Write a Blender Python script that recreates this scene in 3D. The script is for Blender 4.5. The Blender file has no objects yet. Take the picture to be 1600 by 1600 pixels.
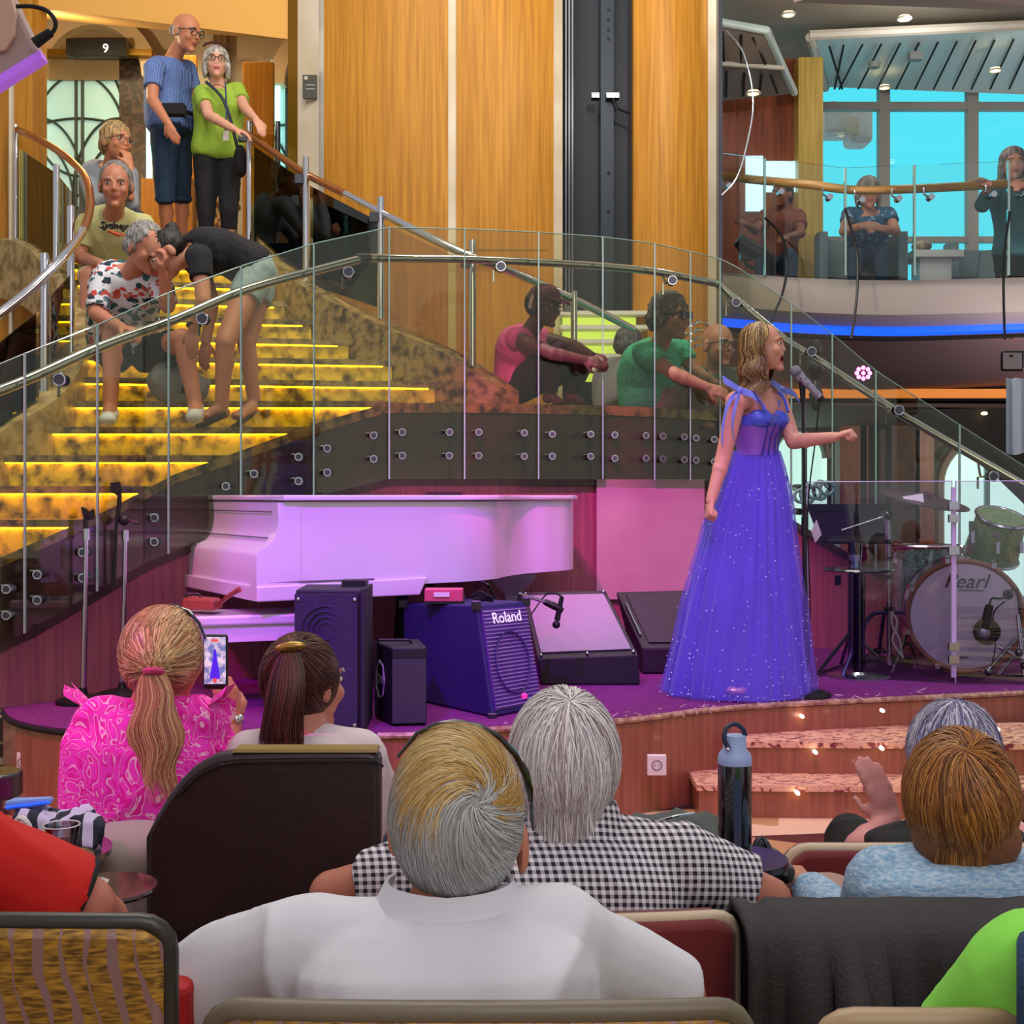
import bpy, bmesh, math, random
from mathutils import Vector, Matrix, Quaternion, noise
random.seed(7)
V=Vector; pi=math.pi
S=bpy.context.scene; COL=S.collection
CZ=1.36
def P(px,py,d): return V(((px-800)*d/2000, d, CZ-(py-775)*d/2000))
def X(px,d): return (px-800)*d/2000
def Z(py,d): return CZ-(py-775)*d/2000
def lin(h):
    h=h.lstrip('#'); r=[int(h[i:i+2],16)/255 for i in (0,2,4)]
    return tuple(c/12.92 if c<=.04045 else ((c+.055)/1.055)**2.4 for c in r)+(1,)
MATS={}
def mat(name,col,rough=.5,metal=0,col2=None,ns=8,stretch=(1,1,1),amt=1,bump=0,bs=40,bstretch=None,emit=0,sheen=0,coat=0,alpha=1,spec=.5,detail=4,ramp=(.35,.65),dist=0):
    if name in MATS: return MATS[name]
    m=bpy.data.materials.new(name); m.use_nodes=True; nt=m.node_tree; N=nt.nodes; L=nt.links
    b=N['Principled BSDF']; c=lin(col)
    b.inputs['Base Color'].default_value=c; b.inputs['Roughness'].default_value=rough; b.inputs['Metallic'].default_value=metal
    b.inputs['Specular IOR Level'].default_value=spec; b.inputs['Coat Weight'].default_value=coat; b.inputs['Coat Roughness'].default_value=.08
    if sheen: b.inputs['Sheen Weight'].default_value=sheen
    if alpha<1: b.inputs['Alpha'].default_value=alpha
    if emit: b.inputs['Emission Color'].default_value=c; b.inputs['Emission Strength'].default_value=emit
    def coords(st):
        t=N.new('ShaderNodeTexCoord'); mp=N.new('ShaderNodeMapping'); mp.inputs['Scale'].default_value=st
        L.new(t.outputs['Object'],mp.inputs['Vector']); return mp.outputs[0]
    if col2:
        n=N.new('ShaderNodeTexNoise'); n.inputs['Scale'].default_value=ns; n.inputs['Detail'].default_value=detail; n.inputs['Distortion'].default_value=dist
        L.new(coords(stretch),n.inputs['Vector'])
        r=N.new('ShaderNodeValToRGB'); r.color_ramp.elements[0].position=ramp[0]; r.color_ramp.elements[1].position=ramp[1]
        r.color_ramp.elements[0].color=c; c2=lin(col2); r.color_ramp.elements[1].color=tuple(c[i]*(1-amt)+c2[i]*amt for i in range(3))+(1,)
        L.new(n.outputs['Fac'],r.inputs[0]); L.new(r.outputs[0],b.inputs['Base Color'])
        if emit: L.new(r.outputs[0],b.inputs['Emission Color'])
    if bump:
        n=N.new('ShaderNodeTexNoise'); n.inputs['Scale'].default_value=bs; n.inputs['Detail'].default_value=3
        L.new(coords(bstretch or stretch),n.inputs['Vector'])
        bp=N.new('ShaderNodeBump'); bp.inputs['Strength'].default_value=bump; bp.inputs['Distance'].default_value=.01
        L.new(n.outputs['Fac'],bp.inputs['Height']); L.new(bp.outputs[0],b.inputs['Normal'])
    MATS[name]=m; return m
def nodes(m): return m.node_tree.nodes, m.node_tree.links, m.node_tree.nodes['Principled BSDF']
def mth(N,L,op,a,b=None,c=None):
    n=N.new('ShaderNodeMath'); n.operation=op
    for i,v in enumerate((a,b,c)):
        if v is None: continue
        if isinstance(v,(int,float)): n.inputs[i].default_value=v
        else: L.new(v,n.inputs[i])
    return n.outputs[0]
def mixc(N,L,f,a,b):
    n=N.new('ShaderNodeMix'); n.data_type='RGBA'
    L.new(f,n.inputs[0])
    for i,v in ((6,a),(7,b)):
        if isinstance(v,str): n.inputs[i].default_value=lin(v)
        else: L.new(v,n.inputs[i])
    return n.outputs[2]
def sepxyz(N,L,scale=1):
    t=N.new('ShaderNodeTexCoord'); s=N.new('ShaderNodeSeparateXYZ'); L.new(t.outputs['Object'],s.inputs[0]); return s.outputs,t.outputs['Object']
def glass(name,tint,refl=.08,rough=.0):
    if name in MATS: return MATS[name]
    m=bpy.data.materials.new(name); m.use_nodes=True; nt=m.node_tree; N=nt.nodes; L=nt.links
    N.remove(N['Principled BSDF'])
    t=N.new('ShaderNodeBsdfTransparent'); t.inputs[0].default_value=lin(tint)
    g=N.new('ShaderNodeBsdfGlossy'); g.inputs['Roughness'].default_value=rough; g.inputs[0].default_value=(.9,1,.95,1)
    f=N.new('ShaderNodeFresnel'); f.inputs[0].default_value=1.45
    k=mth(N,L,'MULTIPLY',f.outputs[0],refl/.04)
    mx=N.new('ShaderNodeMixShader'); L.new(k,mx.inputs[0]); L.new(t.outputs[0],mx.inputs[1]); L.new(g.outputs[0],mx.inputs[2])
    L.new(mx.outputs[0],N['Material Output'].inputs[0]); MATS[name]=m; return m
# ---------- objects
def frame(d,up=V((0,0,1))):
    d=V(d).normalized(); 
    if abs(d.dot(up))>.98: up=V((0,1,0)) if abs(d.y)<.9 else V((1,0,0))
    x=up.cross(d).normalized(); y=d.cross(x).normalized(); return x,y,d
class MB:
    def __init__(s): s.b=bmesh.new()
    def poly(s,vs,fs):
        v=[s.b.verts.new(p) for p in vs]
        for f in fs:
            try: s.b.faces.new([v[i] for i in f])
            except ValueError: pass
        return s
    def box(s,c,h,rz=0,M=None):
        c=V(c); R=M or Matrix.Rotation(rz,3,'Z')
        vs=[c+R@V((a*h[0],b*h[1],e*h[2])) for a in(-1,1) for b in(-1,1) for e in(-1,1)]
        return s.poly(vs,[(0,1,3,2),(4,6,7,5),(0,4,5,1),(2,3,7,6),(0,2,6,4),(1,5,7,3)])
    def hexa(s,bot,top): # quads
        n=len(bot); vs=[V(p) for p in bot]+[V(p) for p in top]
        return s.poly(vs,[tuple(range(n))[::-1],tuple(range(n,2*n))]+[(i,(i+1)%n,n+(i+1)%n,n+i) for i in range(n)])
    def loft(s,rings,cap=True,close=True):
        n=len(rings[0]); vs=[p for r in rings for p in r]; fs=[]
        for k in range(len(rings)-1):
            for i in range(n if close else n-1):
                j=(i+1)%n; fs.append((k*n+i,k*n+j,(k+1)*n+j,(k+1)*n+i))
        if cap: fs+= [tuple(range(n))[::-1],tuple(range((len(rings)-1)*n,len(rings)*n))]
        return s.poly(vs,fs)
    def cone(s,a,b,ra,rb=None,n=16,sx=1):
        a=V(a);b=V(b); rb=ra if rb is None else rb; x,y,d=frame(b-a)
        return s.loft([[p+(x*sx*math.cos(2*pi*i/n)+y*math.sin(2*pi*i/n))*r for i in range(n)] for p,r in((a,ra),(b,rb))])
    def tube(s,pts,r,n=10,cap=True):
        pts=[V(p) for p in pts]; rr=r if isinstance(r,(list,tuple)) else [r]*len(pts); rings=[]; pu=None
        for i,p in enumerate(pts):
            d=(pts[min(i+1,len(pts)-1)]-pts[max(i-1,0)]).normalized()
            if pu is None: x,y,_=frame(d)
            else:
                x=(pu-d*pu.dot(d)).normalized(); y=d.cross(x)
            pu=x; rings.append([p+(x*math.cos(2*pi*k/n)+y*math.sin(2*pi*k/n))*rr[i] for k in range(n)])
        return s.loft(rings,cap)
    def ell(s,c,r,R=None,n=14,m=9):
        c=V(c); R=R or Matrix.Identity(3)
        if not hasattr(r,'__len__'): r=(r,r,r)
        f=lambda a,t: c+R@V((r[0]*math.cos(a)*math.sin(t),r[1]*math.sin(a)*math.sin(t),r[2]*math.cos(t)))
        rings=[[f(2*pi*i/n,pi*k/m) for i in range(n)] for k in range(1,m)]
        k0=len(s.b.verts); s.loft(rings,False)
        s.b.verts.ensure_lookup_table(); vs=list(s.b.verts)[k0:]
        t=s.b.verts.new(f(0,0)); b=s.b.verts.new(f(0,pi))
        for i in range(n):
            j=(i+1)%n; s.b.faces.new((t,vs[i],vs[j])); s.b.faces.new((b,vs[(m-2)*n+j],vs[(m-2)*n+i]))
        return s
    def cap(s,a,b,ra,rb=None,n=14): # capsule
        rb=ra if rb is None else rb; s.cone(a,b,ra,rb,n); s.ell(a,ra,n=n,m=8); s.ell(b,rb,n=n,m=8); return s
    def lathe(s,prof,o=(0,0,0),ax=(0,0,1),n=24,cap=True):
        x,y,d=frame(ax); o=V(o)
        return s.loft([[o+d*z+(x*math.cos(2*pi*i/n)+y*math.sin(2*pi*i/n))*r for i in range(n)] for r,z in prof],cap)
    def prism(s,pts,off): # polygon (3d pts) extruded by vector
        return s.hexa(pts,[V(p)+V(off) for p in pts])
    def torus(s,c,ax,R,r,n=32,m=8):
        x,y,d=frame(ax); c=V(c); vs=[];fs=[]
        for i in range(n):
            a=2*pi*i/n; e=x*math.cos(a)+y*math.sin(a)
            for k in range(m):
                b=2*pi*k/m; vs.append(c+e*(R+r*math.cos(b))+d*r*math.sin(b))
        for i in range(n):
            for k in range(m): fs.append((i*m+k,((i+1)%n)*m+k,((i+1)%n)*m+(k+1)%m,i*m+(k+1)%m))
        return s.poly(vs,fs)
def tag(o,label=None,cat=None,group=None,kind=None):
    if label: o['label']=label
    if cat: o['category']=cat
    if group: o['group']=group
    if kind: o['kind']=kind
    return o
def attach(o,parent):
    if parent:
        o.parent=parent; o.matrix_parent_inverse=pm(parent).inverted()
def pm(o):
    m=Matrix.LocRotScale(o.location,o.rotation_euler,o.scale)
    return pm(o.parent)@o.matrix_parent_inverse@m if o.parent else m
def link(name,me,mats,parent=None,smooth=False,bevel=0,auto=True):
    o=bpy.data.objects.new(name,me); COL.objects.link(o)
    for m in (mats if isinstance(mats,(list,tuple)) else [mats]): me.materials.append(m)
    if smooth:
        me.shade_smooth()
        if auto=='sharp': me.set_sharp_from_angle(angle=math.radians(40))
    if bevel:
        b=o.modifiers.new('b','BEVEL'); b.width=bevel; b.segments=2; b.limit_method='ANGLE'; b.angle_limit=.6
    attach(o,parent); return o
def ob(name,mb,mats,parent=None,smooth=False,bevel=0,center=False):
    bmesh.ops.recalc_face_normals(mb.b,faces=mb.b.faces)
    me=bpy.data.meshes.new(name); mb.b.to_mesh(me); mb.b.free()
    o=link(name,me,mats,None,smooth=bool(smooth),bevel=bevel,auto='sharp' if smooth!='full' else True)
    if parent is None and not center:
        # origin at base centre
        xs=[v.co for v in me.vertices]
        c=V((sum(v.x for v in xs)/len(xs),sum(v.y for v in xs)/len(xs),min(v.z for v in xs)))
        if len(xs): me.transform(Matrix.Translation(-c)); o.location=c
    attach(o,parent); return o
def thing(name,label,cat,loc,group=None):
    o=bpy.data.objects.new(name,None); COL.objects.link(o); o.location=V(loc); o.empty_display_size=.1
    return tag(o,label,cat,group)
def struct(name,mb,m,smooth=False,bevel=0):
    o=ob(name,mb,m,None,smooth,bevel,center=True); o['kind']='structure'; return o
def copy_tree(o,off,label=None,parent=None):
    c=o.copy(); COL.objects.link(c)
    if parent: c.parent=parent
    else:
        c.location=o.location+V(off)
        if label: c['label']=label
    for ch in o.children: copy_tree(ch,off,None,c)
    return c
def text(name,s,loc,right,up,size,m,parent,ext=.001,shear=0,align='CENTER'):
    cu=bpy.data.curves.new(name,'FONT'); cu.body=s; cu.size=size; cu.extrude=ext; cu.align_x=align; cu.align_y='CENTER'; cu.shear=shear; cu.resolution_u=3
    t=bpy.data.objects.new(name+'_t',cu); COL.objects.link(t)
    bpy.context.view_layer.update(); me=bpy.data.meshes.new_from_object(t)
    bpy.data.objects.remove(t); r=V(right).normalized(); u=V(up); u=(u-r*u.dot(r)).normalized(); n=r.cross(u)
    M=Matrix((r,u,n)).transposed().to_4x4(); M.translation=V(loc); me.transform(M)
    me.name=name
    return link(name,me,m,parent)
def remesh(mb,vox,it=4,fac=.5):
    bmesh.ops.recalc_face_normals(mb.b,faces=mb.b.faces)
    me=bpy.data.meshes.new('tmp'); mb.b.to_mesh(me); mb.b.free()
    o=bpy.data.objects.new('tmp',me); COL.objects.link(o)
    r=o.modifiers.new('r','REMESH'); r.mode='VOXEL'; r.voxel_size=vox
    if it: s=o.modifiers.new('s','SMOOTH'); s.factor=fac; s.iterations=it
    dg=bpy.context.evaluated_depsgraph_get(); dg.update()
    out=bpy.data.meshes.new_from_object(o.evaluated_get(dg)); bpy.data.objects.remove(o); bpy.data.meshes.remove(me)
    out.materials.clear(); return out
def soft(name,mb,vox,m,parent,it=4,disp=0,ds=6,st=(1,1,1),seed=0,regions=None):
    me=remesh(mb,vox,it); me.name=name
    if disp:
        nn=[v.normal.copy() for v in me.vertices]
        for v,n in zip(me.vertices,nn):
            q=V((v.co.x*st[0],v.co.y*st[1],v.co.z*st[2]))*ds+V((seed,seed*2,0))
            a=max(0,1-abs(noise.noise(q))*3.4)**2
            v.co+=n*disp*(a*.75+noise.noise(q*2.1)*.45-.15)
    o=link(name,me,m,parent,smooth=True)
    if regions:
        for pl in me.polygons:
            c=pl.center
            for k,(cc,rr,R) in enumerate(regions):
                q=R@(c-cc)
                if (q.x/rr[0])**2+(q.y/rr[1])**2+(q.z/rr[2])**2<1: pl.material_index=k+1
    return o
def spline(pts,n):
    pts=[V(p) for p in pts]; out=[]
    for i in range(len(pts)-1):
        p0=pts[max(i-1,0)];p1=pts[i];p2=pts[i+1];p3=pts[min(i+2,len(pts)-1)]
        for k in range(n):
            t=k/n; out.append(.5*((2*p1)+(p2-p0)*t+(2*p0-5*p1+4*p2-p3)*t*t+(3*p1-p0-3*p2+p3)*t**3))
    out.append(pts[-1]); return out
def lerp1(tab,x):
    if x<=tab[0][0]: 
        a,b=tab[0],tab[1]
    elif x>=tab[-1][0]: a,b=tab[-2],tab[-1]
    else:
        for a,b in zip(tab,tab[1:]):
            if a[0]<=x<=b[0]: break
    t=(x-a[0])/(b[0]-a[0]); return a[1]+(b[1]-a[1])*t
# ---------- camera, world
cam=bpy.data.cameras.new('camera'); co=bpy.data.objects.new('camera',cam); COL.objects.link(co); S.camera=co
co.location=(0,0,CZ); co.rotation_euler=(pi/2,0,0); cam.sensor_width=36; cam.lens=36*2000/1600; cam.shift_y=-25/1600; cam.clip_start=.05
w=bpy.data.worlds.new('World'); S.world=w; w.use_nodes=True; nt=w.node_tree; N=nt.nodes; L=nt.links; bg=N['Background']
tc=N.new('ShaderNodeTexCoord'); sx=N.new('ShaderNodeSeparateXYZ'); L.new(tc.outputs['Generated'],sx.inputs[0])
cr=N.new('ShaderNodeValToRGB'); e=cr.color_ramp.elements; e[0].position=.84; e[1].position=.93
e[0].color=(.45,.43,.46,1); e[1].color=(.10,.86,1.05,1)
L.new(mth(N,L,'MULTIPLY_ADD',sx.outputs[1],.5,.5),cr.inputs[0])
sky=mixc(N,L,mth(N,L,'MULTIPLY_ADD',sx.outputs[2],-5.0,1.05),cr.outputs[0],cr.outputs[0]); L.new(cr.outputs[0],bg.inputs[0]); bg.inputs[1].default_value=1.0
vs=S.view_settings; vs.view_transform='Standard'; vs.look='None'; vs.exposure=0.0; vs.gamma=1; vs.use_curve_mapping=False
# ---------- materials
wood=mat('honey_wood','#c4892b',.5,col2='#a06a1a',ns=3,stretch=(14,14,.5),detail=8,ramp=(.3,.7),spec=.3)
woodr=mat('red_brown_wood','#9c4a1e',.4,col2='#6e3012',ns=3,stretch=(12,12,.5),detail=8,ramp=(.3,.7))
woodp=mat('stage_wood','#a8684c',.38,col2='#87503c',ns=3,stretch=(14,14,.6),detail=8,ramp=(.3,.7),coat=.25)
woodd=mat('dark_brown_panel','#4a332d',.3,col2='#3b2724',ns=2,stretch=(6,6,.5),coat=.3)
marble=mat('brown_marble','#a48a52',.4,col2='#3c2f16',ns=16,detail=9,ramp=(.42,.66))
riserm=mat('mottled_onyx','#dfb820',.35,col2='#4e3a0a',ns=12,detail=10,ramp=(.40,.66),emit=.28)
cream=mat('cream_marble','#d8cdb8',.4,col2='#b8a888',ns=2.5,detail=6,amt=.7)
white=mat('white_paint','#dcdcd8',.5)
beige=mat('beige_ceiling','#b5a48c',.7)
warmc=mat('amber_ceiling','#d9a24a',.7)
chrome=mat('brushed_chrome','#cfd3d8',.18,1)
steel=mat('dark_steel','#5a5c62',.3,1)
black=mat('black_plastic','#0b0b0d',.45)
blackm=mat('matt_black','#08080a',.8)
navy=mat('navy_shaft','#0b1428',.6)
gold=mat('gold_edge','#8a6414',.35,.6)
copper=mat('copper_rail','#b57a48',.22,.9)
bal=glass('balustrade_glass','#f5f5e6',.04)
yg=glass('amber_glass','#efe4bc',.05)
clear=glass('clear_glass','#fafdfc',.04)
edge=mat('green_glass_edge','#9fc4b4',.2,emit=0,coat=.4)
carpet=mat('magenta_carpet','#7c1676',.95,col2='#5e0e5a',ns=60,bump=.5,bs=200)
# floor carpet with angular cream shards
floorm=mat('patterned_carpet','#4a1f16',.9)
N,L,b=nodes(floorm); t=N.new('ShaderNodeTexCoord'); mp=N.new('ShaderNodeMapping'); mp.inputs['Scale'].default_value=(1.1,3.2,1); L.new(t.outputs['Object'],mp.inputs[0])
vo=N.new('ShaderNodeTexVoronoi'); vo.inputs['Scale'].default_value=1.3; L.new(mp.outputs[0],vo.inputs['Vector'])
cr=N.new('ShaderNodeValToRGB'); cr.color_ramp.interpolation='CONSTANT'; E_=cr.color_ramp.elements; E_[0].color=lin('#5a1f12'); E_[1].position=.62; E_[1].color=lin('#3c1410'); 
for p_,c_ in ((.28,'#e0bf96'),(.5,'#b88d5a')): q=E_.new(p_); q.color=lin(c_)
L.new(vo.outputs['Color'],cr.inputs[0]); L.new(cr.outputs[0],b.inputs['Base Color'])
# ---------- shell
struct('floor',MB().box((0,6,-.05),(9,9.5,.05)),floorm)
ZST=CZ-.94
def dy(y,z=ZST): return (CZ-z)*2000/(y-775)
front=[(5,1108),(20,1122),(60,1133),(130,1140),(300,1143),(590,1144),(700,1140),(800,1132),(880,1128),(1000,1118),(1100,1105),(1200,1097),(1300,1092),(1450,1085),(1600,1078),(1800,1068)]
fp=[P(px,y,dy(y)) for px,y in front]; fp=[V((p.x,p.y,ZST)) for p in fp]
fp=spline(fp,5)
st=thing('stage','raised curved show stage with wood veneer face and purple carpet top','stage',(0,6.2,0))
back=[V((4.6,9.5,ZST)),V((-3.2,9.5,ZST)),V((X(5,5.9),6.2,ZST))]
top=fp+back
m=MB(); m.hexa([p+V((0,0,-.03)) for p in top],top); ob('carpet_top',m,carpet,st)
m=MB(); 
for a,b_ in zip(fp,fp[1:]):
    n=(b_-a).cross(V((0,0,1))).normalized()*-1; n=V((0,.04,0))
    m.hexa([V((a.x,a.y,0)),V((b_.x,b_.y,0)),V((b_.x,b_.y,0))+n,V((a.x,a.y,0))+n],[a-V((0,0,.03)),b_-V((0,0,.03)),b_+n-V((0,0,.03)),a+n-V((0,0,.03))])
a=fp[0]; m.hexa([V((a.x,a.y,0)),V((a.x+.04,a.y,0)),V((a.x+.04,6.3,0)),V((a.x,6.3,0))],[a-V((0,0,.03)),a+V((.04,0,-.03)),V((a.x+.04,6.3,ZST-.03)),V((a.x,6.3,ZST-.03))])
ob('front_face',m,woodp,st,smooth=1)
trimm=mat('pale_edge_trim','#c7a58c',.5,col2='#8a6050',ns=30)
fr=[p for p in fp if p.x>X(560,5.1)]
ob('edge_trim',MB().tube([p+V((0,-.012,-.012)) for p in fr],.013,6),trimm,st)
fl=[p for p in fp if p.x<X(310,5.1)]
ob('edge_trim',MB().tube([p+V((0,-.01,-.014)) for p in fl],.012,6),blackm,st)
# ragged threads at the carpet edge
m=MB()
for i in range(70):
    p=random.choice(fr[6:]); q=p+V((random.uniform(-.2,.2),-.02+random.uniform(-.01,.01),.004)); l=random.uniform(.006,.03)
    m.tube([q,q+V((random.uniform(-l,l),-.004,random.uniform(-.2,.6)*l)),q+V((random.uniform(-l,l),-.01,random.uniform(-.5,1)*l))],.0013,3)
o=ob('loose_thread',m,mat('thread','#e6cfd0',.9),st); o['kind']='stuff'
# stage steps
stepcap=mat('stone_tread','#e8b590',.6,col2='#7a2a35',ns=22,stretch=(1,2.5,1),detail=6,ramp=(.5,.6),dist=1.2)
for z,xl,d0,d1 in ((.28,1165,5.64,6.1),(.14,1092,5.42,6.1)):
    m=MB(); x0=X(xl,d0); m.hexa([V((x0,d0,0)),V((3.4,d0-.1,0)),V((3.4,d1,0)),V((x0,d1,0))],[V((x0,d0,z-.025)),V((3.4,d0-.1,z-.025)),V((3.4,d1,z-.025)),V((x0,d1,z-.025))])
    s_=ob('step',m,woodp,st)
    m=MB(); m.hexa([V((x0-.01,d0-.015,z-.025)),V((3.4,d0-.115,z-.025)),V((3.4,d1,z-.025)),V((x0-.01,d1,z-.025))],[V((x0-.01,d0-.015,z)),V((3.4,d0-.115,z)),V((3.4,d1,z)),V((x0-.01,d1,z))])
    ob('tread',m,stepcap,s_)
spot=mat('step_light','#ffe9c8',.3,emit=9)
for px,py in ((1254,1120),(1380,1111),(1275,1176),(1379,1170),(1247,1240),(1381,1232),(1584,1207),(1560,1140)):
    d=5.9 if py<1130 else 5.63 if py<1190 else 5.41; d-=(px-1100)/500*.1; d-=.02
    if px==1584:d=5.28
    if px==1560:d=5.44
    p=P(px,py,d); ob('step_light',MB().cone(p,p+V((0,.03,0)),.008,n=10),spot,st)
# sockets
sock=mat('socket_plastic','#e9e4e0',.35)
for px,py,d,lb in ((1026,1195,5.38,'white wall socket on the curved stage face left of the steps'),(37,1191,5.36,'white wall socket on the stage face at the far left')):
    p=P(px,py,d); t=thing('wall_socket',lb,'socket',p)
    ob('plate',MB().box(p,(.04,.012,.043) if px>500 else (.026,.012,.043)),sock,t,bevel=.004)
    m=MB().torus(p+V((0,-.012,0)),(0,1,0),.02,.003); m.cone(p+V((-.008,-.014,0)),p+V((-.008,0,0)),.003,n=8); m.cone(p+V((.008,-.014,0)),p+V((.008,0,0)),.003,n=8)
    ob('outlet',m,mat('socket_shadow','#8a8486',.5),t)
# ---------- staircase front path tables
D=[(-250,5.3),(0,5.65),(150,6.0),(245,6.28),(385,6.56),(490,6.84),(600,7.15),(725,7.5),(840,7.75),(940,7.95),(1020,8.05),(1120,8.2),(1225,8.0),(1300,7.85),(1400,7.6),(1500,7.45),(1700,7.2)]
YT=[(-250,960),(0,875),(169,800),(273,744),(380,706),(495,664),(600,634),(610,632),(725,632),(840,634),(940,636),(1020,639),(1125,645)]
YB=[(-250,1120),(50,985),(234,878),(450,785),(610,747),(940,747),(1125,750),(1225,805),(1300,850),(1395,905),(1500,955),(1700,1050)]
YG=[(-250,640),(0,578),(52,556),(163,512),(272,462),(383,421),(495,386),(610,361),(727,363),(841,368),(940,375),(1020,385),(1120,408),(1144,419),(1231,478),(1294,525),(1361,582),(1490,665),(1700,800)]
YR=[(-250,700),(0,610),(52,589),(162,540),(272,500),(383,453),(497,422),(570,403),(727,405),(840,410),(940,416),(1020,424),(1119,443),(1228,532),(1290,570),(1412,650),(1502,702),(1700,815)]
dd=lambda px: lerp1(D,px)
yy=lambda T: (lambda px: lerp1(T,px))
def band(mb,x0,x1,yt,yb,off=0,th=.03,step=25):
    n=max(1,int((x1-x0)/step)); xs=[x0+(x1-x0)*i/n for i in range(n+1)]
    rings=[]
    for px in xs:
        d=dd(px)
        def q(y,o):
            p=P(px,y,d) ; return p+V((0,o+off,0))
        rings.append([q(yt(px),0),q(yb(px),0),q(yb(px),th),q(yt(px),th)])
    return mb.loft(rings)
sc=thing('staircase','grand marble staircase with yellow lit risers climbing from the left to the upper landing','staircase',(-1.5,8,ZST))
m=MB(); band(m,-250,1128,yy(YT),yy(YB),.0,.08); ob('dark_side_panel',m,woodd,sc,smooth=1)
m=MB(); band(m,-250,1128,lambda p:lerp1(YT,p)-2,lambda p:lerp1(YT,p)+13,-.03,.3); ob('marble_coping',m,marble,sc,smooth=1)
m=MB(); band(m,-250,1700,yy(YB),lambda p:775+.94*2000/dd(p),.03,.1); ob('wood_side_wall',m,mat('veneer_wall','#a8606a',.4,col2='#86465a',ns=3,stretch=(16,16,.5),detail=8,ramp=(.3,.7),coat=.25),sc,smooth=1)
m=MB(); band(m,-250,1700,lambda p:lerp1(YB,p)-1,lambda p:lerp1(YB,p)+12,.0,.05); ob('shadow_gap_trim',m,woodd,sc,smooth=1)
m=MB(); band(m,932,1100,lambda p:749,lambda p:936,-.02,.02); ob('pale_wall_panel',m,mat('pale_panel','#c9a4a8',.25,col2='#b98f98',ns=2,coat=.5),sc,smooth=1)
# steps
rise=.16; run=.28
kd=lambda k:6.0+run*k
kz=lambda k:1.249+rise*k
PL=[-120,-50,0,30+45,112,128,133,130,122,110,90,62,20]
PR={5:(700,7.75),6:(628,8.0),7:(560,8.28),8:(500,8.5),9:(455,8.75),10:(430,9.0),11:(412,9.2),12:(398,9.4)}
led=mat('amber_strip_light','#ffc814',.4,emit=9)
for k in range(-3,13):
    d0=kd(k); z=kz(k); pl=PL[k] if k>=0 else -200-30*(-k); 
    A=V((X(pl,d0)-.05,d0,z))
    if k<4:
        # intersection with front path
        px=-240
        while dd(px)<d0 : px+=5
        pb=px
        while dd(pb)<d0+run+.05 and pb<1100: pb+=5
        B=V((X(px,d0)-.05,d0,z)); Bk=V((X(pb,d0+run+.05)-.04,d0+run+.05,z))
    elif k==4: B=V((X(600,7.15),d0,z))
    else: B=V((X(PR[k][0],PR[k][1]),PR[k][1],z))
    if k!=4:
        C=V((B.x,B.y+run+.08,z)) if k>4 else Bk
        if k==12: C=V((X(470,9.9),12.6,z))
        Dp=V((A.x-.02,d0+run+.08,z)) if k<12 else V((-6.5,12.6,z))
        if k==12: 
            quad=[V((-4.6,d0,z)),B,V((X(500,9.6),9.6,z)),V((X(500,9.6),12.6,z)),V((-6.5,12.6,z)),V((-6.5,d0,z))]
        else: quad=[A,B,C,Dp]
    else:
        fpth=[P(px,0,dd(px)) for px in range(600,1126,25)]
        quad=[A,V((X(600,7.15),7.12,z))]+[V((p.x,p.y+.02,z)) for p in fpth]+[V((X(1120,8.2)+.6,9.6,z)),V((A.x,9.6,z))]
    m=MB(); m.hexa([q-V((0,0,.036)) for q in quad],quad); s_=ob('step',m,marble,sc)
    # riser and light strip
    if k>4 or k<5:
        a=A+V((0,.03,-.036)); b_=B+V((0,.03,-.036)); 
        if k==12: b_=V((X(398,9.4),9.43,z-.036))
        dn=V((0,0,-(rise-.036)))
        m=MB(); m.hexa([a+dn,b_+dn,b_+dn+V((0,.05,0)),a+dn+V((0,.05,0))],[a,b_,b_+V((0,.05,0)),a+V((0,.05,0))]); ob('riser',m,riserm,s_)
        a2=a+V((.03,-.022,-.001)); b2=b_+V((-.12 if k>4 else -.02,-.022,-.001))
        m=MB(); m.hexa([a2+V((0,0,-.006)),b2+V((0,0,-.006)),b2+V((0,.01,-.006)),a2+V((0,.022,-.006))],[a2,b2,b2+V((0,.022,0)),a2+V((0,.022,0))]); ob('light_strip',m,led,s_)
# side stringers
lp=[V((X(PL[k],kd(k)),kd(k),kz(k))) for k in range(0,13)]; lp=[lp[0]+(lp[0]-lp[1])*2]+lp; lp[-1].z-=.05
lps=spline(lp,4)
m=MB(); m.loft([[p+V((-.12,0,.13)),p+V((.02,0,.13)),p+V((.02,0,-.3)),p+V((-.12,0,-.3))] for p in lps]); ob('left_stringer',m,mat('pale_marble','#b59c66',.4,col2='#6b5426',ns=14,detail=9,ramp=(.4,.7)),sc,smooth=1)
rp=[V((X(PR[k][0],PR[k][1]),PR[k][1],kz(k))) for k in range(5,13)]
r4=V((X(785,7.72),7.72,kz(4)-.06)); rp=[r4]+rp; rps=spline(rp,4)
m=MB(); m.loft([[p+V((-.02,-.02,.17)),p+V((.1,.06,.17)),V((p.x+.1,p.y+.06,max(p.z-.3,kz(4)-.03))),V((p.x-.02,p.y-.02,max(p.z-.3,kz(4)-.03)))] for p in rps]); ob('right_stringer',m,marble,sc,smooth=1)
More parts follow.
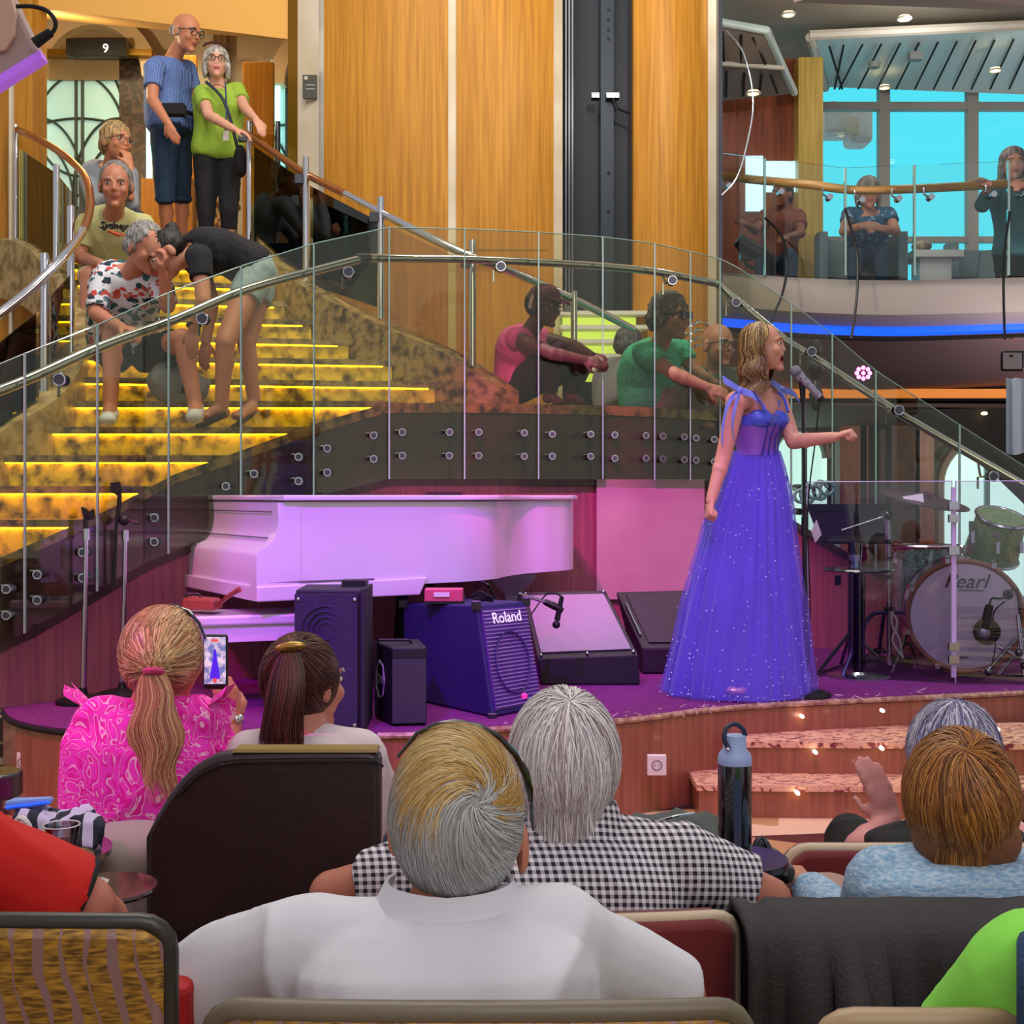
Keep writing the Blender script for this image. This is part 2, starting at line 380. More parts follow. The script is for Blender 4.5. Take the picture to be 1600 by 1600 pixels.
# front glass balustrade
gb=thing('glass_balustrade','curved glass balustrade with chrome handrail along the front of the staircase and landing','railing',(0,7.5,1.0))
J=[-250,-60,52,163,272,383,495,611,727,841,940,1020,1075,1121,1231,1294,1361,1490,1620]
edgem=mat('glass_edge','#8fb0a8',.15,coat=.6)
for a,b_ in zip(J,J[1:]):
    m=MB(); band(m,a+1,b_-1,yy(YG),lambda p:lerp1(YB,p)+(2 if p<1125 else 10),-.10,.012,30); g=ob('glass_panel',m,bal,gb)
    m=MB(); d=dd(a); p=P(a,lerp1(YG,a),d)+V((0,-.1,0)); q=P(a,lerp1(YB,a)+2,d)+V((0,-.1,0)); m.box((p+q)/2,(.0042,.008,(p.z-q.z)/2)); ob('edge_strip',m,edgem,g)
m=MB(); pts=[P(px,lerp1(YG,px),dd(px))+V((0,-.095,0)) for px in range(-250,1621,20)]; m.tube(pts,.0035,4); ob('top_edge',m,edgem,gb)
pts=[P(px,lerp1(YR,px),dd(px))+V((0,.0,0)) for px in [-250,-120,0,52,162,272,383,497,560]]
m=MB(); m.tube(spline(pts,4),.024,12); ob('handrail',m,chrome,gb,smooth=1)
pts=[P(px,lerp1(YR,px),dd(px)) for px in [575,650,727,840,940,1020,1080,1119]]
m=MB(); m.tube(spline(pts,4),.024,12); ob('handrail',m,chrome,gb,smooth=1)
m=MB(); m.tube([P(px,lerp1(YR,px),dd(px)) for px in [1119,1228,1290,1412,1502,1620]],.024,12); ob('handrail',m,chrome,gb,smooth=1)
ob('rail_joint',MB().tube([P(558,403.5,dd(558)),P(577,402.5,dd(577))],.026,12),steel,gb,smooth=1)
for px,py in ((-60,660),(107,597),(325,503),(549,431),(783,422),(1047,443),(1145,477),(1261,553),(1395,643),(1540,745)):
    d=dd(px); p=P(px,py,d); r=P(px-12,lerp1(YR,px-12),d); m=MB()
    m.cone(p+V((0,-.125,0)),p+V((0,-.06,0)),.029,.029,20); b0=ob('bracket',m,steel,gb,smooth=1)
    ob('arm',MB().tube([p+V((0,-.07,0)),p+V((-.03,.0,0)),r+V((0,0,-.02))],.008,6),chrome,b0,smooth=1); ob('stem',MB().tube([p+V((-.045,0,.0)),p+V((-.045,0,-.07))],.007,6),chrome,b0); ob('ring',MB().torus(p+V((0,-.125,0)),(0,1,0),.027,.004,20,6),chrome,b0,smooth=1)
SO=[(28,917),(28,957),(75,895),(75,934),(144,861),(144,900),(253,808),(253,845),(405,741),(362,760),(473,715),(473,752),(517,702),(517,739),(588,682),(588,718),(632,677),(632,713),(704,677),(704,713),(749,677),(749,713),(819,678),(819,714),(862,680),(862,714),(921,680),(921,714),(958,681),(958,717),(1006,682),(1006,717),(1032,683),(1032,718),(1065,684),(1065,719),(1083,686),(1083,720),(1111,688),(1111,722),(1220,748),(1220,785),(1242,762),(1242,799),(1390,860),(1391,660)]
for px,py in SO[:-1]:
    p=P(px,py,dd(px)); m=MB(); m.cone(p+V((0,-.135,0)),p+V((0,.0,0)),.021,.021,20); s_=ob('standoff',m,chrome,gb,smooth=1)
    ob('cap',MB().cone(p+V((0,-.139,0)),p+V((0,-.134,0)),.015,.015,16),steel,s_)
# inner rails
def innerrail(name,label,rail,posts,rm,path_z=None,glassp=None):
    t=thing(name,label,'railing',(rail[0].x,rail[0].y,rail[0].z-1))
    sp0=spline(rail,5); ob('handrail',MB().tube(sp0[:21],.025,12),rm,t,smooth=1); ob('handrail',MB().tube(sp0[20:],.025,12),copper,t,smooth=1)
    for top,bot in posts:
        pm_=MB().cone(bot,top,.022,n=14); pm_.ell(top,(.022,.022,.008)); q=ob('post',pm_,chrome,t,smooth=1)
    for qd in glassp or []:
        ob('glass_panel',MB().prism(qd,V((0,.012,0))),yg,t)
    return t
rl=[P(-90,560,6.2),P(0,490,6.56),P(50,450,6.8),P(100,400,7.05),P(130,360,7.35),P(141,320,7.68),P(135,280,8.1),P(115,255,8.52),P(85,232,8.8),P(52,214,9.1),P(28,203,9.36)]
innerrail('curved_stair_rail','curved copper and chrome handrail with posts on the left edge of the staircase','x',rl,[(P(24,195,9.42),P(24,440,9.42)),(P(88,258,8.7),P(88,425,8.7)),(P(111,323,7.9),P(111,590,7.35)),(P(70,397,6.95),P(70,650,6.95))],chrome,
 glassp=[[P(-80,600,6.25),P(60,480,6.85),P(60,650,6.85),P(-80,770,6.25)],[P(80,455,7.0),P(118,400,7.5),P(118,560,7.5),P(80,620,7.0)],[P(118,300,8.2),P(92,270,8.65),P(92,425,8.65),P(118,475,8.2)],[P(84,262,8.75),P(30,225,9.3),P(30,390,9.3),P(84,430,8.75)]]) if False else None
t=innerrail('curved_stair_rail','curved copper and chrome handrail with posts on the left edge of the staircase',rl,[(P(24,195,9.42),P(24,400,9.42)),(P(88,258,8.75),P(88,430,8.75)),(P(111,323,7.45),P(111,592,7.45)),(P(70,397,6.98),P(70,655,6.98))],chrome,
 glassp=[[P(-80,600,6.25),P(60,485,6.85),P(60,650,6.85),P(-80,760,6.25)],[P(80,462,7.0),P(108,430,7.35),P(108,590,7.35),P(80,630,7.0)],[P(112,300,8.2),P(92,275,8.65),P(92,425,8.65),P(112,465,8.2)],[P(84,268,8.75),P(30,232,9.3),P(30,390,9.3),P(84,430,8.75)]])
rl2=[P(385,208,9.35),P(420,232,9.2),P(478,272,8.85),P(540,303,8.4),P(595,332,8.1),P(660,365,7.85),P(738,402,7.7),P(800,425,7.9),P(870,455,8.3),P(930,484,8.55),P(990,515,8.7)]
rr=thing('diagonal_stair_rail','straight handrail with chrome posts running down the right edge of the staircase to the landing','railing',P(738,575,7.7))
ob('handrail',MB().tube(spline(rl2[:4],5),.026,12),copper,rr,smooth=1)
ob('handrail',MB().tube(spline(rl2[3:],5),.026,12),chrome,rr,smooth=1)
for x,yt,yb,d in ((389,190,402,9.35),(478,245,440,8.8),(595,308,498,8.08),(738,375,572,7.72),(897,455,600,8.4)):
    q=ob('post',MB().cone(P(x,yb,d),P(x,yt,d),.022,n=14),chrome,rr,smooth=1); ob('clamp',MB().box(P(x-10,lerp1([(389,215),(478,280),(595,340),(738,410),(897,480)],x),d),(.03,.02,.03)),steel,q)
for a,b_,y0,y1,y2,y3,d0,d1 in ((392,474,225,282,415,435,9.3,8.85),(484,590,290,345,480,445,8.75,8.15),(600,733,350,412,565,500,8.05,7.75)):
    ob('glass_panel',MB().hexa([P(a,y0,d0),P(b_,y1,d1),P(b_,y2 if a!=392 else 430,d1),P(a,y3 if a!=392 else 400,d0)],[q+V((0,.01,0)) for q in (P(a,y0,d0),P(b_,y1,d1),P(b_,y2 if a!=392 else 430,d1),P(a,y3 if a!=392 else 400,d0))]),yg,rr)
# gate posts and glass at top right of lobby
gg=thing('lobby_glass_screen','amber glass screen between dark steel posts beside the green blouse','screen',P(432,402,10.2))
for x in (391,434): ob('post',MB().cone(P(x,402,10.2),P(x,190,10.2),.022),steel,gg,smooth=1)
ob('glass_panel',MB().box((P(412,400,10.2)+P(412,210,10.2))/2,(.1,.006,.48)),yg,gg)
for y in (240,360): ob('hinge',MB().box(P(398,y,10.15),(.03,.03,.03)),blackm,gg)
# ---------- centre towers
def vpan(name,x0,x1,d0,d1,m,zb=1.86,zt=6.2,th=.15,bulge=0,nseg=8):
    mb=MB(); R=[]
    for i in range(nseg+1):
        t=i/nseg; px=x0+(x1-x0)*t; d=d0+(d1-d0)*t-bulge*math.sin(pi*t); R.append([V((X(px,d),d,zt)),V((X(px,d),d,zb)),V((X(px,d),d+th,zb)),V((X(px,d),d+th,zt))])
    mb.loft(R); return struct(name,mb,m,smooth=1)
vpan('wall_centre',506,700,9.5,9.35,wood,bulge=.06); vpan('wall_centre',713,865,9.35,9.5,wood,bulge=.05)
vpan('wall_right_tower',990,1106,9.5,9.5,wood,bulge=.1)
vpan('trim_1',450,466,9.75,9.7,gold,nseg=1); vpan('trim_2',465,499,9.7,9.6,cream,nseg=1); vpan('trim_3',498,507,9.6,9.52,white,nseg=1)
vpan('trim_4',699,714,9.36,9.36,cream,nseg=1,th=.12); vpan('trim_5',864,879,9.5,9.55,cream,nseg=1); vpan('trim_6',1105,1121,9.5,9.55,cream,nseg=1)
vpan('wall_shaft',870,1000,10.0,10.0,navy,nseg=1)
mb=MB()
for x in (884,889,894): mb.box(V((X(x,9.8),9.8,4)),(.006,.05,2.2))
struct('trim_7',mb,steel)
mb=MB().box(V((X(948,9.9),9.9,4)),(.05,.05,2.2))
for y in (14,30,46,60,152,270,330): mb.cone(P(951,y,9.84),P(951,y,9.9),.012,n=8)
struct('trim_8',mb,mat('shaft_rail','#1d2a38',.5,.3))
lt=thing('lift_mechanism','small metal latch assembly on the lift guide rail in the dark shaft','latch',P(960,170,9.8))
ob('bracket',MB().box(P(957,151,9.82),(.05,.04,.02)),steel,lt); ob('arm',MB().tube([P(957,151,9.8),P(965,170,9.8),P(985,178,9.8)],.01,6),steel,lt); ob('body',MB().box(P(930,151,9.82),(.03,.04,.02)),steel,lt)
struct('trim_9',MB().box(V((X(1124,9.45),9.45,4)),(.015,.05,2.2)),steel)
mb=MB(); mb.box(P(785,391,9.25),(.33,.01,.006)); struct('trim_10',mb,gold)
sg=thing('wall_plaque','small dark plaque on the pale marble strip above the diagonal rail','sign',P(483,153,9.6))
ob('plate',MB().box(P(484,136,9.6),(.052,.01,.088)),mat('bronze','#2a2a22',.4,.5),sg); ob('emblem',MB().ell(P(478,122,9.585),(.016,.004,.016)),mat('pale_print','#a8a898',.5),sg)
ob('print_line',MB().box(P(485,133,9.587),(.035,.003,.003)).box(P(485,139,9.587),(.035,.003,.003)),MATS['pale_print'],sg)
# bar counter lit shelves behind the landing
shelf=thing('lit_steps','far staircase of pale green lit treads behind the landing','stairs',P(950,620,9.0))
lg=mat('green_white_light','#d8f06a',.4,emit=.8); 
for i,y in enumerate(range(492,600,22)):
    for x0,x1 in ((875,1010),):
        a=P(x0,y,9.45-.02*i); b_=P(x1,y,9.45-.02*i); c=(a+b_)/2; q=ob('step',MB().box(c,((b_.x-a.x)/2,.12,.014)),white,shelf); ob('light_strip',MB().box(c+V((0,.05,-.045)),((b_.x-a.x)/2-.02,.01,.028)),lg,q)
blk=thing('chrome_rack','chrome rack of bent metal loops between the two seated spectators','rack',P(1090,560,9.1))
for y in (506,518,530,542): ob('loop',MB().tube(spline([P(1060,y,9.1),P(1075,y+4,9.0),P(1092,y-3,9.1),P(1106,y+3,9.0)],4),.012,6),chrome,blk,smooth=1)
# ---------- lobby
struct('wall_left',MB().box(V((X(-60,9.4),9.6,3.2)),(.5,.15,3.2)),wood)
mb=MB().box(V((X(18,9.3),9.3,3.2)),(.012,.02,3.2)); struct('trim_11',mb,cream)
mb=MB().box(V((X(30,9.6),9.7,3.2)),(.1,.1,3.2)); struct('wall_left_pier',mb,wood)
LD=12.6
struct('wall_back',MB().box(V((-3.9,LD+.15,4.6)),(3.5,.15,2.4)),cream)
mb=MB().hexa([P(-100,-8,9.5),P(520,70,9.8),V((0,12.7,6.15)),V((-7,12.7,6.3))],[P(-100,-60,9.5),P(520,-60,9.8),V((0,12.7,7.6)),V((-7,12.7,7.6))]); struct('ceiling_lobby',mb,warmc)
teal=mat('frosted_glass','#bfe4df',.25,col2='#a5d3cf',ns=1,emit=.35)
dkl=mat('dark_lead','#39443f',.5)
def ellipse_arc(cx,cy,rx,ry,a0,a1,d,n=20): return [P(cx+rx*math.cos(a0+(a1-a0)*i/n),cy-ry*math.sin(a0+(a1-a0)*i/n),d) for i in range(n+1)]
def clip(pts,x0,x1,y0,y1,d):
    out=[];cur=[]
    for p in pts:
        px=p.x*2000/d+800; py=775-(p.z-CZ)*2000/d
        if x0<=px<=x1 and y0<=py<=y1: cur.append(p)
        else:
            if len(cur)>1: out.append(cur)
            cur=[]
    if len(cur)>1: out.append(cur)
    return out
def lift(n,x0,x1,y0,y1,flip=False):
    d=LD-.05; c=(P(x0,y0,d)+P(x1,y1,d))/2; dr=struct(n,MB().box(c,((x1-x0)/2*d/2000,.03,(y1-y0)/2*d/2000)),teal)
    mb=MB(); xc=(x0+x1)/2-20
    dd_=d-.05
    mb.box(P(xc-4,(y0+y1)/2,dd_),(.012,.015,(y1-y0)/2*d/2000)); mb.box(P(xc+6,(y0+y1)/2,dd_),(.012,.015,(y1-y0)/2*d/2000))
    for cx,cy,rx,ry in ((xc,y0+150,75,118),(xc,y0+95,70,95),(xc,y0+160,110,60),(xc-60,y0+230,70,130),(xc+60,y0+230,70,130),(xc-62,y0+240,55,100),(xc+62,y0+240,55,100),(xc,y0-40,40,60),(xc,y0+330,80,90)):
        for sgm in clip(ellipse_arc(cx,cy,rx,ry,0,2*pi,dd_,60),x0+2,x1-2,y0+2,y1-2,dd_): mb.tube(sgm,.013,4)
    o=ob('lattice',mb,dkl,dr,center=True)
lift('door_1',58,228,85,400); lift('door_2',424,520,95,405)
sl=mat('cyan_strip_light','#a9f5f0',.4,emit=2.2)
for i,(x,ya,yb) in enumerate(((53,75,340),(233,80,345),(434,125,405),(254,330,365))): struct('trim_%d'%(12+i),MB().box((P(x,ya,LD-.15)+P(x,yb,LD-.15))/2,(.022,.02,(yb-ya)/2*LD/2000)),sl)
# arches
for i,(cx,cy,rx) in enumerate(((145,118,100),(520,130,100))):
    o_=ellipse_arc(cx,cy,rx,102,0,pi,LD-.25,24); i_=ellipse_arc(cx,cy,rx-24,80,0,pi,LD-.25,24)
    mb=MB()
    mb.loft([[a,b_,b_+V((0,.2,0)),a+V((0,.2,0))] for a,b_ in zip(o_,i_)]); struct('trim_%d'%(16+i),mb,mat('arch_stone','#e2c9a0',.45))
    mb=MB().prism(i_[::-1],V((0,.1,0))); 
    for v in mb.b.verts: v.co.y+=.12
    struct('wall_lunette_%d'%(i+1),mb,mat('lunette','#9a8a6a',.4))
struct('trim_18',MB().box(P(145,84,LD-.3),(.58,.05,.03)),gold)
ds=thing('floor_indicator','black lift floor display showing a 9 above the frosted doors','display',P(152,88,LD-.4))
ob('housing',MB().box(P(152,76,LD-.4),(.285,.05,.085)),steel,ds,bevel=.01); ob('screen',MB().box(P(152,76,LD-.455),(.27,.01,.07)),blackm,ds)
text('digit','9',P(165,76,LD-.47),(1,0,0),(0,0,1),.12,mat('display_white','#ffffff',.4,emit=1.2),ds)
struct('wall_lattice',MB().box(P(208,215,LD-.12),(.13,.02,.8)),mat('brown_lattice','#4a342a',.4,col2='#1d1411',ns=9,ramp=(.45,.5),dist=2))
struct('trim_19',MB().box(P(345,85,LD-.1),(.065,.04,.35)),mat('dark_marble','#5b4630',.3,col2='#8d7450',ns=8,stretch=(3,3,.6)))
for i,(x,w_,y0,y1) in enumerate(((298,10,86,400),(404,24,98,400),(262,40,280,400))): struct('wall_partition_%d'%(i+1),MB().box((P(x,y0,LD-.7-.1*i)+P(x,y1,LD-.7-.1*i))/2,(w_*.006,.03,(y1-y0)/2*.0059)),wood,bevel=.01)
gd=mat('lit_downlight','#ffd98a',.4,emit=6)
# lobby small table with mesh drum
lt=thing('drum_table','round wicker drum table behind the standing woman','table',V((X(342,LD-1.3),LD-1.3,kz(12))))
ob('body',MB().cone(V((X(342,LD-1.3),LD-1.3,kz(12))),P(342,325,LD-1.3),.16,.16,24),mat('mesh_gold','#c79a55',.5,col2='#5f4522',ns=40,ramp=(.45,.55)),lt,smooth=1); ob('top',MB().cone(P(342,325,LD-1.3),P(342,321,LD-1.3),.19,.19,24),wood,lt,smooth=1)
# ottoman-like beige bag at left
bg_=thing('beige_holdall','rumpled beige holdall resting behind the left stair rail','bag',P(55,402,9.9))
mb=MB().ell(P(52,368,9.9),(.15,.14,.17)).ell(P(72,375,9.9),(.12,.12,.13)).ell(P(35,378,9.9),(.1,.12,.12)); soft('bag_body',mb,.015,mat('beige_canvas','#b39a6c',.9,bump=.3,bs=15),bg_,it=2,disp=.02,ds=9)
# ---------- right upper: balcony
soff=mat('grey_fascia','#aca29c',.6)
bx=[(1095,425,10.9),(1150,427,10.7),(1250,434,10.5),(1380,438,10.4),(1500,436,10.4),(1700,430,10.5)]
bpts=spline([P(a,b_,c) for a,b_,c in bx],6)
bal_=thing('balcony','curved grey balcony front with blue light band under the window lounge','balcony',P(1400,515,10.5))
mb=MB(); mb.loft([[p,p+V((0,-.03,-.12)),p+V((0,0,-.28)),p+V((0,.12,-.36)),p+V((0,.2,-.36)),p+V((0,.2,0))] for p in bpts]); ob('fascia',mb,soff,bal_,smooth=1)
mb=MB(); mb.loft([[p+V((0,.13,-.30)),p+V((0,.15,-.44)),p+V((0,.2,-.44)),p+V((0,.2,-.30))] for p in bpts]); ob('light_band',mb,mat('blue_light','#0450ff',.4,emit=1.3),bal_,smooth=1)
mb=MB(); mb.tube([p+V((0,.12,-.465)) for p in bpts],.016,6); ob('trim',mb,blackm,bal_)
mb=MB(); mb.loft([[p+V((0,.1,-.44)),p+V((0,.5,-.50)),p+V((0,.9,-.76)),p+V((0,1.0,-.80)),p+V((0,1.2,-.80)),p+V((0,1.2,-.44))] for p in bpts]); ob('soffit',mb,mat('mauve_soffit','#968086',.6),bal_,smooth=1)
struct('floor_balcony',MB().hexa([P(1095,500,10.95)]+[p+V((0,.22,-.45)) for p in bpts]+[V((6.5,14.2,2.75)),V((1.7,14.2,2.75))],[V((X(1095,10.95),10.95,2.77))]+[V((p.x,p.y+.22,2.77)) for p in bpts]+[V((6.5,14.2,2.77)),V((1.7,14.2,2.77))]),mat('lounge_floor','#7a5a48',.7))
rp_=spline([P(a,b_,c) for a,b_,c in ((1112,273,10.85),(1180,281,10.65),(1260,288,10.45),(1340,297,10.35),(1450,294,10.35),(1600,286,10.4),(1720,280,10.5))],6)
brl=thing('balcony_rail','glass balcony railing with thick pale wooden handrail in front of the window lounge','railing',P(1340,438,10.4))
ob('handrail',MB().tube(rp_,.036,12),mat('pale_oak','#c79a5c',.4,col2='#a87a40',ns=3,stretch=(1,1,10)),brl,smooth=1)
bd=lambda px: lerp1([(1112,10.8),(1180,10.6),(1260,10.4),(1340,10.3),(1450,10.3),(1600,10.35),(1720,10.45)],px)
bg=[1118,1194,1320,1428,1575,1700]
for a,b_ in zip(bg,bg[1:]):
    yt=lerp1([(1118,238),(1320,262),(1428,258),(1700,246)],a); yt2=lerp1([(1118,238),(1320,262),(1428,258),(1700,246)],b_)
    q=[P(a+1,yt,bd(a)),P(b_-1,yt2,bd(b_)),P(b_-1,432,bd(b_)),P(a+1,430,bd(a))]
    g=ob('glass_panel',MB().hexa(q,[v+V((0,.012,0)) for v in q]),clear,brl); p0=q[0];p1=q[3]
    ob('edge_strip',MB().box((p0+p1)/2,(.008,.008,(p0.z-p1.z)/2)),edgem,g)
    for x in (a+25,b_-25) if b_-a>100 else (a+20,):
        c=P(x,lerp1([(1118,276),(1340,300),(1600,289)],x)+14,bd(x)); ob('clamp',MB().cone(c+V((0,-.05,0)),c+V((0,.03,0)),.025,n=12).tube([c,c+V((-.05,0,.03)),c+V((-.05,0,.08))],.008,6),chrome,g,smooth=1)
# window wall
WD=13.6
mw=mat('window_frame','#a9a49c',.5)
struct('window_1',MB().box(P(1380,230,WD),(.055,.06,1.9)),mw); struct('window_2',MB().box(P(1518,230,WD),(.055,.06,1.9)),mw)
struct('window_3',MB().box(P(1480,167,WD),(1.4,.05,.04)),mw); struct('window_4',MB().box(P(1440,375,WD),(1.2,.04,.03)),mw)
struct('window_5',MB().box(P(1440,285,WD+.05),(1.25,.005,1.9)),clear)
for i,(x0,x1,d,m_) in enumerate(((1125,1246,12.2,woodr),(1244,1282,12.0,mat('pale_wood','#bfa24c',.4,col2='#a88a38',ns=3,stretch=(14,14,.6))))):
    c=(P(x0,150,d)+P(x1,440,d))/2; struct('wall_lounge_%d'%(i+1),MB().box(c,((x1-x0)/2*d/2000,.1,1.2)),m_)
# small bright panes left
wl=mat('window_daylight','#b8ecff',.4,emit=1.3)
for i,(x0,x1,y0,y1) in enumerate(((1165,1192,244,330),(1197,1246,252,300))): struct('window_%d'%(6+i),MB().box((P(x0,y0,12.05)+P(x1,y1,12.05))/2,((x1-x0)/2*12.05/2000,.01,(y1-y0)/2*12.05/2000)),wl)
# ceiling right: slab with slats
cg=mat('grey_cream_ceiling','#a39a8c',.7)
struct('ceiling',MB().box(V((4.6,11.2,5.85)),(3.3,2.5,.1)),cg)
struct('wall_lounge_bulkhead',MB().box(P(1185,110,13.9),(.64,.1,.95)),cg)
struct('trim_20',MB().hexa([P(1240,4,9.3),P(1700,20,9.3),P(1700,-40,9),P(1330,-20,9)],[P(1240,-40,9.3),P(1700,-20,9.3),P(1700,-80,9),P(1330,-80,9)]),mat('taupe_beam','#877a70',.7))
wc=mat('slat_ceiling_white','#dcecec',.45)
sp=thing('slatted_ceiling_panel','large white slatted ceiling panel above the lounge windows','ceiling panel',P(1450,140,11.5))
q=[P(1266,58,11.7),P(1720,38,11.55),P(1720,152,13.5),P(1290,136,13.3)]
ob('panel',MB().hexa(q,[v+V((0,0,.06)) for v in q]),wc,sp)
mb=MB(); mb.tube([P(1265,55,11.65),P(1500,44,11.5),P(1720,34,11.5)],.045,8); mb.tube([P(1265,58,11.68),P(1290,138,13.3)],.04,8); ob('rim',mb,mat('rim_cream','#cfcabc',.5),sp)
for i in range(13):
    x=1318+i*29.5; a=P(x,66-i*1.0,11.85); b_=P(x-36 if i else x-14,136,13.2); a.z-=.03; b_.z-=.02
    ob('slat_joint',MB().tube([a,b_],.011,4),blackm,sp)
ob('slat_joint',MB().tube([P(1296,68,11.85)+V((0,0,-.03)),P(1316,136,13.2)+V((0,0,-.02))],.011,4),blackm,sp)
for x,y,n_ in ((1366,106,'smoke_detector'),(1430,88,'sensor')):
    ob(n_,MB().cone(P(x,y,12.2),P(x,y-8,12.2),.05,.06,16) if n_!='sensor' else MB().box(P(x,y,12.1),(.06,.05,.04)),mat('grey_plastic','#8f9492',.5),sp)
sp2=thing('angled_ceiling_panel','grey angled ceiling panel with dark slots left of the windows','ceiling panel',P(1180,130,11))
q=[P(1110,40,10.8),P(1205,52,10.8),P(1241,146,11.8),P(1110,160,11.8)]
ob('panel',MB().hexa(q,[v+V((0,.03,.06)) for v in q]),mat('taupe_panel','#8d8078',.6),sp2)
ob('rim',MB().tube([P(1110,32,10.78),P(1197,47,10.78),P(1241,145,11.8)],.035,8),mat('rim_teal','#b5c8c4',.4),sp2)
ob('cross_bar',MB().tube([P(1110,98,11.2),P(1224,106,11.3)],.022,8),MATS['rim_cream'],sp2)
for x0,y0,x1,y1 in ((1129,50,1131,98),(1158,55,1158,100),(1176,58,1196,100),(1135,112,1134,152),(1163,114,1161,150),(1190,116,1186,148),(1204,118,1215,146)):
    f=lambda y:10.72+ (y-40)/110*.95
    ob('slot',MB().tube([P(x0,y0,f(y0)),P(x1,y1,f(y1))],.012,4),blackm,sp2)
for i,(x,y,d) in enumerate(((1232,23,11.0),(1413,29,11.0),(1177,146,10.9),(1382,137,12.8),(1555,110,12.0),(1218,105,12.0),(984,-3,9.6),(228,17,11.4),(407,41,11.6))):
    lb=('over the lounge bulkhead','above the slatted panel','on the angled grey panel','at the far edge of the slatted panel','among the slats at right','beside the angled panel','above the dark lift shaft','above the lift arch','above the standing woman')[i]
    if i in(5,6): continue
    t=thing('ceiling_downlight','small round glowing downlight '+lb,'light',P(x,y,d)); ob('ring',MB().torus(P(x,y,d),(0,0,1),.055,.01,20,6),MATS['rim_cream'],t,smooth=1); ob('lamp',MB().cone(P(x,y,d)+V((0,0,-.004)),P(x,y,d)+V((0,0,.02)),.045),gd,t)
# ---------- lower right background
LB=13.0
bw=mat('brown_backdrop','#5d4a3a',.5,col2='#3c2c22',ns=1.5,stretch=(3,1,.5))
def arch(n,x0,x1,ytop,ybot,d=LB-.2):
    pts=[P(x0,ybot,d),P(x1,ybot,d)]; xc=(x0+x1)/2; rx=(x1-x0)/2
    ys=ytop+rx*1.1
    for i in range(17):
        a=pi*i/16; pts.append(P(xc+rx*math.cos(a),ys-rx*1.1*math.sin(a),d))
    mb=MB().prism(pts,V((0,.05,0))); o=struct(n,mb,mat('lit_window_pane','#c4f0ff',.4,emit=1.25))
    f=MB().tube(pts[2:]+[pts[0]],.05,6); f2=ob('frame',f,mat('stone_arch','#9a9184',.5),o)
    ob('mullion',MB().box((P(xc+8,ytop,d-.02)+P(xc+8,ybot,d-.02))/2,(.025,.02,(ybot-ytop)/2*d/2000)),mat('frame_teal','#7fb0b8',.4),o)
struct('wall_right',MB().box(V((5.5,LB+.2,.9)),(6.5,.15,2.3)),bw)
arch('window_10',1468,1600,686,960); arch('window_11',1205,1292,668,880); arch('window_12',930,1090,668,900)  # third arch is an added lit pane where the glass only mirrors windows
struct('window_13',MB().box((P(1474,690,LB-.4)+P(1474,690,LB-.4))/2,(.001,.001,.001)),bw) if False else None
struct('ceiling_lower',MB().hexa([P(1100,632,9.0),P(1750,640,9.0),V((7,13.4,2.05)),V((1,13.4,2.05))],[P(1100,628,9.0),P(1750,632,9.0),V((7,13.4,2.2)),V((1,13.4,2.2))]),mat('dark_ceiling','#4b3630',.6))
ol=thing('cove_light','long glowing orange cove light above the dark lower lounge','light',P(1400,625,11.3))
ob('housing',MB().box(P(1430,627,11.4),(2.6,.2,.012)),blackm,ol); ob('diffuser',MB().box(P(1430,616,11.5),(2.6,.03,.045)),mat('orange_cove','#e8893a',.5,emit=.75),ol)
struct('wall_right_soffit',MB().hexa([P(1090,600,11.6),P(1750,600,11.6),P(1750,600,11.9),P(1090,600,11.9)],[P(1090,500,11.6),P(1750,500,11.6),P(1750,500,11.9),P(1090,500,11.9)]),mat('mauve_wall','#968288',.6))
for i,(x,w_) in enumerate(((1330,22),(1345,5),(1410,22),(1440,14),(1128,14))):
    struct('trim_%d'%(21+i),MB().box(V((X(x,12.2),12.2,.9)),(w_*.0061,.1,1.4)),(woodr,chrome,mat('umber','#382a22',.5),woodr,cream)[i])
# stair flight beyond right (dark diagonal)
q=[P(1420,608,8.9),P(1700,600,8.9),P(1700,880,8.9),P(1600,760,8.9)]
dk=thing('dark_stair_underside','black underside of the far stair sloping down at the right edge','staircase',P(1600,760,8.9))
ob('soffit',MB().prism([P(1440,640,8.9),P(1760,632,8.9),P(1760,900,8.9),P(1600,745,8.9),P(1500,668,8.9)],V((0,.5,0))),mat('near_black','#191310',.7),dk)  # one flat near-black tone
t=thing('ceiling_downlight','small round glowing downlight under the dark stair at right','light',P(1538,645,8.6)); ob('lamp',MB().ell(P(1538,646,8.85),(.022,.02,.012)),gd,t)
# hanging cables
for i,(pts,lb) in enumerate((([(1135,48,9.3),(1163,85,9.3),(1177,160,9.3),(1165,235,9.3),(1150,280,9.3),(1128,305,9.3)],'thin pale cable looping down beside the wood tower'),([(1195,340,10.1),(1222,370,10.1),(1230,415,10.1),(1222,460,10.0),(1212,485,10.0),(1205,505,10)],'cable drooping over the balcony edge at left'),([(1320,325,10.1),(1338,390,10.1),(1340,440,10.05),(1337,480,10.0),(1330,530,9.9)],'black cable hanging below the balcony edge'),([(1578,330,10.1),(1570,390,10.1),(1568,450,10.05),(1570,530,9.9)],'dark cord hanging at the right of the balcony'))):
    tag(ob('hanging_cable',MB().tube(spline([P(*p) for p in pts],5),.011 if i!=0 else .006,6),black if i else chrome,None),lb,'cable')
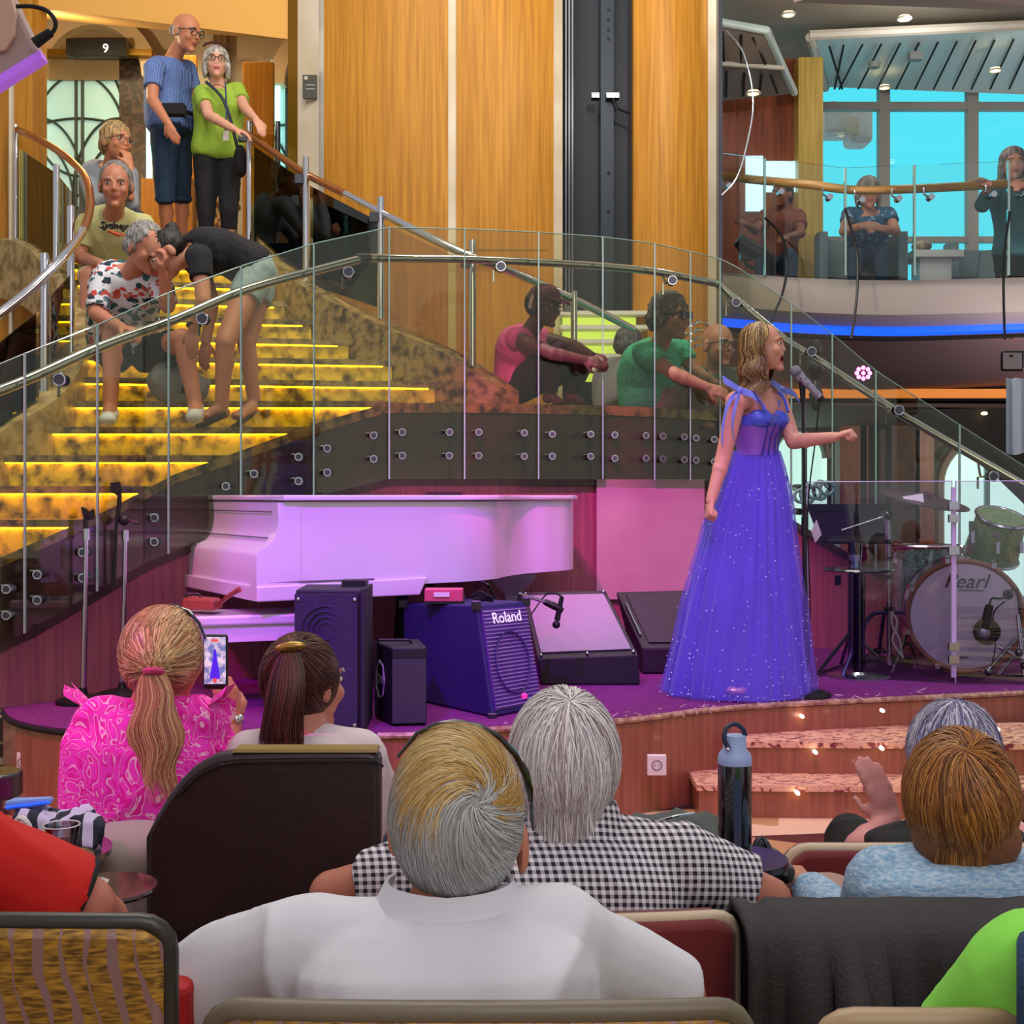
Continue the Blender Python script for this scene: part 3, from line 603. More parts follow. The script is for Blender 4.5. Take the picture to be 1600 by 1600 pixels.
# wall speaker, cloth, par lamp, vase statue
t=thing('wall_monitor','rounded black wall monitor mounted on the mauve soffit','monitor',P(1582,580,9.4))
ob('frame',MB().box(P(1582,564,9.4),(.085,.03,.075)),black,t,bevel=.02); ob('face',MB().box(P(1582,564,9.368),(.068,.004,.06)),mat('grey_screen','#7b7274',.5),t,bevel=.01); ob('logo',MB().box(P(1580,556,9.362),(.014,.002,.008)),black,t)
mb=MB(); mb.loft([[P(x,590+ (i%2)*2,8.0+.03*math.sin(i*1.9)),P(x,708+3*math.sin(i),8.0+.05*math.sin(i*1.9)),P(x,708+3*math.sin(i),8.02+.05*math.sin(i*1.9)),P(x,590+(i%2)*2,8.02+.03*math.sin(i*1.9))] for i,x in enumerate(range(1572,1660,8))])
tag(ob('hanging_cloth',mb,mat('white_cloth','#a9b6c4',.8),None,smooth=1),'pale hanging cloth banner at the right edge','cloth')
t=thing('led_stage_lamp','round stage lamp with ring of glowing pink lamps','light',P(1349,600,8.6))
ob('housing',MB().cone(P(1349,583,8.7),P(1349,583,8.5),.07,.075,20),black,t); pk=mat('pink_led','#ff6ae0',.4,emit=7)
for i in range(9):
    a=2*pi*i/8; r=8.5 if i<8 else 0; p=P(1349+r*math.cos(a)*1.2,583+r*math.sin(a),8.49); ob('lamp',MB().ell(p,(.014,.01,.014)),pk,t)
mb=MB().lathe([(.02,-.24),(.035,-.2),(.05,-.12),(.03,-.05),(.02,-.02),(.06,.05),(.06,.1),(.02,.16),(.04,.2),(.03,.25),(.0,.27)],P(1275,590,8.9),n=16); tag(ob('dark_vase_sculpture',mb,mat('dark_vase','#241f1e',.3),None,smooth=1),'dark bulbous sculpture behind the glass beside the microphone','sculpture')
# top-left spotlight fixture
t=thing('stage_spotlight','large pale spotlight housing with black cable in the top left corner','light',P(20,110,4.0))
lc=mat('lamp_housing','#a88c84',.5)
ob('housing',MB().prism([P(-60,-40,4),P(18,-10,4),P(32,22,4),P(63,84,4),P(-40,152,4),P(-80,60,4)],V((0,.07,0))),lc,t,bevel=.015)
ob('lens_band',MB().prism([P(61,78,3.99),P(66,90,3.99),P(-40,158,3.99),P(-42,142,3.99)],V((0,.05,0))),mat('violet_band','#a05ad0',.4,emit=.5),t)
ob('side_plate',MB().prism([P(-60,-20,3.98),P(14,-20,3.98),P(24,20,3.98),P(22,55,3.98),P(8,78,3.98),P(-60,92,3.98)],V((0,.02,0))),mat('lamp_plate','#c9a08a',.5),t,bevel=.005)
ob('cable',MB().tube(spline([P(26,10,3.95),P(50,10,3.95),P(72,16,3.95),P(86,32,3.95),P(84,48,3.95),P(70,58,3.95),P(54,66,3.95)],5),.007,8),blackm,t,smooth=1); ob('connector',MB().cone(P(80,50,3.95),P(54,68,3.95),.014,.018,10),blackm,t)

ex=thing('ship_superstructure','white ship fitting hanging outside the left lounge window','ship part',P(1320,225,15.5))
ob('housing',MB().box(P(1318,190,15.5),(.28,.2,.19)),MATS['white_paint'],ex,bevel=.04); ob('rounded_end',MB().box(P(1340,200,15.4),(.14,.2,.22)),MATS['white_paint'],ex,bevel=.06); ob('hatch',MB().box(P(1332,196,15.18),(.07,.01,.1)),cream,ex); ob('arm',MB().cone(P(1300,160,15.5),P(1300,215,15.5),.05,.09),MATS['white_paint'],ex)
# ---------- grand piano
ivory=mat('piano_white','#e2dcea',.22,coat=.7)
pw=mat('groove','#55505c',.5)
A0=V((-1.1,5.5,0)); U=V((.859,.512,0)); W_=V((-.512,.859,0))
def Q(u,v,z): return A0+U*u+W_*v+V((0,0,z))
pn=thing('grand_piano','white grand piano with closed lid standing on the stage below the staircase','piano',Q(1,.8,ZST))
out=[(.13,0),(.8,0),(1.05,.03),(1.25,.12),(1.42,.28),(1.62,.42),(1.82,.5),(2.02,.6),(2.13,.78),(2.16,1.0),(2.08,1.24),(1.9,1.42),(1.6,1.56),(.13,1.6)]
def rim(o,grow):
    cx,cy=1.0,.85; return [(u+(u-cx)*grow*.5,v+(v-cy)*grow) for u,v in o]
so=spline([V((u,v,0)) for u,v in out[1:-1]],4); oo=[out[0]]+[(p.x,p.y) for p in so]+[out[-1]]
m=MB(); m.hexa([Q(u,v,.955) for u,v in oo],[Q(u,v,1.335) for u,v in oo]); ob('case',m,ivory,pn,smooth=1)
m=MB(); g=rim(oo,.045); m.hexa([Q(u,v,1.34) for u,v in g],[Q(u,v,1.364) for u,v in g]); ob('lid',m,ivory,pn,bevel=.006)
m=MB(); m.tube([Q(.0,.0,.985),Q(.55,-.012,.985)],.004,4); ob('case_line',m,pw,pn)
m=MB(); m.hexa([Q(.0,-.015,.905),Q(.78,-.015,.905),Q(.78,1.6,.905),Q(0,1.6,.905)],[Q(.0,-.015,.97),Q(.82,-.015,.985),Q(.82,1.6,.985),Q(0,1.6,.97)]); ob('key_bed',m,ivory,pn,bevel=.006)
prof=[(0,.965),(0,1.10),(.015,1.125),(.05,1.14),(.075,1.165),(.09,1.2),(.10,1.25),(.095,1.33),(.2,1.335),(.2,.965)]
def pr(v0,v1,g=0,pf=prof): return MB().hexa([Q(u-g,v0,z) for u,z in pf],[Q(u-g,v1,z) for u,z in pf])
ob('fallboard',pr(.07,1.53,-.02),ivory,pn,smooth=1); ob('arm',pr(-.005,.07),ivory,pn,smooth=1); ob('arm',pr(1.53,1.605),ivory,pn,smooth=1)
m=MB(); m.tube([Q(.108,.1,1.29),Q(.108,1.5,1.29)],.003,4); m.tube([Q(.09,.1,1.175),Q(.09,1.5,1.175)],.003,4); ob('board_seam',m,pw,pn)
for u,v in ((.5,.22),(.5,1.4),(1.85,.95)):
    p=Q(u,v,0); m=MB()
    m.loft([[p+V((x*s,y*s*.8,z)) for x,y in((-1,-1),(1,-1),(1,1),(-1,1))] for s,z in((.13,.93),(.13,.9),(.1,.86),(.045,.8),(.04,.74),(.06,.68),(.045,.6),(.035,.5),(.045,.46),(.05,.45))]); l=ob('leg',m,ivory,pn,bevel=.008)
    ob('caster',MB().cone(p+V((0,-.02,.44)),p+V((0,.02,.44)),.022,n=14),gold,l)
m=MB(); m.box(Q(.75,.8,.6),(.015,.12,.2),math.atan2(U.y,U.x)); ob('pedal_lyre',m,ivory,pn); 
for k in(-.06,0,.06): ob('pedal',MB().box(Q(.68,.8+k,.455),(.06,.015,.008),math.atan2(U.y,U.x)),gold,pn)
m=MB(); m.box(Q(1.2,.55,1.372),(.09,.03,.008),.2); o=ob('folded_papers',m,blackm,None); tag(o,'flat black tablet holder lying on the white piano lid','holder')
# bench
b=thing('piano_bench','white wooden piano bench left of the tall loudspeaker','bench',P(370,1115,5.6))
R=Matrix.Rotation(.35,3,'Z'); c=V((-1.22,5.72,.82)); 
ob('seat',MB().box(c,(.30,.17,.022),M=R),ivory,b,bevel=.01); ob('apron',MB().box(c+V((0,0,-.055)),(.28,.15,.04),M=R),ivory,b)
for i in(-1,1):
    for j in(-1,1):
        q=c+R@V((i*.26,j*.13,0)); ob('leg',MB().loft([[V((q.x+x*s,q.y+y*s,z)) for x,y in((-1,-1),(1,-1),(1,1),(-1,1))] for s,z in((.028,.76),(.022,.6),(.018,.43),(.026,.42))]),ivory,b)
pc=thing('leather_pouch','red brown leather pouch with a strap lying on the piano bench','pouch',P(312,955,5.6))
lea=mat('red_leather','#8a3a2a',.5,bump=.1)
m=MB(); m.hexa([P(282,953,5.62),P(335,955,5.55),P(350,950,5.7),P(300,948,5.76)],[P(284,934,5.62),P(333,936,5.56),P(346,934,5.7),P(300,930,5.76)]); ob('pouch_body',m,lea,pc,bevel=.012); ob('strap',MB().tube([P(344,943,5.65),P(356,932,5.6),P(374,921,5.55),P(376,925,5.55)],[.006,.01,.012,.006],6),lea,pc); ob('flap_handle',MB().tube([P(290,932,5.62),P(292,928,5.62),P(310,928,5.62),P(314,933,5.62)],.006,6),black,pc)
# tall loudspeaker
def speaker_box(name,label,q_bot,q_top,m_): 
    t=thing(name,label,'loudspeaker',sum((V(p) for p in q_bot),V())/4)
    ob('cabinet',MB().hexa(q_bot,q_top),m_,t,bevel=.008); return t
vb=mat('speaker_cloth','#221a2c',.7,bump=.15,bs=120)
ZS=ZST
def foot(px,d): return V((X(px,d),d,ZS+.004))
def at(px,d,z): return V((X(px,d),d,z))
fb=[foot(462,5.13),foot(566,5.10),foot(578,5.42),foot(478,5.45)]; h=.985
t=speaker_box('loudspeaker','tall dark loudspeaker with mesh grille at the left of the small amplifiers',fb,[V((p.x,p.y,h)) for p in fb],vb)
a,b_=fb[0],fb[1]; e=(b_-a)
ob('grille',MB().hexa([a+e*.0+V((0,-.028,.02)),b_-e*.06+V((0,-.028,.02)),b_-e*.06,a],[a+V((0,-.028,h-ZS-.02)),b_-e*.06+V((0,-.028,h-ZS-.02)),b_-e*.06+V((0,0,h-ZS-.02)),a+V((0,0,h-ZS-.02))]),mat('mesh_grille','#33294a',.5,metal=.3,bump=.6,bs=260),t)
for z,r in((.82,.1),(.6,.125)):
    for k in range(4): ob('cone_ring',MB().torus(a+e*.47+V((0,-.03,z-ZS)),(0,1,0),r*(1-k*.22),.004,30,6),mat('grille_ring','#3d3160',.4,metal=.3),t)
for fx,fz in((.06,.05),(.9,.05),(.06,.93),(.9,.93)): ob('screw',MB().ell(a+e*fx+V((0,-.03,(h-ZS)*fz)),.008),chrome,t)
ob('side_strip',MB().hexa([b_+V((-.004,-.012,0)),b_+V((.012,-.012,0)),fb[2]+V((.012,0,0)),fb[2]],[b_+V((-.004,-.012,h-ZS)),b_+V((.012,-.012,h-ZS)),fb[2]+V((.012,0,h-ZS)),fb[2]+V((0,0,h-ZS))]),vb,t)
tt=thing('effects_unit','small black unit lying on the tall loudspeaker under the piano','electronics',P(554,918,5.3)); ob('body',MB().box(P(555,911,5.32),(.05,.05,.014)),black,tt); ob('knob',MB().cone(P(548,906,5.32),P(548,904,5.32),.01),chrome,tt)
# small amp
amp=mat('amp_grey','#33343c',.6); ampd=mat('amp_black','#111114',.6)
fb=[foot(584,5.45),foot(612,5.22),foot(667,5.24),foot(655,5.55)]; h=.742
t=speaker_box('small_amplifier','small grey and black amplifier with partial round logo beside the tall loudspeaker',fb,[V((p.x,p.y,h)) for p in fb],ampd)
a,b_=fb[1],fb[2]; ob('front_panel',MB().hexa([a+V((.004,-.01,.01)),b_+V((-.004,-.01,.01)),b_+V((-.004,0,.01)),a+V((.004,0,.01))],[a+V((.004,-.01,.27)),b_+V((-.004,-.01,.27)),b_+V((-.004,0,.27)),a+V((.004,0,.27))]),amp,t)
ob('handle',MB().tube([P(590,1006,5.3),P(592,1000,5.3),P(640,1000,5.35),P(643,1006,5.35)],.007,6),black,t)
a,b_=fb[0],fb[1]; n=(b_-a).normalized(); nn=V((n.y,-n.x,0))
wl2=mat('logo_grey','#8d9096',.5)
cc=a+(b_-a)*.45+V((0,0,.17))+nn*.006
ob('cloud_logo',MB().tube([cc+n*(.055*math.cos(k*pi/12)*(1+.08*math.cos(k*pi/12*7)))+V((0,0,.075*math.sin(k*pi/12)*(1+.08*math.cos(k*pi/12*7)))) for k in range(25)],.0035,5),wl2,t)
text('logo_text','ON',cc+nn*.002,n,(0,0,1),.055,wl2,t)
# Roland amp
pb=mat('purple_vinyl','#2a1d5c',.55,bump=.1,bs=150)
B_=[foot(632,5.95),foot(769,5.42),foot(848,5.68),foot(735,6.1)]
T_=[at(630,5.95,.86),at(744,5.52,.89),at(822,5.78,.885),at(720,6.15,.87)]
t=speaker_box('keyboard_amplifier','purple keyboard amplifier with slatted grille and maker name in the middle of the stage',B_,T_,pb)
def fq(a,b,c,d,u,v): return a.lerp(b,u).lerp(d.lerp(c,u),v)
fN=((B_[2]-B_[1]).cross(T_[1]-B_[1])).normalized(); 
if fN.y>0: fN=-fN
F_=lambda u,v,o=0: fq(B_[1],B_[2],T_[2],T_[1],u,v)+fN*o
ob('grille',MB().hexa([F_(.06,.05),F_(.96,.05),F_(.96,.95),F_(.06,.95)],[F_(.06,.05,.006),F_(.96,.05,.006),F_(.96,.95,.006),F_(.06,.95,.006)]),mat('grille_violet','#6a3a9a',.45,metal=.4),t)
sm=mat('slat_silver','#b79fd8',.3,metal=.7)
for k in range(26): v=.07+.86*k/25; ob('slat',MB().tube([F_(.07,v,.01),F_(.95,v,.01)],.0035,4),sm,t)
ob('speaker_cone',MB().tube([F_(.5+.33*math.cos(k*pi/15),.45+.28*math.sin(k*pi/15),.015) for k in range(31)],.004,5),pb,t)
text('maker_name','Roland',F_(.5,.86,.018),B_[2]-B_[1],T_[1]-B_[1],.07,mat('logo_white','#ffffff',.4,emit=.3),t)
ob('red_badge',MB().ell(F_(.62,.13,.014),(.014,.006,.014)),mat('badge_pink','#ff3a9a',.4,emit=.5),t)
for p in B_+T_: ob('corner_guard',MB().box(p,(.02,.02,.02)),steel,t,bevel=.005)
# shadow panel recess on side 
t=thing('red_di_box','pink red electronic box with coiled leads on top of the keyboard amplifier','electronics',P(700,940,5.75))
ob('body',MB().box(P(694,929,5.75),(.085,.05,.028)),mat('di_red','#d2506e',.4),t,bevel=.004); ob('base',MB().box(P(694,940,5.75),(.09,.06,.006)),black,t); ob('label',MB().box(P(690,929,5.69),(.035,.002,.01)),sock,t)
for k in range(4): ob('cable',MB().tube(spline([P(735,932,5.75),P(748,924+k*2,5.72),P(760+k*3,930+k,5.7),P(752,938,5.72),P(740+k,935,5.7),P(770,936+k,5.75)],4),.006,6),blackm,t)
# wedges
gr=mat('monitor_mesh','#8c8a8e',.5,metal=.2,bump=.5,bs=220)
t=thing('stage_monitor','wedge floor monitor with pale mesh face behind the keyboard amplifier','monitor',P(910,1070,6.4))
b0=[foot(845,6.36),foot(1000,6.36),foot(975,6.95),foot(850,6.95)]
t0=[at(840,6.36,.55),at(998,6.36,.57),at(946,6.72,.865),at(815,6.72,.855)]
ob('cabinet',MB().poly(b0+t0+[at(850,6.95,.8),at(940,6.95,.8)],[(0,1,2,3),(0,1,5,4),(4,5,6,7),(7,6,9,8),(8,9,2,3),(1,2,9,6,5),(0,4,7,8,3)]),ampd,t,bevel=.006)
G=lambda u,v,o=0: fq(t0[0],t0[1],t0[2],t0[3],u,v)+V((0,-.8,.6))*o
ob('grille',MB().hexa([G(.05,.08),G(.95,.08),G(.95,.93),G(.05,.93)],[G(.05,.08,.01),G(.95,.08,.01),G(.95,.93,.01),G(.05,.93,.01)]),gr,t)
for u,v in((.04,.04),(.96,.04),(.5,.04),(.04,.96),(.96,.96)): ob('screw',MB().ell(G(u,v,.01),.009),chrome,t)
t=thing('stage_monitor','black wedge floor monitor partly behind the singer gown','monitor',P(1020,1050,6.9))
b0=[foot(1003,6.75),foot(1120,6.75),foot(1110,7.2),foot(990,7.2)]
t0=[at(1003,6.75,.56),at(1118,6.75,.56),at(1075,7.1,.84),at(962,7.1,.83)]
ob('cabinet',MB().hexa(b0[:2]+[b0[2],b0[3]],t0),ampd,t,bevel=.01)
G2=lambda u,v,o=0: fq(t0[0],t0[1],t0[2],t0[3],u,v)+V((0,-.8,.6))*o
ob('grille',MB().hexa([G2(.12,.08),G2(.95,.08),G2(.95,.93),G2(.12,.93)],[G2(.12,.08,.01),G2(.95,.08,.01),G2(.95,.93,.01),G2(.12,.93,.01)]),mat('dark_mesh','#26242a',.6,bump=.4,bs=220),t); ob('side_handle',MB().tube([G2(.05,.2,.01),G2(.05,.75,.012)],.008,6),chrome,t)
# booms
def mic(t,a,b,r=.012,m_=black,hm=None):
    a=V(a);b=V(b); q=ob('microphone_body',MB().cone(b.lerp(a,.0),a.lerp(b,.25),r*.75,r,12),m_,t,smooth=1); ob('microphone_head',MB().ell(a.lerp(b,.12),r*1.35),hm or m_,t,smooth=1)
t=thing('microphone_stand','short boom stand with black microphone in front of the pale wedge monitor','microphone stand',foot(812,6.2))
ob('boom_arm',MB().cone(P(812,928,5.9),P(853,941,6.0),.008),chrome,t,smooth=1); ob('clutch',MB().tube([P(850,940,6.0),P(866,947,6.0),P(880,954,6.0)],[.014,.018,.012],8),black,t,smooth=1); mic(t,P(868,982,6.0),P(878,932,6.0),.014)
ob('pole',MB().cone(foot(812,5.9),P(812,928,5.9),.009),black,t); ob('base',MB().cone(foot(812,5.9),foot(812,5.9)+V((0,0,.02)),.09,.08,20),black,t)
ob('cable',MB().tube(spline([P(878,932,6.0),P(866,927,6.1),P(852,930,6.3),P(830,960,6.2)],4),.004,6),blackm,t)
t=thing('microphone_stand','low boom microphone reaching under the piano tail','microphone stand',foot(790,6.35))
mic(t,P(692,884,6.3),P(735,902,6.3),.014); ob('boom_arm',MB().cone(P(733,901,6.3),P(763,913,6.3),.008),chrome,t); ob('pole',MB().tube([P(763,913,6.3),P(772,930,6.3),foot(775,6.3)],.009,6),black,t); ob('base',MB().cone(foot(775,6.3),foot(775,6.3)+V((0,0,.02)),.1,.09,20),black,t)
t=thing('speaker_pole','thick black speaker pole standing under the white piano','stand',foot(625,6.4)); ob('pole',MB().cone(foot(621,6.4),P(632,885,6.4),.035,.03),blackm,t); ob('pole_cap',MB().cone(P(632,885,6.4),P(632,878,6.4),.05,n=14),blackm,t)
t=thing('speaker_pole','slimmer black pole behind the piano between keyboard amplifier and wall','stand',foot(675,6.9)); ob('pole',MB().cone(foot(672,6.95),P(672,880,6.95),.02,.02),blackm,t); ob('pole_cap',MB().cone(P(672,880,6.95),P(672,872,6.95),.03,n=14),blackm,t)
# main mic stand
t=thing('microphone_stand','black straight microphone stand with round base in front of the singer','microphone stand',P(1258,1086,6.02))
bp=V((X(1260,6.02),6.02,ZS)); ob('base',MB().lathe([(.115,.0),(.115,.014),(.08,.026),(.02,.034),(.016,.06)],bp,n=32),black,t,smooth=1)
tp=P(1255,628,6.0); mid=P(1257,828,6.02)
ob('lower_pole',MB().cone(bp+V((0,0,.03)),mid,.0115),black,t,smooth=1); ob('upper_pole',MB().cone(mid,tp,.008),black,t,smooth=1); ob('clutch',MB().cone(mid+V((0,0,-.03)),mid+V((0,0,.06)),.016,.014),black,t,smooth=1); ob('clip',MB().tube([tp,P(1254,608,6.0),P(1252,596,6.0)],[.012,.015,.012],8),black,t,smooth=1)
ob('cable',MB().tube(spline([P(1280,622,5.97),P(1275,680,6.0),P(1262,800,6.05),P(1266,950,6.08),P(1262,1060,6.1)],5),.0035,6),blackm,t)
t=thing('microphone','glittering silver microphone clipped to the stand in front of the singer face','microphone',P(1260,600,5.97))
gl=mat('silver_glitter','#cfd2dc',.3,.7,col2='#6a6a80',ns=150,bump=.5,bs=300)
a,b_=P(1243,580,5.97),P(1281,620,5.97); ob('body',MB().tube([a.lerp(b_,.12),a.lerp(b_,.3),b_],[.025,.019,.016],14),gl,t,smooth=1); ob('head',MB().ell(a,(.026,.026,.028)),mat('mic_mesh','#8a90a0',.35,.8,bump=.8,bs=400),t,smooth=1); ob('end_cap',MB().cone(b_,b_+(b_-a)*.12,.015,.013),black,t)
# left stands
def lstand(label,px,base_y,topy,extra):
    d=dy(base_y); t=thing('microphone_stand',label,'microphone stand',V((X(px,d),d,ZS))); bp=V((X(px-2,d),d,ZS))
    ob('base',MB().lathe([(.12,0),(.12,.016),(.08,.03),(.02,.04),(.016,.07)],bp,n=32),black,t,smooth=1)
    tp=P(px+3,topy,d); ob('lower_pole',MB().cone(bp+V((0,0,.03)),bp.lerp(tp,.55),.014),chrome,t,smooth=1); ob('upper_pole',MB().cone(bp.lerp(tp,.5),tp,.0105),chrome,t,smooth=1); ob('clutch',MB().cone(tp+V((0,0,-.05)),tp,.018,.016),chrome,t,smooth=1); extra(t,d)
lstand('chrome microphone stand with empty clip at the far left of the stage',132,1098,826,lambda t,d:(ob('neck',MB().tube([P(134,826,d),P(133,812,d),P(136,805,d)],.011,8),black,t,smooth=1),ob('clip',MB().prism([P(126,792,d),P(131,794,d),P(137,800,d),P(144,796,d),P(145,806,d),P(139,813,d),P(130,808,d)],V((0,.03,0))),black,t)))
lstand('chrome microphone stand with black swivel boom left of the piano',193,1088,828,lambda t,d:(ob('boom',MB().tube([P(187,770,d-.03),P(186,790,d-.03),P(182,820,d-.03),P(177,915,d-.03)],[.01,.012,.008,.011],8),black,t,smooth=1),ob('clip',MB().prism([P(172,754,d-.04),P(184,753,d-.04),P(188,766,d-.04),P(182,774,d-.04),P(173,768,d-.04)],V((0,.03,0))),black,t),ob('swivel',MB().ell(P(194,813,d-.02),.026).tube([P(194,812,d-.02),P(206,813,d-.03),P(215,818,d-.03)],[.008,.005,.009],6),black,t,smooth=1)))
# cocktail table
d=6.64; t=thing('cocktail_table','tall round glass topped table with chrome column beside the microphone stand','table',V((X(1348,d),d,ZS)))
c=V((X(1342,d),d,ZS)); ob('base',MB().lathe([(.165,0),(.165,.01),(.05,.018),(.04,.03)],c,n=40),chrome,t,smooth=1); ob('column',MB().cone(c+V((0,0,.02)),V((c.x,c.y,.975)),.033,n=20),mat('dark_chrome','#4a4658',.15,1),t,smooth=1); ob('top',MB().lathe([(.18,0),(.185,.005),(.18,.012)],V((c.x,c.y,.972)),n=40),mat('smoked_glass','#1e2c2e',.08,coat=1),t,smooth=1)
for i in range(5): ob('top_clip',MB().ell(V((c.x-.17+.085*i,c.y-.1 if i in(1,2,3) else c.y-.02,.975)),(.014,.012,.008)),chrome,t)
t=thing('plastic_cup','clear plastic cup of water on the glass cocktail table','cup',P(1336,890,6.6)); c2=V((X(1336,6.62),6.62,.986))
ob('cup',MB().lathe([(.028,0),(.038,.135),(.036,.135),(.026,.003)],c2,n=24),glass('cup_glass','#dfe8f4',.15),t,smooth=1); ob('water',MB().lathe([(.025,.004),(.032,.07)],c2,n=24),mat('water_label','#cfc8e6',.2,coat=1),t,smooth=1)
# music stand and monitor
t=thing('music_stand','black music stand with flat tray behind the cocktail table','music stand',foot(1329,6.9)); 
ob('tray',MB().hexa([P(1292,850,6.85),P(1388,850,6.85),P(1400,840,7.05),P(1300,840,7.05)],[P(1292,846,6.85),P(1388,846,6.85),P(1400,837,7.05),P(1300,837,7.05)]),black,t); ob('pole',MB().cone(foot(1329,6.95),P(1331,845,6.95),.016),steel,t)
for dx,dy_ in((-.2,-.12),(.2,-.1),(0,.2)): ob('leg',MB().tube([foot(1329,6.95)+V((0,0,.2)),foot(1329,6.95)+V((dx,dy_,.0))],.01,6),steel,t)
t=thing('stage_monitor','large dark slanted monitor standing behind the music stand','monitor',foot(1320,7.3)); ob('cabinet',MB().hexa([P(1283,848,7.3),P(1395,848,7.3),P(1395,848,7.4),P(1283,848,7.4)],[P(1262,796,7.25),P(1375,796,7.25),P(1375,790,7.4),P(1262,790,7.4)]),mat('monitor_grey','#3a3740',.6),t,bevel=.01); ob('top_bar',MB().box(P(1318,793,7.3),(.22,.05,.02)),ampd,t); ob('stand',MB().cone(foot(1330,7.35),P(1330,848,7.35),.02),black,t); ob('clip',MB().prism([P(1268,830,7.2),P(1276,812,7.2),P(1284,835,7.2),P(1274,848,7.2)],V((0,.01,0))),sock,t)
for k in range(5): tag(ob('coiled_cable',MB().tube([P(1252+k*10+11*math.cos(a/2),775-k*3+14*math.sin(a/2)*(1 if k%2 else .7),7.6) for a in range(13)],.012,6),mat('cable_teal','#6f9a94',.4),None,smooth=1),'grey green cable loop hanging in the glass gap behind the microphone stand','cable','cable loops behind the glass')
# power strip, cables
t=thing('power_box','black power distribution box on the carpet behind the cocktail table','electronics',foot(1380,6.85)); ob('body',MB().box(foot(1385,6.9)+V((0,0,.035)),(.12,.08,.033)),black,t); ob('socket_plate',MB().box(foot(1362,6.82)+V((0,-.003,.035)),(.03,.002,.02)),steel,t)
for i,(pts,lb) in enumerate((([(1262,1058,6.4),(1300,1045,6.9),(1345,1030,7.1),(1375,1012,7.2),(1395,1030,7),(1420,1040,6.8)],'black cable heap on the carpet behind the cocktail table'),([(1400,1030,6.9),(1420,1005,6.9),(1440,1050,6.6),(1480,1056,6.55),(1540,1058,6.5),(1640,1054,6.5)],'black cable running along the carpet in front of the bass drum'),([(1330,1052,6.7),(1360,1020,6.9),(1392,1022,6.9),(1404,1040,6.8),(1380,1052,6.7)],'short looped black lead beside the power box'))):
    tag(ob('stage_cable',MB().tube(spline([V((X(a,b2),b2,max(Z(c_,b2),ZS+.006))) if 1 else 0 for a,c_,b2 in pts],5),.006,6),blackm,None),lb,'cable')
tag(ob('tape_mark',MB().box(P(1309,907,7.74),(.018,.004,.03)),black,None),'tiny black plate on the wood wall right of the singer','plate')
# ---------- drums
spk=mat('green_sparkle','#4e6e66',.3,.5,col2='#b8cfc4',ns=140,amt=.9,ramp=(.5,.66),coat=.6,spec=.6)
spk2=mat('lime_sparkle','#6f9a5a',.35,.4,col2='#c8dca8',ns=140,ramp=(.5,.7),coat=.5)
dh=mat('drum_head','#d8cbe6',.45)
kit=thing('drum_kit','green sparkle drum kit with large white bass drum at the right of the stage','drum kit',foot(1500,6.9))
bc=P(1508,963,6.62); ax=V((.28,1,0)).normalized(); R_=.285
bd_=ob('bass_drum',MB().lathe([(R_*.97,.0),(R_,.02),(R_,.42),(R_*.97,.44)],bc,ax,48),spk,kit,smooth=1)
ob('drum_head',MB().lathe([(R_*.95,-.006),(R_*.95,.004)],bc,ax,48),dh,bd_); ob('hoop',MB().torus(bc+ax*.0,ax,R_,.014,48,8),mat('hoop_bronze','#a4705e',.3,.2),bd_,smooth=1); ob('hoop',MB().torus(bc+ax*.42,ax,R_,.014,48,8),chrome,bd_,smooth=1)
rx=V((1,-.28,0)).normalized(); hole=bc+rx*.105+V((0,0,-.075))-ax*.008
ob('port_hole',MB().lathe([(.062,0),(.062,.004)],hole,ax,28),blackm,bd_); ob('port_ring',MB().torus(hole,ax,.064,.004,28,6),black,bd_)
ink=mat('logo_ink','#2c2140',.5)
text('maker_name','Pearl',bc-ax*.012+V((-.0,0,.18)),rx,(0,0,1),.105,ink,bd_,shear=.35); ob('name_underline',MB().box(bc-ax*.012+rx*.03+V((0,0,.135)),(.06,.002,.002),math.atan2(rx.y,rx.x)),ink,bd_); text('series_name','Masters',bc-ax*.012+V((.0,0,-.21))+rx*-.02,rx,(0,0,1),.022,ink,bd_,shear=.3)
for k in range(8):
    a=k*pi/4+.3; e=rx*math.cos(a)+V((0,0,math.sin(a))); ob('lug',MB().box(bc+e*(R_+.018)+ax*.1,(.012,.03,.012)),chrome,bd_,bevel=.004); ob('claw',MB().box(bc+e*(R_+.012)-ax*.008,(.012,.008,.012)),chrome,bd_)
for s in(-1,1): ob('spur',MB().tube([bc+rx*s*.28+ax*.15+V((0,0,-.1)),bc+rx*s*.36+ax*-.02+V((0,0,ZS-bc.z+.01))],.01,8),chrome,bd_)
ft=ob('floor_tom',MB().lathe([(.185,-.2),(.19,-.19),(.19,.19),(.185,.2)],P(1448,906,7.35),(0,0,1),40),spk,kit,smooth=1)
for s in(-1,1): ob('hoop',MB().torus(P(1448,906,7.35)+V((0,0,s*.195)),(0,0,1),.193,.01,40,6),chrome,ft,smooth=1)
for k in range(6):
    a=k*pi/3+.2; p=P(1448,906,7.35)+V((.2*math.cos(a),.2*math.sin(a),0)); ob('lug',MB().box(p+V((0,0,.13)),(.01,.01,.03)),chrome,ft); 
    if k%2==0: ob('leg',MB().cone(V((p.x*1.005,p.y,ZS)),p+V((0,0,.06)),.008),chrome,ft)
ra=V((.12,-.45,1)).normalized(); rc=P(1556,839,6.75)
rt=ob('rack_tom',MB().lathe([(.135,-.12),(.14,-.11),(.125,.11),(.12,.12)],rc,ra,36),spk2,kit,smooth=1)
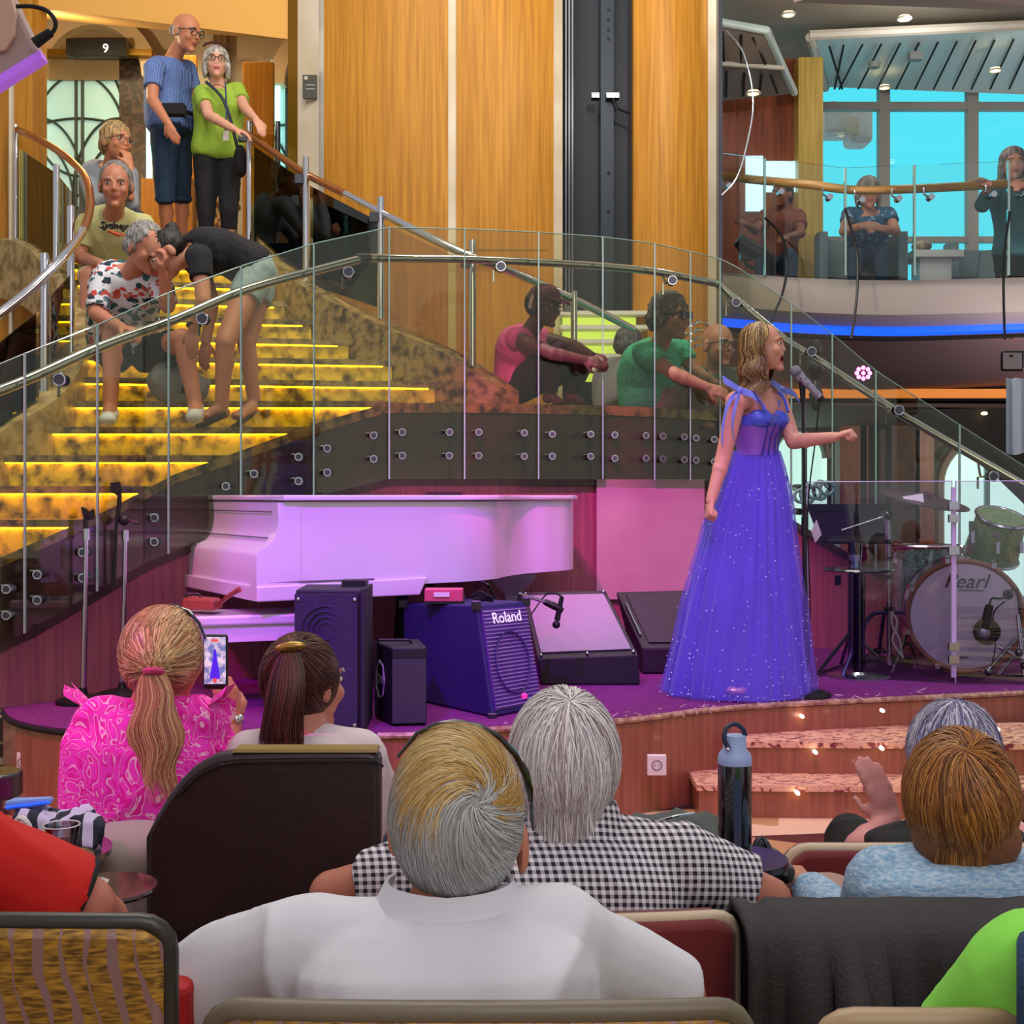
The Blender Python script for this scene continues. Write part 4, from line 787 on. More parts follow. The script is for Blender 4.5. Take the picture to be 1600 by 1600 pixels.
ob('drum_head',MB().lathe([(.134,-.124),(.134,-.12)],rc,ra,36),mat('bottom_head','#c7a0a0',.5),rt); ob('hoop',MB().torus(rc-ra*.115,ra,.142,.009,36,6),chrome,rt,smooth=1); ob('hoop',MB().torus(rc+ra*.115,ra,.13,.009,36,6),chrome,rt,smooth=1)
x_,y_,_=frame(ra)
for k in range(6): a=k*pi/3; e=x_*math.cos(a)+y_*math.sin(a); ob('lug',MB().box(rc+e*.142,(.01,.01,.03)),chrome,rt)
ob('badge',MB().box(rc+V((-.04,-.137,.01)),(.022,.004,.011)),mat('badge','#8a7a80',.3,.6),rt)
ob('tom_mount',MB().tube([rc+V((.12,.0,.02)),rc+V((.2,.02,.03)),rc+V((.2,.1,-.35))],.014,8),chrome,rt,smooth=1)
for k in range(4): ob('knob',MB().ell(rc+V((.14+.02*k,-.03,.06-.03*k)),.016),chrome,rt,smooth=1)
t=thing('cymbal_stand','chrome boom cymbal stand with tripod legs in front of the floor tom','cymbal stand',foot(1389,6.75)); f0=V((X(1389,6.75),6.75,ZS))
ob('pole',MB().cone(f0+V((0,0,.05)),P(1388,815,6.75),.014),chrome,t,smooth=1); ob('upper_pole',MB().cone(P(1388,815,6.75),P(1387,802,6.75),.01),chrome,t)
ob('boom_arm',MB().cone(P(1315,829,6.75),P(1442,788,6.75),.0065),chrome,t,smooth=1); ob('tilter',MB().ell(P(1388,805,6.73),.025),steel,t,smooth=1)
for z in(850,877,905,955): ob('collar',MB().cone(P(1388,z,6.75),P(1388,z-7,6.75),.022),steel,t)
for e in(V((-.27,-.1,0)),V((.25,-.05,0)),V((.02,.28,0))): ob('leg',MB().tube(spline([f0+V((0,0,.32)),f0+e*.45+V((0,0,.3)),f0+e+V((0,0,.012))],4),.011,6),mat('blue_steel','#53507e',.3,.8),t,smooth=1)
cm=ob('cymbal',MB().lathe([(.235,0),(.233,.004),(.1,.018),(.05,.024),(.035,.04),(.0,.048)],P(1444,779,6.75)+V((0,0,-.01)),(.17,-.2,1),40),mat('cymbal_bronze','#3c2028',.4,.15),None,smooth=1); tag(cm,'dark bronze cymbal with worn white tape tilted above the bass drum','cymbal')
tp_=ob('tape',MB().poly([P(1410,776,6.64),P(1442,771,6.62),P(1444,786,6.6),P(1416,786,6.61)],[(0,1,2,3)]),sock,cm)
t=thing('cymbal_microphone','slim condenser microphone pointing at the bass drum hole','microphone',P(1546,940,6.3)); mic(t,P(1536,995,6.42),P(1546,945,6.4),.026,black,mat('mic_grey','#6a6a78',.4,.6)); ob('boom_arm',MB().tube(spline([P(1546,945,6.4),P(1550,935,6.4),P(1566,935,6.4),P(1578,925,6.45),P(1590,928,6.5),P(1600,1050,6.6)],4),.006,6),black,t); ob('swivel',MB().ell(P(1575,929,6.44),.026),black,t)
ob('cable',MB().tube(spline([P(1570,940,6.38),P(1552,960,6.4),P(1555,1010,6.4),P(1545,1050,6.4),P(1528,1062,6.45)],4),.004,6),blackm,t)
t=thing('drum_hardware','chrome pedal stand with crossed legs at the right end of the bass drum','stand',foot(1585,6.4)); 
for a,b_ in((((1600,985),(1545,1045))),(((1605,1000),(1560,1055))),((1590,960),(1600,1055)),((1560,1010),(1600,1030))): ob('leg',MB().cone(P(a[0],a[1],6.45),V((X(b_[0],6.4),6.4,max(ZS+.01,Z(b_[1],6.4)))),.011),chrome,t)
for a in((1592,1020),(1600,1040),(1545,1050)): ob('foot',MB().ell(P(a[0],a[1],6.38),.02),steel,t)
t=thing('beater_whisk','pale bent metal wire brush hanging beside the cymbal stand','wire',P(1408,1025,6.7))
for s in(-1,1): ob('wire',MB().tube(spline([P(1393,955,6.7),P(1397+s*4,970,6.7),P(1398+s*2,982,6.7),P(1400-s*6,1000,6.7),P(1405-s*3,1015,6.7),P(1411,1028,6.7)],4),.006,6),mat('pale_wire','#d6d8b8',.3,.3),t,smooth=1)
# perspex shield
t=thing('drum_shield','clear acrylic drum shield of hinged panels in front of the drum kit','shield',foot(1490,6.4))
ac=glass('acrylic','#f2f0f6',.06)
for x0,x1,d0,d1 in((1262,1488,6.72,6.42),(1493,1720,6.42,6.3)):
    q=[foot(x0,d0),foot(x1,d1)]; zt=Z(752,6.5); g=ob('acrylic_panel',MB().hexa([q[0],q[1],q[1]+V((0,.008,0)),q[0]+V((0,.008,0))],[V((p.x,p.y,zt)) for p in(q[0],q[1],q[1]+V((0,.008,0)),q[0]+V((0,.008,0)))]),ac,t)
    ob('panel_edge',MB().tube([V((q[0].x,q[0].y,ZS)),V((q[0].x,q[0].y,zt)),V((q[1].x,q[1].y,zt))],.004,4),mat('edge_lilac','#b9a8d8',.3,coat=.5),g)
ob('hinge_strip',MB().box((foot(1490,6.4)+P(1490,752,6.4))/2,(.011,.008,.475)),mat('hinge_lilac','#c9b0e0',.3,coat=.6),t)
for y in(790,810,860,1010,1030): ob('hinge',MB().box(P(1490,y,6.38),(.025,.01,.02)),chrome,t)
# ---------- people
def T3(p): return p.copy() if isinstance(p,Vector) else P(*p)
WT=[(-.14,.08),(-.08,.13),(0,.165),(.12,.172),(.3,.155),(.45,.15),(.65,.168),(.8,.178),(.89,.158),(.95,.115),(1.0,.066)]
DT=[(-.14,.06),(-.08,.09),(0,.112),(.12,.118),(.3,.108),(.45,.105),(.65,.122),(.8,.118),(.89,.095),(.95,.078),(1.0,.058)]
def torso(mb,sp,s0,s1,S,fat,g,t0,t1,n=16,m=20,bust=0,wsc=1):
    L_=len(sp)-1; rings=[]
    def at(t):
        q=t*L_; i=min(max(int(math.floor(q)),0),L_-1); return sp[i].lerp(sp[i+1],q-i)
    for k in range(n+1):
        t=t0+(t1-t0)*k/n; c=at(t); tg=(at(t+.05)-at(t-.05)).normalized(); s=s0.lerp(s1,min(max(t,0),1)); s=(s-tg*s.dot(tg)).normalized(); f=tg.cross(s)
        ff=1+(fat-1)*max(0,1-abs(t-.3)/.55); w=lerp1(WT,t)*S*ff*wsc+g; d=lerp1(DT,t)*S*ff*min(wsc,1)**.8+g
        bo=max(0,ff-1)*.1*S+bust*max(0,1-abs(t-.68)/.16)
        ring=[]
        for i in range(m):
            a=2*pi*i/m; ca,sa=math.cos(a),math.sin(a); x=math.copysign(abs(ca)**.85,ca)*w; y=math.copysign(abs(sa)**.85,sa)*d
            if y>0: y+=bo
            ring.append(c+s*x+f*y)
        rings.append(ring)
    mb.loft(rings); return at
def hand(mb,W,D,up,S=1,curl=.5,side=1,fist=False):
    D=V(D).normalized(); up=V(up); up=(up-D*up.dot(D)).normalized(); L_=D.cross(up)*side # up = back-of-hand normal, L_ toward thumb
    K=[]
    for k,o in enumerate((.028,.010,-.009,-.027)):
        b=W+L_*o*.6*S+D*.005; kn=W+D*(.088-abs(o-.009)*.25)*S+L_*o*S; mb.cap(b,kn,.0135*S,.0115*S,8); K.append(kn)
    mb.ell(W+D*.045*S,(.034*S,.04*S,.017*S),Matrix((L_,D,up)).transposed())
    for kn,l in zip(K,(.070,.080,.074,.058)):
        p=kn; an=0
        for k,sg in enumerate((.45,.32,.25)):
            an+=curl*(1,1.15,.8)[k]*(1.25 if fist else 1); d=D*math.cos(an)-up*math.sin(an); q=p+d*l*sg*S; mb.cap(p,q,.0095*S,.0082*S,7); p=q
    b=W+D*.02*S+L_*.024*S; t1=b+(L_*.75+D*.75-up*.35).normalized()*.042*S; t2=t1+(L_*.1+D*.85-up*(.3+curl*.5)).normalized()*.032*S
    mb.cap(b,t1,.0145*S,.0115*S,8); mb.cap(t1,t2,.0115*S,.009*S,8)
def headprims(mb,H,R,h,female=False,open_=0,fatn=1):
    g=lambda x,y,z:H+R@V((x,y,z))*h
    E=lambda c,r,M=None:mb.ell(g(*c),[q*h for q in r],R@M if M else R,n=18,m=12)
    E((0,-.012,.03),(.076,.096,.088)); E((0,.025,-.02),(.064,.068,.085)); E((0,.035,-.068),(.046 if not female else .04,.048,.04))
    E((0,.07,-.095-open_*.5),(.022,.022,.018))
    for s in(-1,1):
        E((s*.036,.062,-.022),(.026,.026,.026)); E((s*.08,-.008,-.008),(.009,.02,.034)); mb.cap(g(s*.018,.087,.030),g(s*.048,.074,.028),.0075*h,.006*h,7)
    nl=.095 if female else .103; mb.cap(g(0,.088,.015),g(0,nl,-.018),.0075*h,.0105*h,8); E((.009,.092,-.022),(.008,.009,.007)); E((-.009,.092,-.022),(.008,.009,.007))
    E((0,.086,-.045),(.022,.011,.006)); E((0,.084,-.058-open_),(.019,.011,.007))
SK={}
def skinm(c):
    if c in SK: return SK[c]
    m=mat('skin_%s'%c.strip('#'),c,.5,col2=c,bump=.06,bs=90); nd,L,b=nodes(m); b.inputs['Subsurface Weight'].default_value=.12; b.inputs['Subsurface Radius'].default_value=(.02,.008,.005); SK[c]=m; return m
def person(label,J,S=1,hs=1,skin='#c98a68',fwd=(0,-1,0),hup=(0,0,1),hair=None,hairc='#8a8a88',shirt=None,sleeve=.5,bottom=None,bl=.5,fat=1,lip=None,female=False,vox=.0075,shoes=None,curl=.35,bust=0,neckline=.985,open_=0,hdisp=.006,shorts_flare=1.0,hipr=1,eyes=True,glassesc=None,fist=(False,False),sdisp=.007,sds=7,torso_t0=-.03,wsc=1,hst=(3,3,.8)):
    j={k:T3(v) for k,v in J.items()}
    pel,Nk,H=j['pel'],j['N'],j['H']; sa,sb=j['sa'],j['sb']; s1=(sa-sb).normalized(); hv=V(J['hv']).normalized() if 'hv' in J else s1
    if 'hv' in J: pass
    base=V((pel.x,pel.y,min([v.z for k,v in j.items() if k in('fa','fb','ta','tb')]+[pel.z])-.02)); t=thing('person',label,'person',base)
    f=V(fwd).normalized(); u=V(hup); u=(u-f*u.dot(f)).normalized(); x=f.cross(u); R=Matrix((x,f,u)).transposed(); h=S*hs
    mid=j.get('mid',pel.lerp(Nk,.5)); sp=spline([pel,mid,Nk],6); mb=MB(); torso(mb,sp,hv,s1,S,fat,0,-.12,1.0,bust=bust,wsc=wsc)
    mb.cap(Nk+(pel-Nk).normalized()*.02,H+R@V((0,-.02,-.05))*h,.058*S,.052*S)
    headprims(mb,H,R,h,female,open_)
    ck=Nk.lerp(pel,.10)
    for q,a in(('a',sa),('b',sb)):
        e,w_=j.get('e'+q),j.get('w'+q)
        mb.cap(ck.lerp(a,.3),a,.06*S,.052*S)
        if e is None: continue
        mb.ell(a,.056*S); mb.cap(a,e,.05*S,.040*S); mb.cap(e,w_,.041*S,.027*S); mb.ell(e.lerp(w_,.28),.041*S)
        hd=j.get('h'+q); D=(hd-w_) if hd is not None else (w_-e); n=V(J.get('n'+q,(0,-1,.4))); hand(mb,w_,D,n,S*.98,curl if isinstance(curl,(int,float)) else curl[0 if q=='a' else 1],1 if q=='a' else -1,fist[0 if q=='a' else 1])
    hip={}
    for q,s in(('a',1),('b',-1)):
        hp=pel+hv*s*.085*S; hip[q]=hp; k,an=j.get('k'+q),j.get('f'+q)
        if k is None: continue
        mb.cap(hp,k,.088*S*hipr,.056*S*hipr); mb.cap(k,an,.053*S,.036*S); mb.ell(k.lerp(an,.3)+V((0,.012,0)),.055*S)
        to=j.get('t'+q,an+V((0,-.14,-.05))); mb.cap(an,to,.037*S,.026*S); mb.ell(an.lerp(to,-.15)+V((0,0,-.03)),.034*S); mb.ell(to,(.042*S,.05*S,.025*S))
    reg=[(H+R@V((0,.09,-.053-open_*.5))*h,(.024*h,.03*h,(.011+open_*.55)*h),R.transposed())]
    lipm=mat('lips_'+(lip or 'x').strip('#'),lip or '#a35a4a',.4)
    b=soft('body',mb,vox,[skinm(skin),lipm],t,it=3,regions=reg)
    g=lambda a,c,d_:H+R@V((a,c,d_))*h
    if eyes:
        for s in(-1,1):
            e=ob('eye',MB().ell(g(s*.032,.0795,.010),(.0115*h,.008*h,(.0075 if female else .0058)*h),R),mat('eye_white','#d9d2cc',.3),t,smooth=1); ob('iris',MB().ell(g(s*.033,.0885,.010),(.0055*h,.003*h,(.0068 if female else .0054)*h),R),mat('iris_dark','#1d1512',.2),e,smooth=1)
            ob('eyebrow',MB().tube([g(s*.017,.094,.029),g(s*.033,.092,.034),g(s*.050,.080,.030)],.0035*h,5),mat('brow_'+hairc.strip('#'),hairc,.8),t)
    if open_: ob('mouth',MB().ell(g(0,.088,-.052-open_*.5),(.016*h,.008*h,open_*.5*h),R),mat('mouth_dark','#3a0c10',.5),t,smooth=1)
    if glassesc:
        gm=mat('glasses_'+glassesc.strip('#'),glassesc,.3)
        go=ob('glasses',MB().tube([g(-.008,.104,.014),g(.008,.104,.014)],.003*h,5),gm,t)
        for s in(-1,1):
            ob('lens_rim',MB().torus(g(s*.033,.100,.010),R@V((s*.15,1,0)),.023*h,.0028*h,20,5),gm,go); ob('temple',MB().tube([g(s*.057,.095,.016),g(s*.083,.0,.008)],.0028*h,5),gm,go)
            if glassesc in('#16181c','#10142a'): ob('lens',MB().ell(g(s*.033,.100,.010),(.023*h,.003*h,.02*h),R),mat('sun_lens','#0c1020',.08,coat=1),go,smooth=1)
    if hair:
        hb=MB(); 
        for c,r in hair: hb.ell(g(*c),[q*h for q in r],R,n=18,m=12)
        hm=mat('hair_'+hairc.strip('#'),hairc,.55,col2='#%02x%02x%02x'%tuple(int(int(hairc[i:i+2],16)*.55) for i in(1,3,5)),ns=60,stretch=(1,1,.25),bump=.5,bs=80)
        soft('hair',hb,.007,hm,t,it=3,disp=hdisp,ds=14,st=hst,seed=len(label))
    if shirt:
        mb=MB(); torso(mb,sp,hv,s1,S,fat,.018,torso_t0,neckline,bust=bust,wsc=wsc)
        for q,a in(('a',sa),('b',sb)):
            e,w_=j.get('e'+q),j.get('w'+q); mb.cap(ck.lerp(a,.1),a,.066*S,.066*S)
            if e is None: continue
            if sleeve>0:
                if sleeve<=1: mb.cone(a,a.lerp(e,sleeve*1.0),.068*S,(.066-.012*sleeve+.004)*S,16)
                else: mb.cone(a,e,.068*S,.055*S,16); mb.ell(e,.056*S); mb.cone(e,e.lerp(w_,sleeve-1),.056*S,.040*S,16)
        soft('shirt' if not female else 'top',mb,vox,shirt,t,it=3,disp=sdisp*S,ds=sds,st=(1,1,.6),seed=3+len(label))
    if bottom:
        mb=MB(); torso(mb,sp,hv,s1,S,fat,.012,-.14,.10)
        for q in'ab':
            k,an=j.get('k'+q),j.get('f'+q)
            if k is None: continue
            mb.ell(hip[q],.1*S)
            if bl<=1: mb.cone(hip[q],hip[q].lerp(k,bl),.102*S,(.102-.035*bl)*S*shorts_flare,18)
            else: mb.cone(hip[q],k,.102*S,.068*S,18); mb.ell(k,.068*S); mb.cone(k,k.lerp(an,bl-1),.068*S,(.068-.02*(bl-1))*S*shorts_flare,18)
        soft('shorts' if bl<1.15 else 'trousers',mb,vox,bottom,t,it=3,disp=.006,ds=7,seed=len(label))
    if shoes:
        for q in'ab':
            an=j.get('f'+q)
            if an is None: continue
            to=j.get('t'+q,an+V((0,-.14,-.05))); mb=MB(); mb.cap(an+V((0,0,-.03)),to,.045*S,.034*S); mb.ell(an.lerp(to,-.1)+V((0,0,-.02)),.044*S); mb.ell(to,(.045*S,.055*S,.032*S)); soft('shoe',mb,.008,mat('shoe_'+shoes.strip('#'),shoes,.6),t,it=2)
    return t,R,h,H,j
def fab(name,c,**k):
    k.setdefault('bump',.15); k.setdefault('bs',60); return mat(name,c,.85,**k)
# patterned fabrics
def gingham(name,c1,c2,s):
    m=mat(name,c1,.85); N,L,b=nodes(m); o,_=sepxyz(N,L)
    f=lambda v:mth(N,L,'GREATER_THAN',mth(N,L,'FRACT',mth(N,L,'MULTIPLY',v,s)),.5)
    a=f(mth(N,L,'ADD',o[0],mth(N,L,'MULTIPLY',o[1],.25))); c=f(mth(N,L,'ADD',o[2],mth(N,L,'MULTIPLY',o[1],.35))); v=mth(N,L,'MULTIPLY',mth(N,L,'ADD',a,c),.5)
    cr=N.new('ShaderNodeValToRGB'); cr.color_ramp.interpolation='CONSTANT'; e=cr.color_ramp.elements; e[0].color=lin(c1); e[1].position=.75; e[1].color=lin(c2)
    q=e.new(.25); q.color=tuple((lin(c1)[i]*.45+lin(c2)[i]*.55) for i in range(3))+(1,)
    L.new(v,cr.inputs[0]); L.new(cr.outputs[0],b.inputs['Base Color']); return m
def swirl(name,c1,c2,c3,s,dist=3,pos=.5):
    m=mat(name,c1,.85); N,L,b=nodes(m); t=N.new('ShaderNodeTexCoord'); n=N.new('ShaderNodeTexNoise'); n.inputs['Scale'].default_value=s; n.inputs['Detail'].default_value=1.5; n.inputs['Distortion'].default_value=dist; L.new(t.outputs['Object'],n.inputs['Vector'])
    v=mth(N,L,'FRACT',mth(N,L,'MULTIPLY',n.outputs['Fac'],7)); cr=N.new('ShaderNodeValToRGB'); cr.color_ramp.interpolation='CONSTANT'; e=cr.color_ramp.elements; e[0].color=lin(c1); e[1].position=pos; e[1].color=lin(c2); q=e.new(pos+.3); q.color=lin(c3)
    L.new(v,cr.inputs[0]); L.new(cr.outputs[0],b.inputs['Base Color']); return m
def floral(name,base,cols,s,th=.28,st=(1,1,1)):
    m=mat(name,base,.85); N,L,b=nodes(m); t=N.new('ShaderNodeTexCoord'); mp=N.new('ShaderNodeMapping'); mp.inputs['Scale'].default_value=st; mp.inputs['Rotation'].default_value=(0,.6,0); n=N.new('ShaderNodeTexNoise'); n.inputs['Scale'].default_value=s*.8
    L.new(t.outputs['Object'],n.inputs['Vector']); mx=N.new('ShaderNodeMix'); mx.data_type='VECTOR'; mx.inputs[0].default_value=.07; L.new(t.outputs['Object'],mx.inputs[4]); L.new(n.outputs['Color'],mx.inputs[5]); L.new(mx.outputs[1],mp.inputs[0])
    v=N.new('ShaderNodeTexVoronoi'); v.inputs['Scale'].default_value=s; L.new(mp.outputs[0],v.inputs['Vector'])
    cr=N.new('ShaderNodeValToRGB'); cr.color_ramp.interpolation='CONSTANT'; e=cr.color_ramp.elements; e[0].color=lin(cols[0]); e[1].position=1-1/len(cols); e[1].color=lin(cols[-1])
    for i in range(1,len(cols)-1): q=e.new(i/len(cols)); q.color=lin(cols[i])
    sc=N.new('ShaderNodeSeparateColor'); L.new(v.outputs['Color'],sc.inputs[0]); L.new(sc.outputs[0],cr.inputs[0])
    L.new(mixc(N,L,mth(N,L,'LESS_THAN',v.outputs['Distance'],th),base,cr.outputs[0]),b.inputs['Base Color']); return m
# strands
hm_=bpy.data.materials.new('hair_strands'); hm_.use_nodes=True; N,L,b=nodes(hm_); at_=N.new('ShaderNodeAttribute'); at_.attribute_name='Col'; L.new(at_.outputs['Color'],b.inputs['Base Color']); b.inputs['Roughness'].default_value=.45; b.inputs['Specular IOR Level'].default_value=.35
def strands(name,parent,paths,w,cols,dark=.35):
    vs=[];fs=[];cc=[]; cl=[lin(c) for c in cols]
    for pts,nor in paths:
        c=cl[min(int(random.random()*len(cl)),len(cl)-1)]; k=1-dark*random.random(); c=(c[0]*k,c[1]*k,c[2]*k,1); n=len(pts); b0=len(vs)
        for i,p in enumerate(pts):
            d=(pts[min(i+1,n-1)]-pts[max(i-1,0)]); sd=d.cross(nor).normalized()*w*(1-.75*(i/(n-1))**2); vs+= [p-sd,p+sd]; cc+=[c,c]
        for i in range(n-1): a=b0+2*i; fs.append((a,a+1,a+3,a+2))
    me=bpy.data.meshes.new(name); me.from_pydata(vs,[],fs); ca=me.color_attributes.new('Col','FLOAT_COLOR','POINT'); ca.data.foreach_set('color',[x for c in cc for x in c]); me.shade_smooth()
    o=link(name,me,hm_,parent); return o
def cover(name,parent,H,R,h,C,rad,n,crown,region,Ln,grav=.3,swirl_=0,w=.0009,cols=('#c0bdb5',),colf=None,zmin=-.09,seed=1,lift=.05,steps=7,jit=.25):
    rnd=random.Random(seed); C=V(C); rad=V(rad); crown=V(crown).normalized(); groups={}
    while n>0:
        u=V((rnd.gauss(0,1),rnd.gauss(0,1),rnd.gauss(0,1))).normalized()
        if not region(u): continue
        n-=1; p=V((u.x*rad.x,u.y*rad.y,u.z*rad.z)); lay=1+lift*rnd.random(); pts=[]; cp=V((crown.x*rad.x,crown.y*rad.y,crown.z*rad.z)); jd=V((rnd.uniform(-1,1),rnd.uniform(-1,1),rnd.uniform(-1,1)))*jit
        l=Ln*rnd.uniform(.6,1.15)/steps; nz=noise.noise_vector(u*2.5)*.5
        for s in range(steps+1):
            nu=V((p.x/rad.x**2,p.y/rad.y**2,p.z/rad.z**2)).normalized(); pts.append((H+R@(C+p*1.0)*h))
            if s==0: n0=R@nu
            d=(p-cp); d=d.normalized() if d.length>.001 else V((1,0,0)); d=d+nu.cross(d)*swirl_+V((0,0,-1))*grav+jd+nz
            if p.z>zmin:
                d=(d-nu*d.dot(nu)).normalized(); p=p+d*l; q=V((p.x/rad.x,p.y/rad.y,p.z/rad.z)).length; p=p/q*(lay+.02*s/steps)
            else: p=p+(V((0,0,-1))+jd*.4+nz*.5+V((-p.x,-p.y,0))*2).normalized()*l
        groups.setdefault(colf(u) if colf else 0,[]).append((pts,n0))
    for k,g in groups.items():
        strands(name,parent,g,w,[cols[k]] if colf else cols)
Kz=lambda k:kz(k)
shortcap=[((0,-.022,.036),(.085,.094,.089)),((0,-.06,-.02),(.07,.05,.06))]
sidefringe=[((.07,-.03,-.005),(.014,.05,.035)),((-.07,-.03,-.005),(.014,.05,.035)),((0,-.085,-.02),(.06,.025,.04))]
bob=[((0,-.02,.04),(.09,.1,.092)),((.075,-.01,-.03),(.022,.05,.07)),((-.075,-.01,-.03),(.022,.05,.07)),((0,-.07,-.03),(.075,.04,.075))]
curly=[((0,-.02,.045),(.095,.1,.095)),((.07,-.03,.0),(.03,.05,.05)),((-.07,-.03,.0),(.03,.05,.05)),((0,-.08,0),(.08,.045,.07))]
blue=mat('blue_check_shirt','#3f5f9c',.8,col2='#5473ad',ns=6); N,L,b=nodes(blue); o,_=sepxyz(N,L)
st_=mth(N,L,'MAXIMUM',mth(N,L,'GREATER_THAN',mth(N,L,'FRACT',mth(N,L,'MULTIPLY',o[0],70)),.8),mth(N,L,'GREATER_THAN',mth(N,L,'FRACT',mth(N,L,'MULTIPLY',o[2],70)),.8)); L.new(mixc(N,L,st_,'#40609f','#7d94c4'),b.inputs['Base Color'])
navyc=fab('navy_cloth','#17304a'); blackc=fab('black_cloth','#0c0c10')
# man in blue shirt, standing
t,R,h,H,j=person('standing bald man in blue shirt and navy shorts at the top of the stairs',dict(H=(291,52,9.6),N=(268,92,9.7),pel=(268,205,9.7),mid=(262,145,9.72),sa=(240,108,9.45),sb=(292,108,9.85),ea=(238,155,9.35),wa=(262,192,9.25),ha=(272,215,9.22),eb=(308,160,9.9),wb=(311,195,9.75),hb_=(0,0,0) if 0 else (314,210,9.7),ka=(258,308,9.6),kb=(284,308,9.85),fa=(262,385,9.75),fb=(284,385,9.95),ta=(274,399,9.6),tb=(296,399,9.85),na=(-.4,-.8,.3)),S=1.08,hs=1.12,fwd=(.85,-.5,-.28),skin='#c47f5c',hair=sidefringe[:2],hairc='#b8b0a8',shirt=blue,sleeve=.62,bottom=navyc,bl=1.06,fat=1.12,glassesc='#2a2420',shorts_flare=1.15,shoes='#15161a')
ob('belt_bag',MB().box(P(272,172,9.35),(.085,.04,.045)),blackc,t,bevel=.015)
ob('belt',MB().torus(P(270,183,9.7),(0,0,1),.185,.018,28,8),blackc,t)
# woman in green
green=fab('lime_top','#93b53a')
t,R,h,H,j=person('standing woman in lime green top and black trousers holding the stair rail',dict(H=(338,100,9.5),N=(341,136,9.55),pel=(340,245,9.6),mid=(342,190,9.58),sa=(316,146,9.5),sb=(370,142,9.6),ea=(326,180,9.3),wa=(366,202,9.2),ha=(384,208,9.2),eb=(383,170,9.45),wb=(400,187,9.3),hb=(408,200,9.25),ka=(322,330,9.5),kb=(358,330,9.5),fa=(322,385,9.5),fb=(358,385,9.55),ta=(320,398,9.35),tb=(360,398,9.4),na=(0,-.3,1),nb=(0,-.3,1)),S=1.0,hs=1.08,fwd=(.25,-.95,.02),skin='#d39a80',hair=bob,hairc='#cfcac0',shirt=green,sleeve=.55,bottom=blackc,bl=1.5,female=True,torso_t0=-.08,glassesc='#3a3030',bust=.02,lip='#b2525a',neckline=.93,fat=1.08)
ob('sunglasses',MB().tube([H+R@V((math.sin(a)*.088,.06*math.cos(a)+.01,.105+.02*math.cos(a)))*h for a in [-1.4,-.9,-.4,0,.4,.9,1.4]],.008,6),mat('tortoise','#4a1a14',.2),t)
ob('bag_strap',MB().tube(spline([P(322,128,9.4),P(345,150,9.35),P(358,180,9.35),P(372,235,9.4)],4),.012,6),mat('strap_navy','#1a2038',.6),t)
ob('lanyard',MB().tube([P(352,128,9.35),P(354,170,9.33),P(353,205,9.33)],.006,6),mat('lanyard_blue','#22305c',.6),t); ob('card',MB().box(P(353,212,9.32),(.02,.004,.035)),sock,t)
ob('handbag',MB().ell(P(376,252,9.4),(.05,.08,.12)),blackc,t,smooth=1)
ob('necklace',MB().torus(P(342,140,9.46),(0,.5,1),.05,.004,20,5),gold,t)
# seated woman grey
t,R,h,H,j=person('blond woman in grey sweater sitting high on the stairs with chin on hand',dict(H=(182,222,9.15),N=(172,262,9.3),pel=(160,368,9.5),mid=(160,315,9.45),sa=(138,275,9.35),sb=(200,272,9.2),ea=(148,325,9.1),wa=(185,300,8.95),ha=(198,300,8.9),eb=(205,318,9.0),wb=(203,258,9.05),hb=(198,240,9.05),ka=(170,345,8.95),kb=(215,345,8.95),fa=(170,405,8.95),fb=(215,405,8.95),nb=(.7,-.7,.2)),S=1.05,hs=1.13,fwd=(.75,-.6,-.08),skin='#c8845e',hair=bob[:1]+[((0,-.07,-.02),(.075,.045,.065)),((.07,-.02,0),(.02,.05,.04)),((-.07,-.02,0),(.02,.05,.04))],hairc='#c9a468',shirt=fab('grey_melange','#8f959c'),sleeve=1.85,bottom=navyc,bl=1.9,female=True,glassesc='#7a6a5a',curl=.8)
# yellow tee man
yel=fab('pale_yellow_tee','#c2c184')
t,R,h,H,j=person('grey haired man in pale yellow tee shirt seated on the stairs',dict(H=(181,290,8.1),N=(178,334,8.3),pel=(182,445,8.7),mid=(180,390,8.55),sa=(135,350,8.35),sb=(224,350,8.35),ea=(124,402,8.3),wa=(158,412,8.05),ha=(172,420,7.98),eb=(240,402,8.3),wb=(225,430,8.1),hb=(215,440,8.0),ka=(138,432,8.1),kb=(230,432,8.1),fa=(138,545,8.0),fb=(230,545,8.0),na=(0,-.5,.8)),S=1.08,hs=1.14,fwd=(.2,-.95,-.2),skin='#b8785a',hair=[((0,-.026,.037),(.085,.092,.093)),((0,-.07,-.02),(.075,.045,.055)),((.07,-.03,.0),(.02,.045,.04)),((-.07,-.03,.0),(.02,.045,.04))],hairc='#8d8a86',shirt=yel,sleeve=.7,bottom=fab('sand_shorts','#a8a184'),bl=.97,fat=1.3,glassesc=None)
f_=V((-.03,-1,.05)); ob_=text('shirt_print','Sydney',P(177,353,8.08),(1,0,-.05),(0,.15,1),.062,mat('print_black','#16161a',.6),t,ext=.012,shear=.3); ob('shirt_emblem',MB().ell(P(180,365,8.06),(.04,.025,.012),Matrix.Rotation(.4,3,'Y')).ell(P(172,362,8.06),(.02,.02,.008)).tube([P(188,364,8.04),P(196,369,8.04)],.006,5),mat('print_red','#c0502a',.6),t)
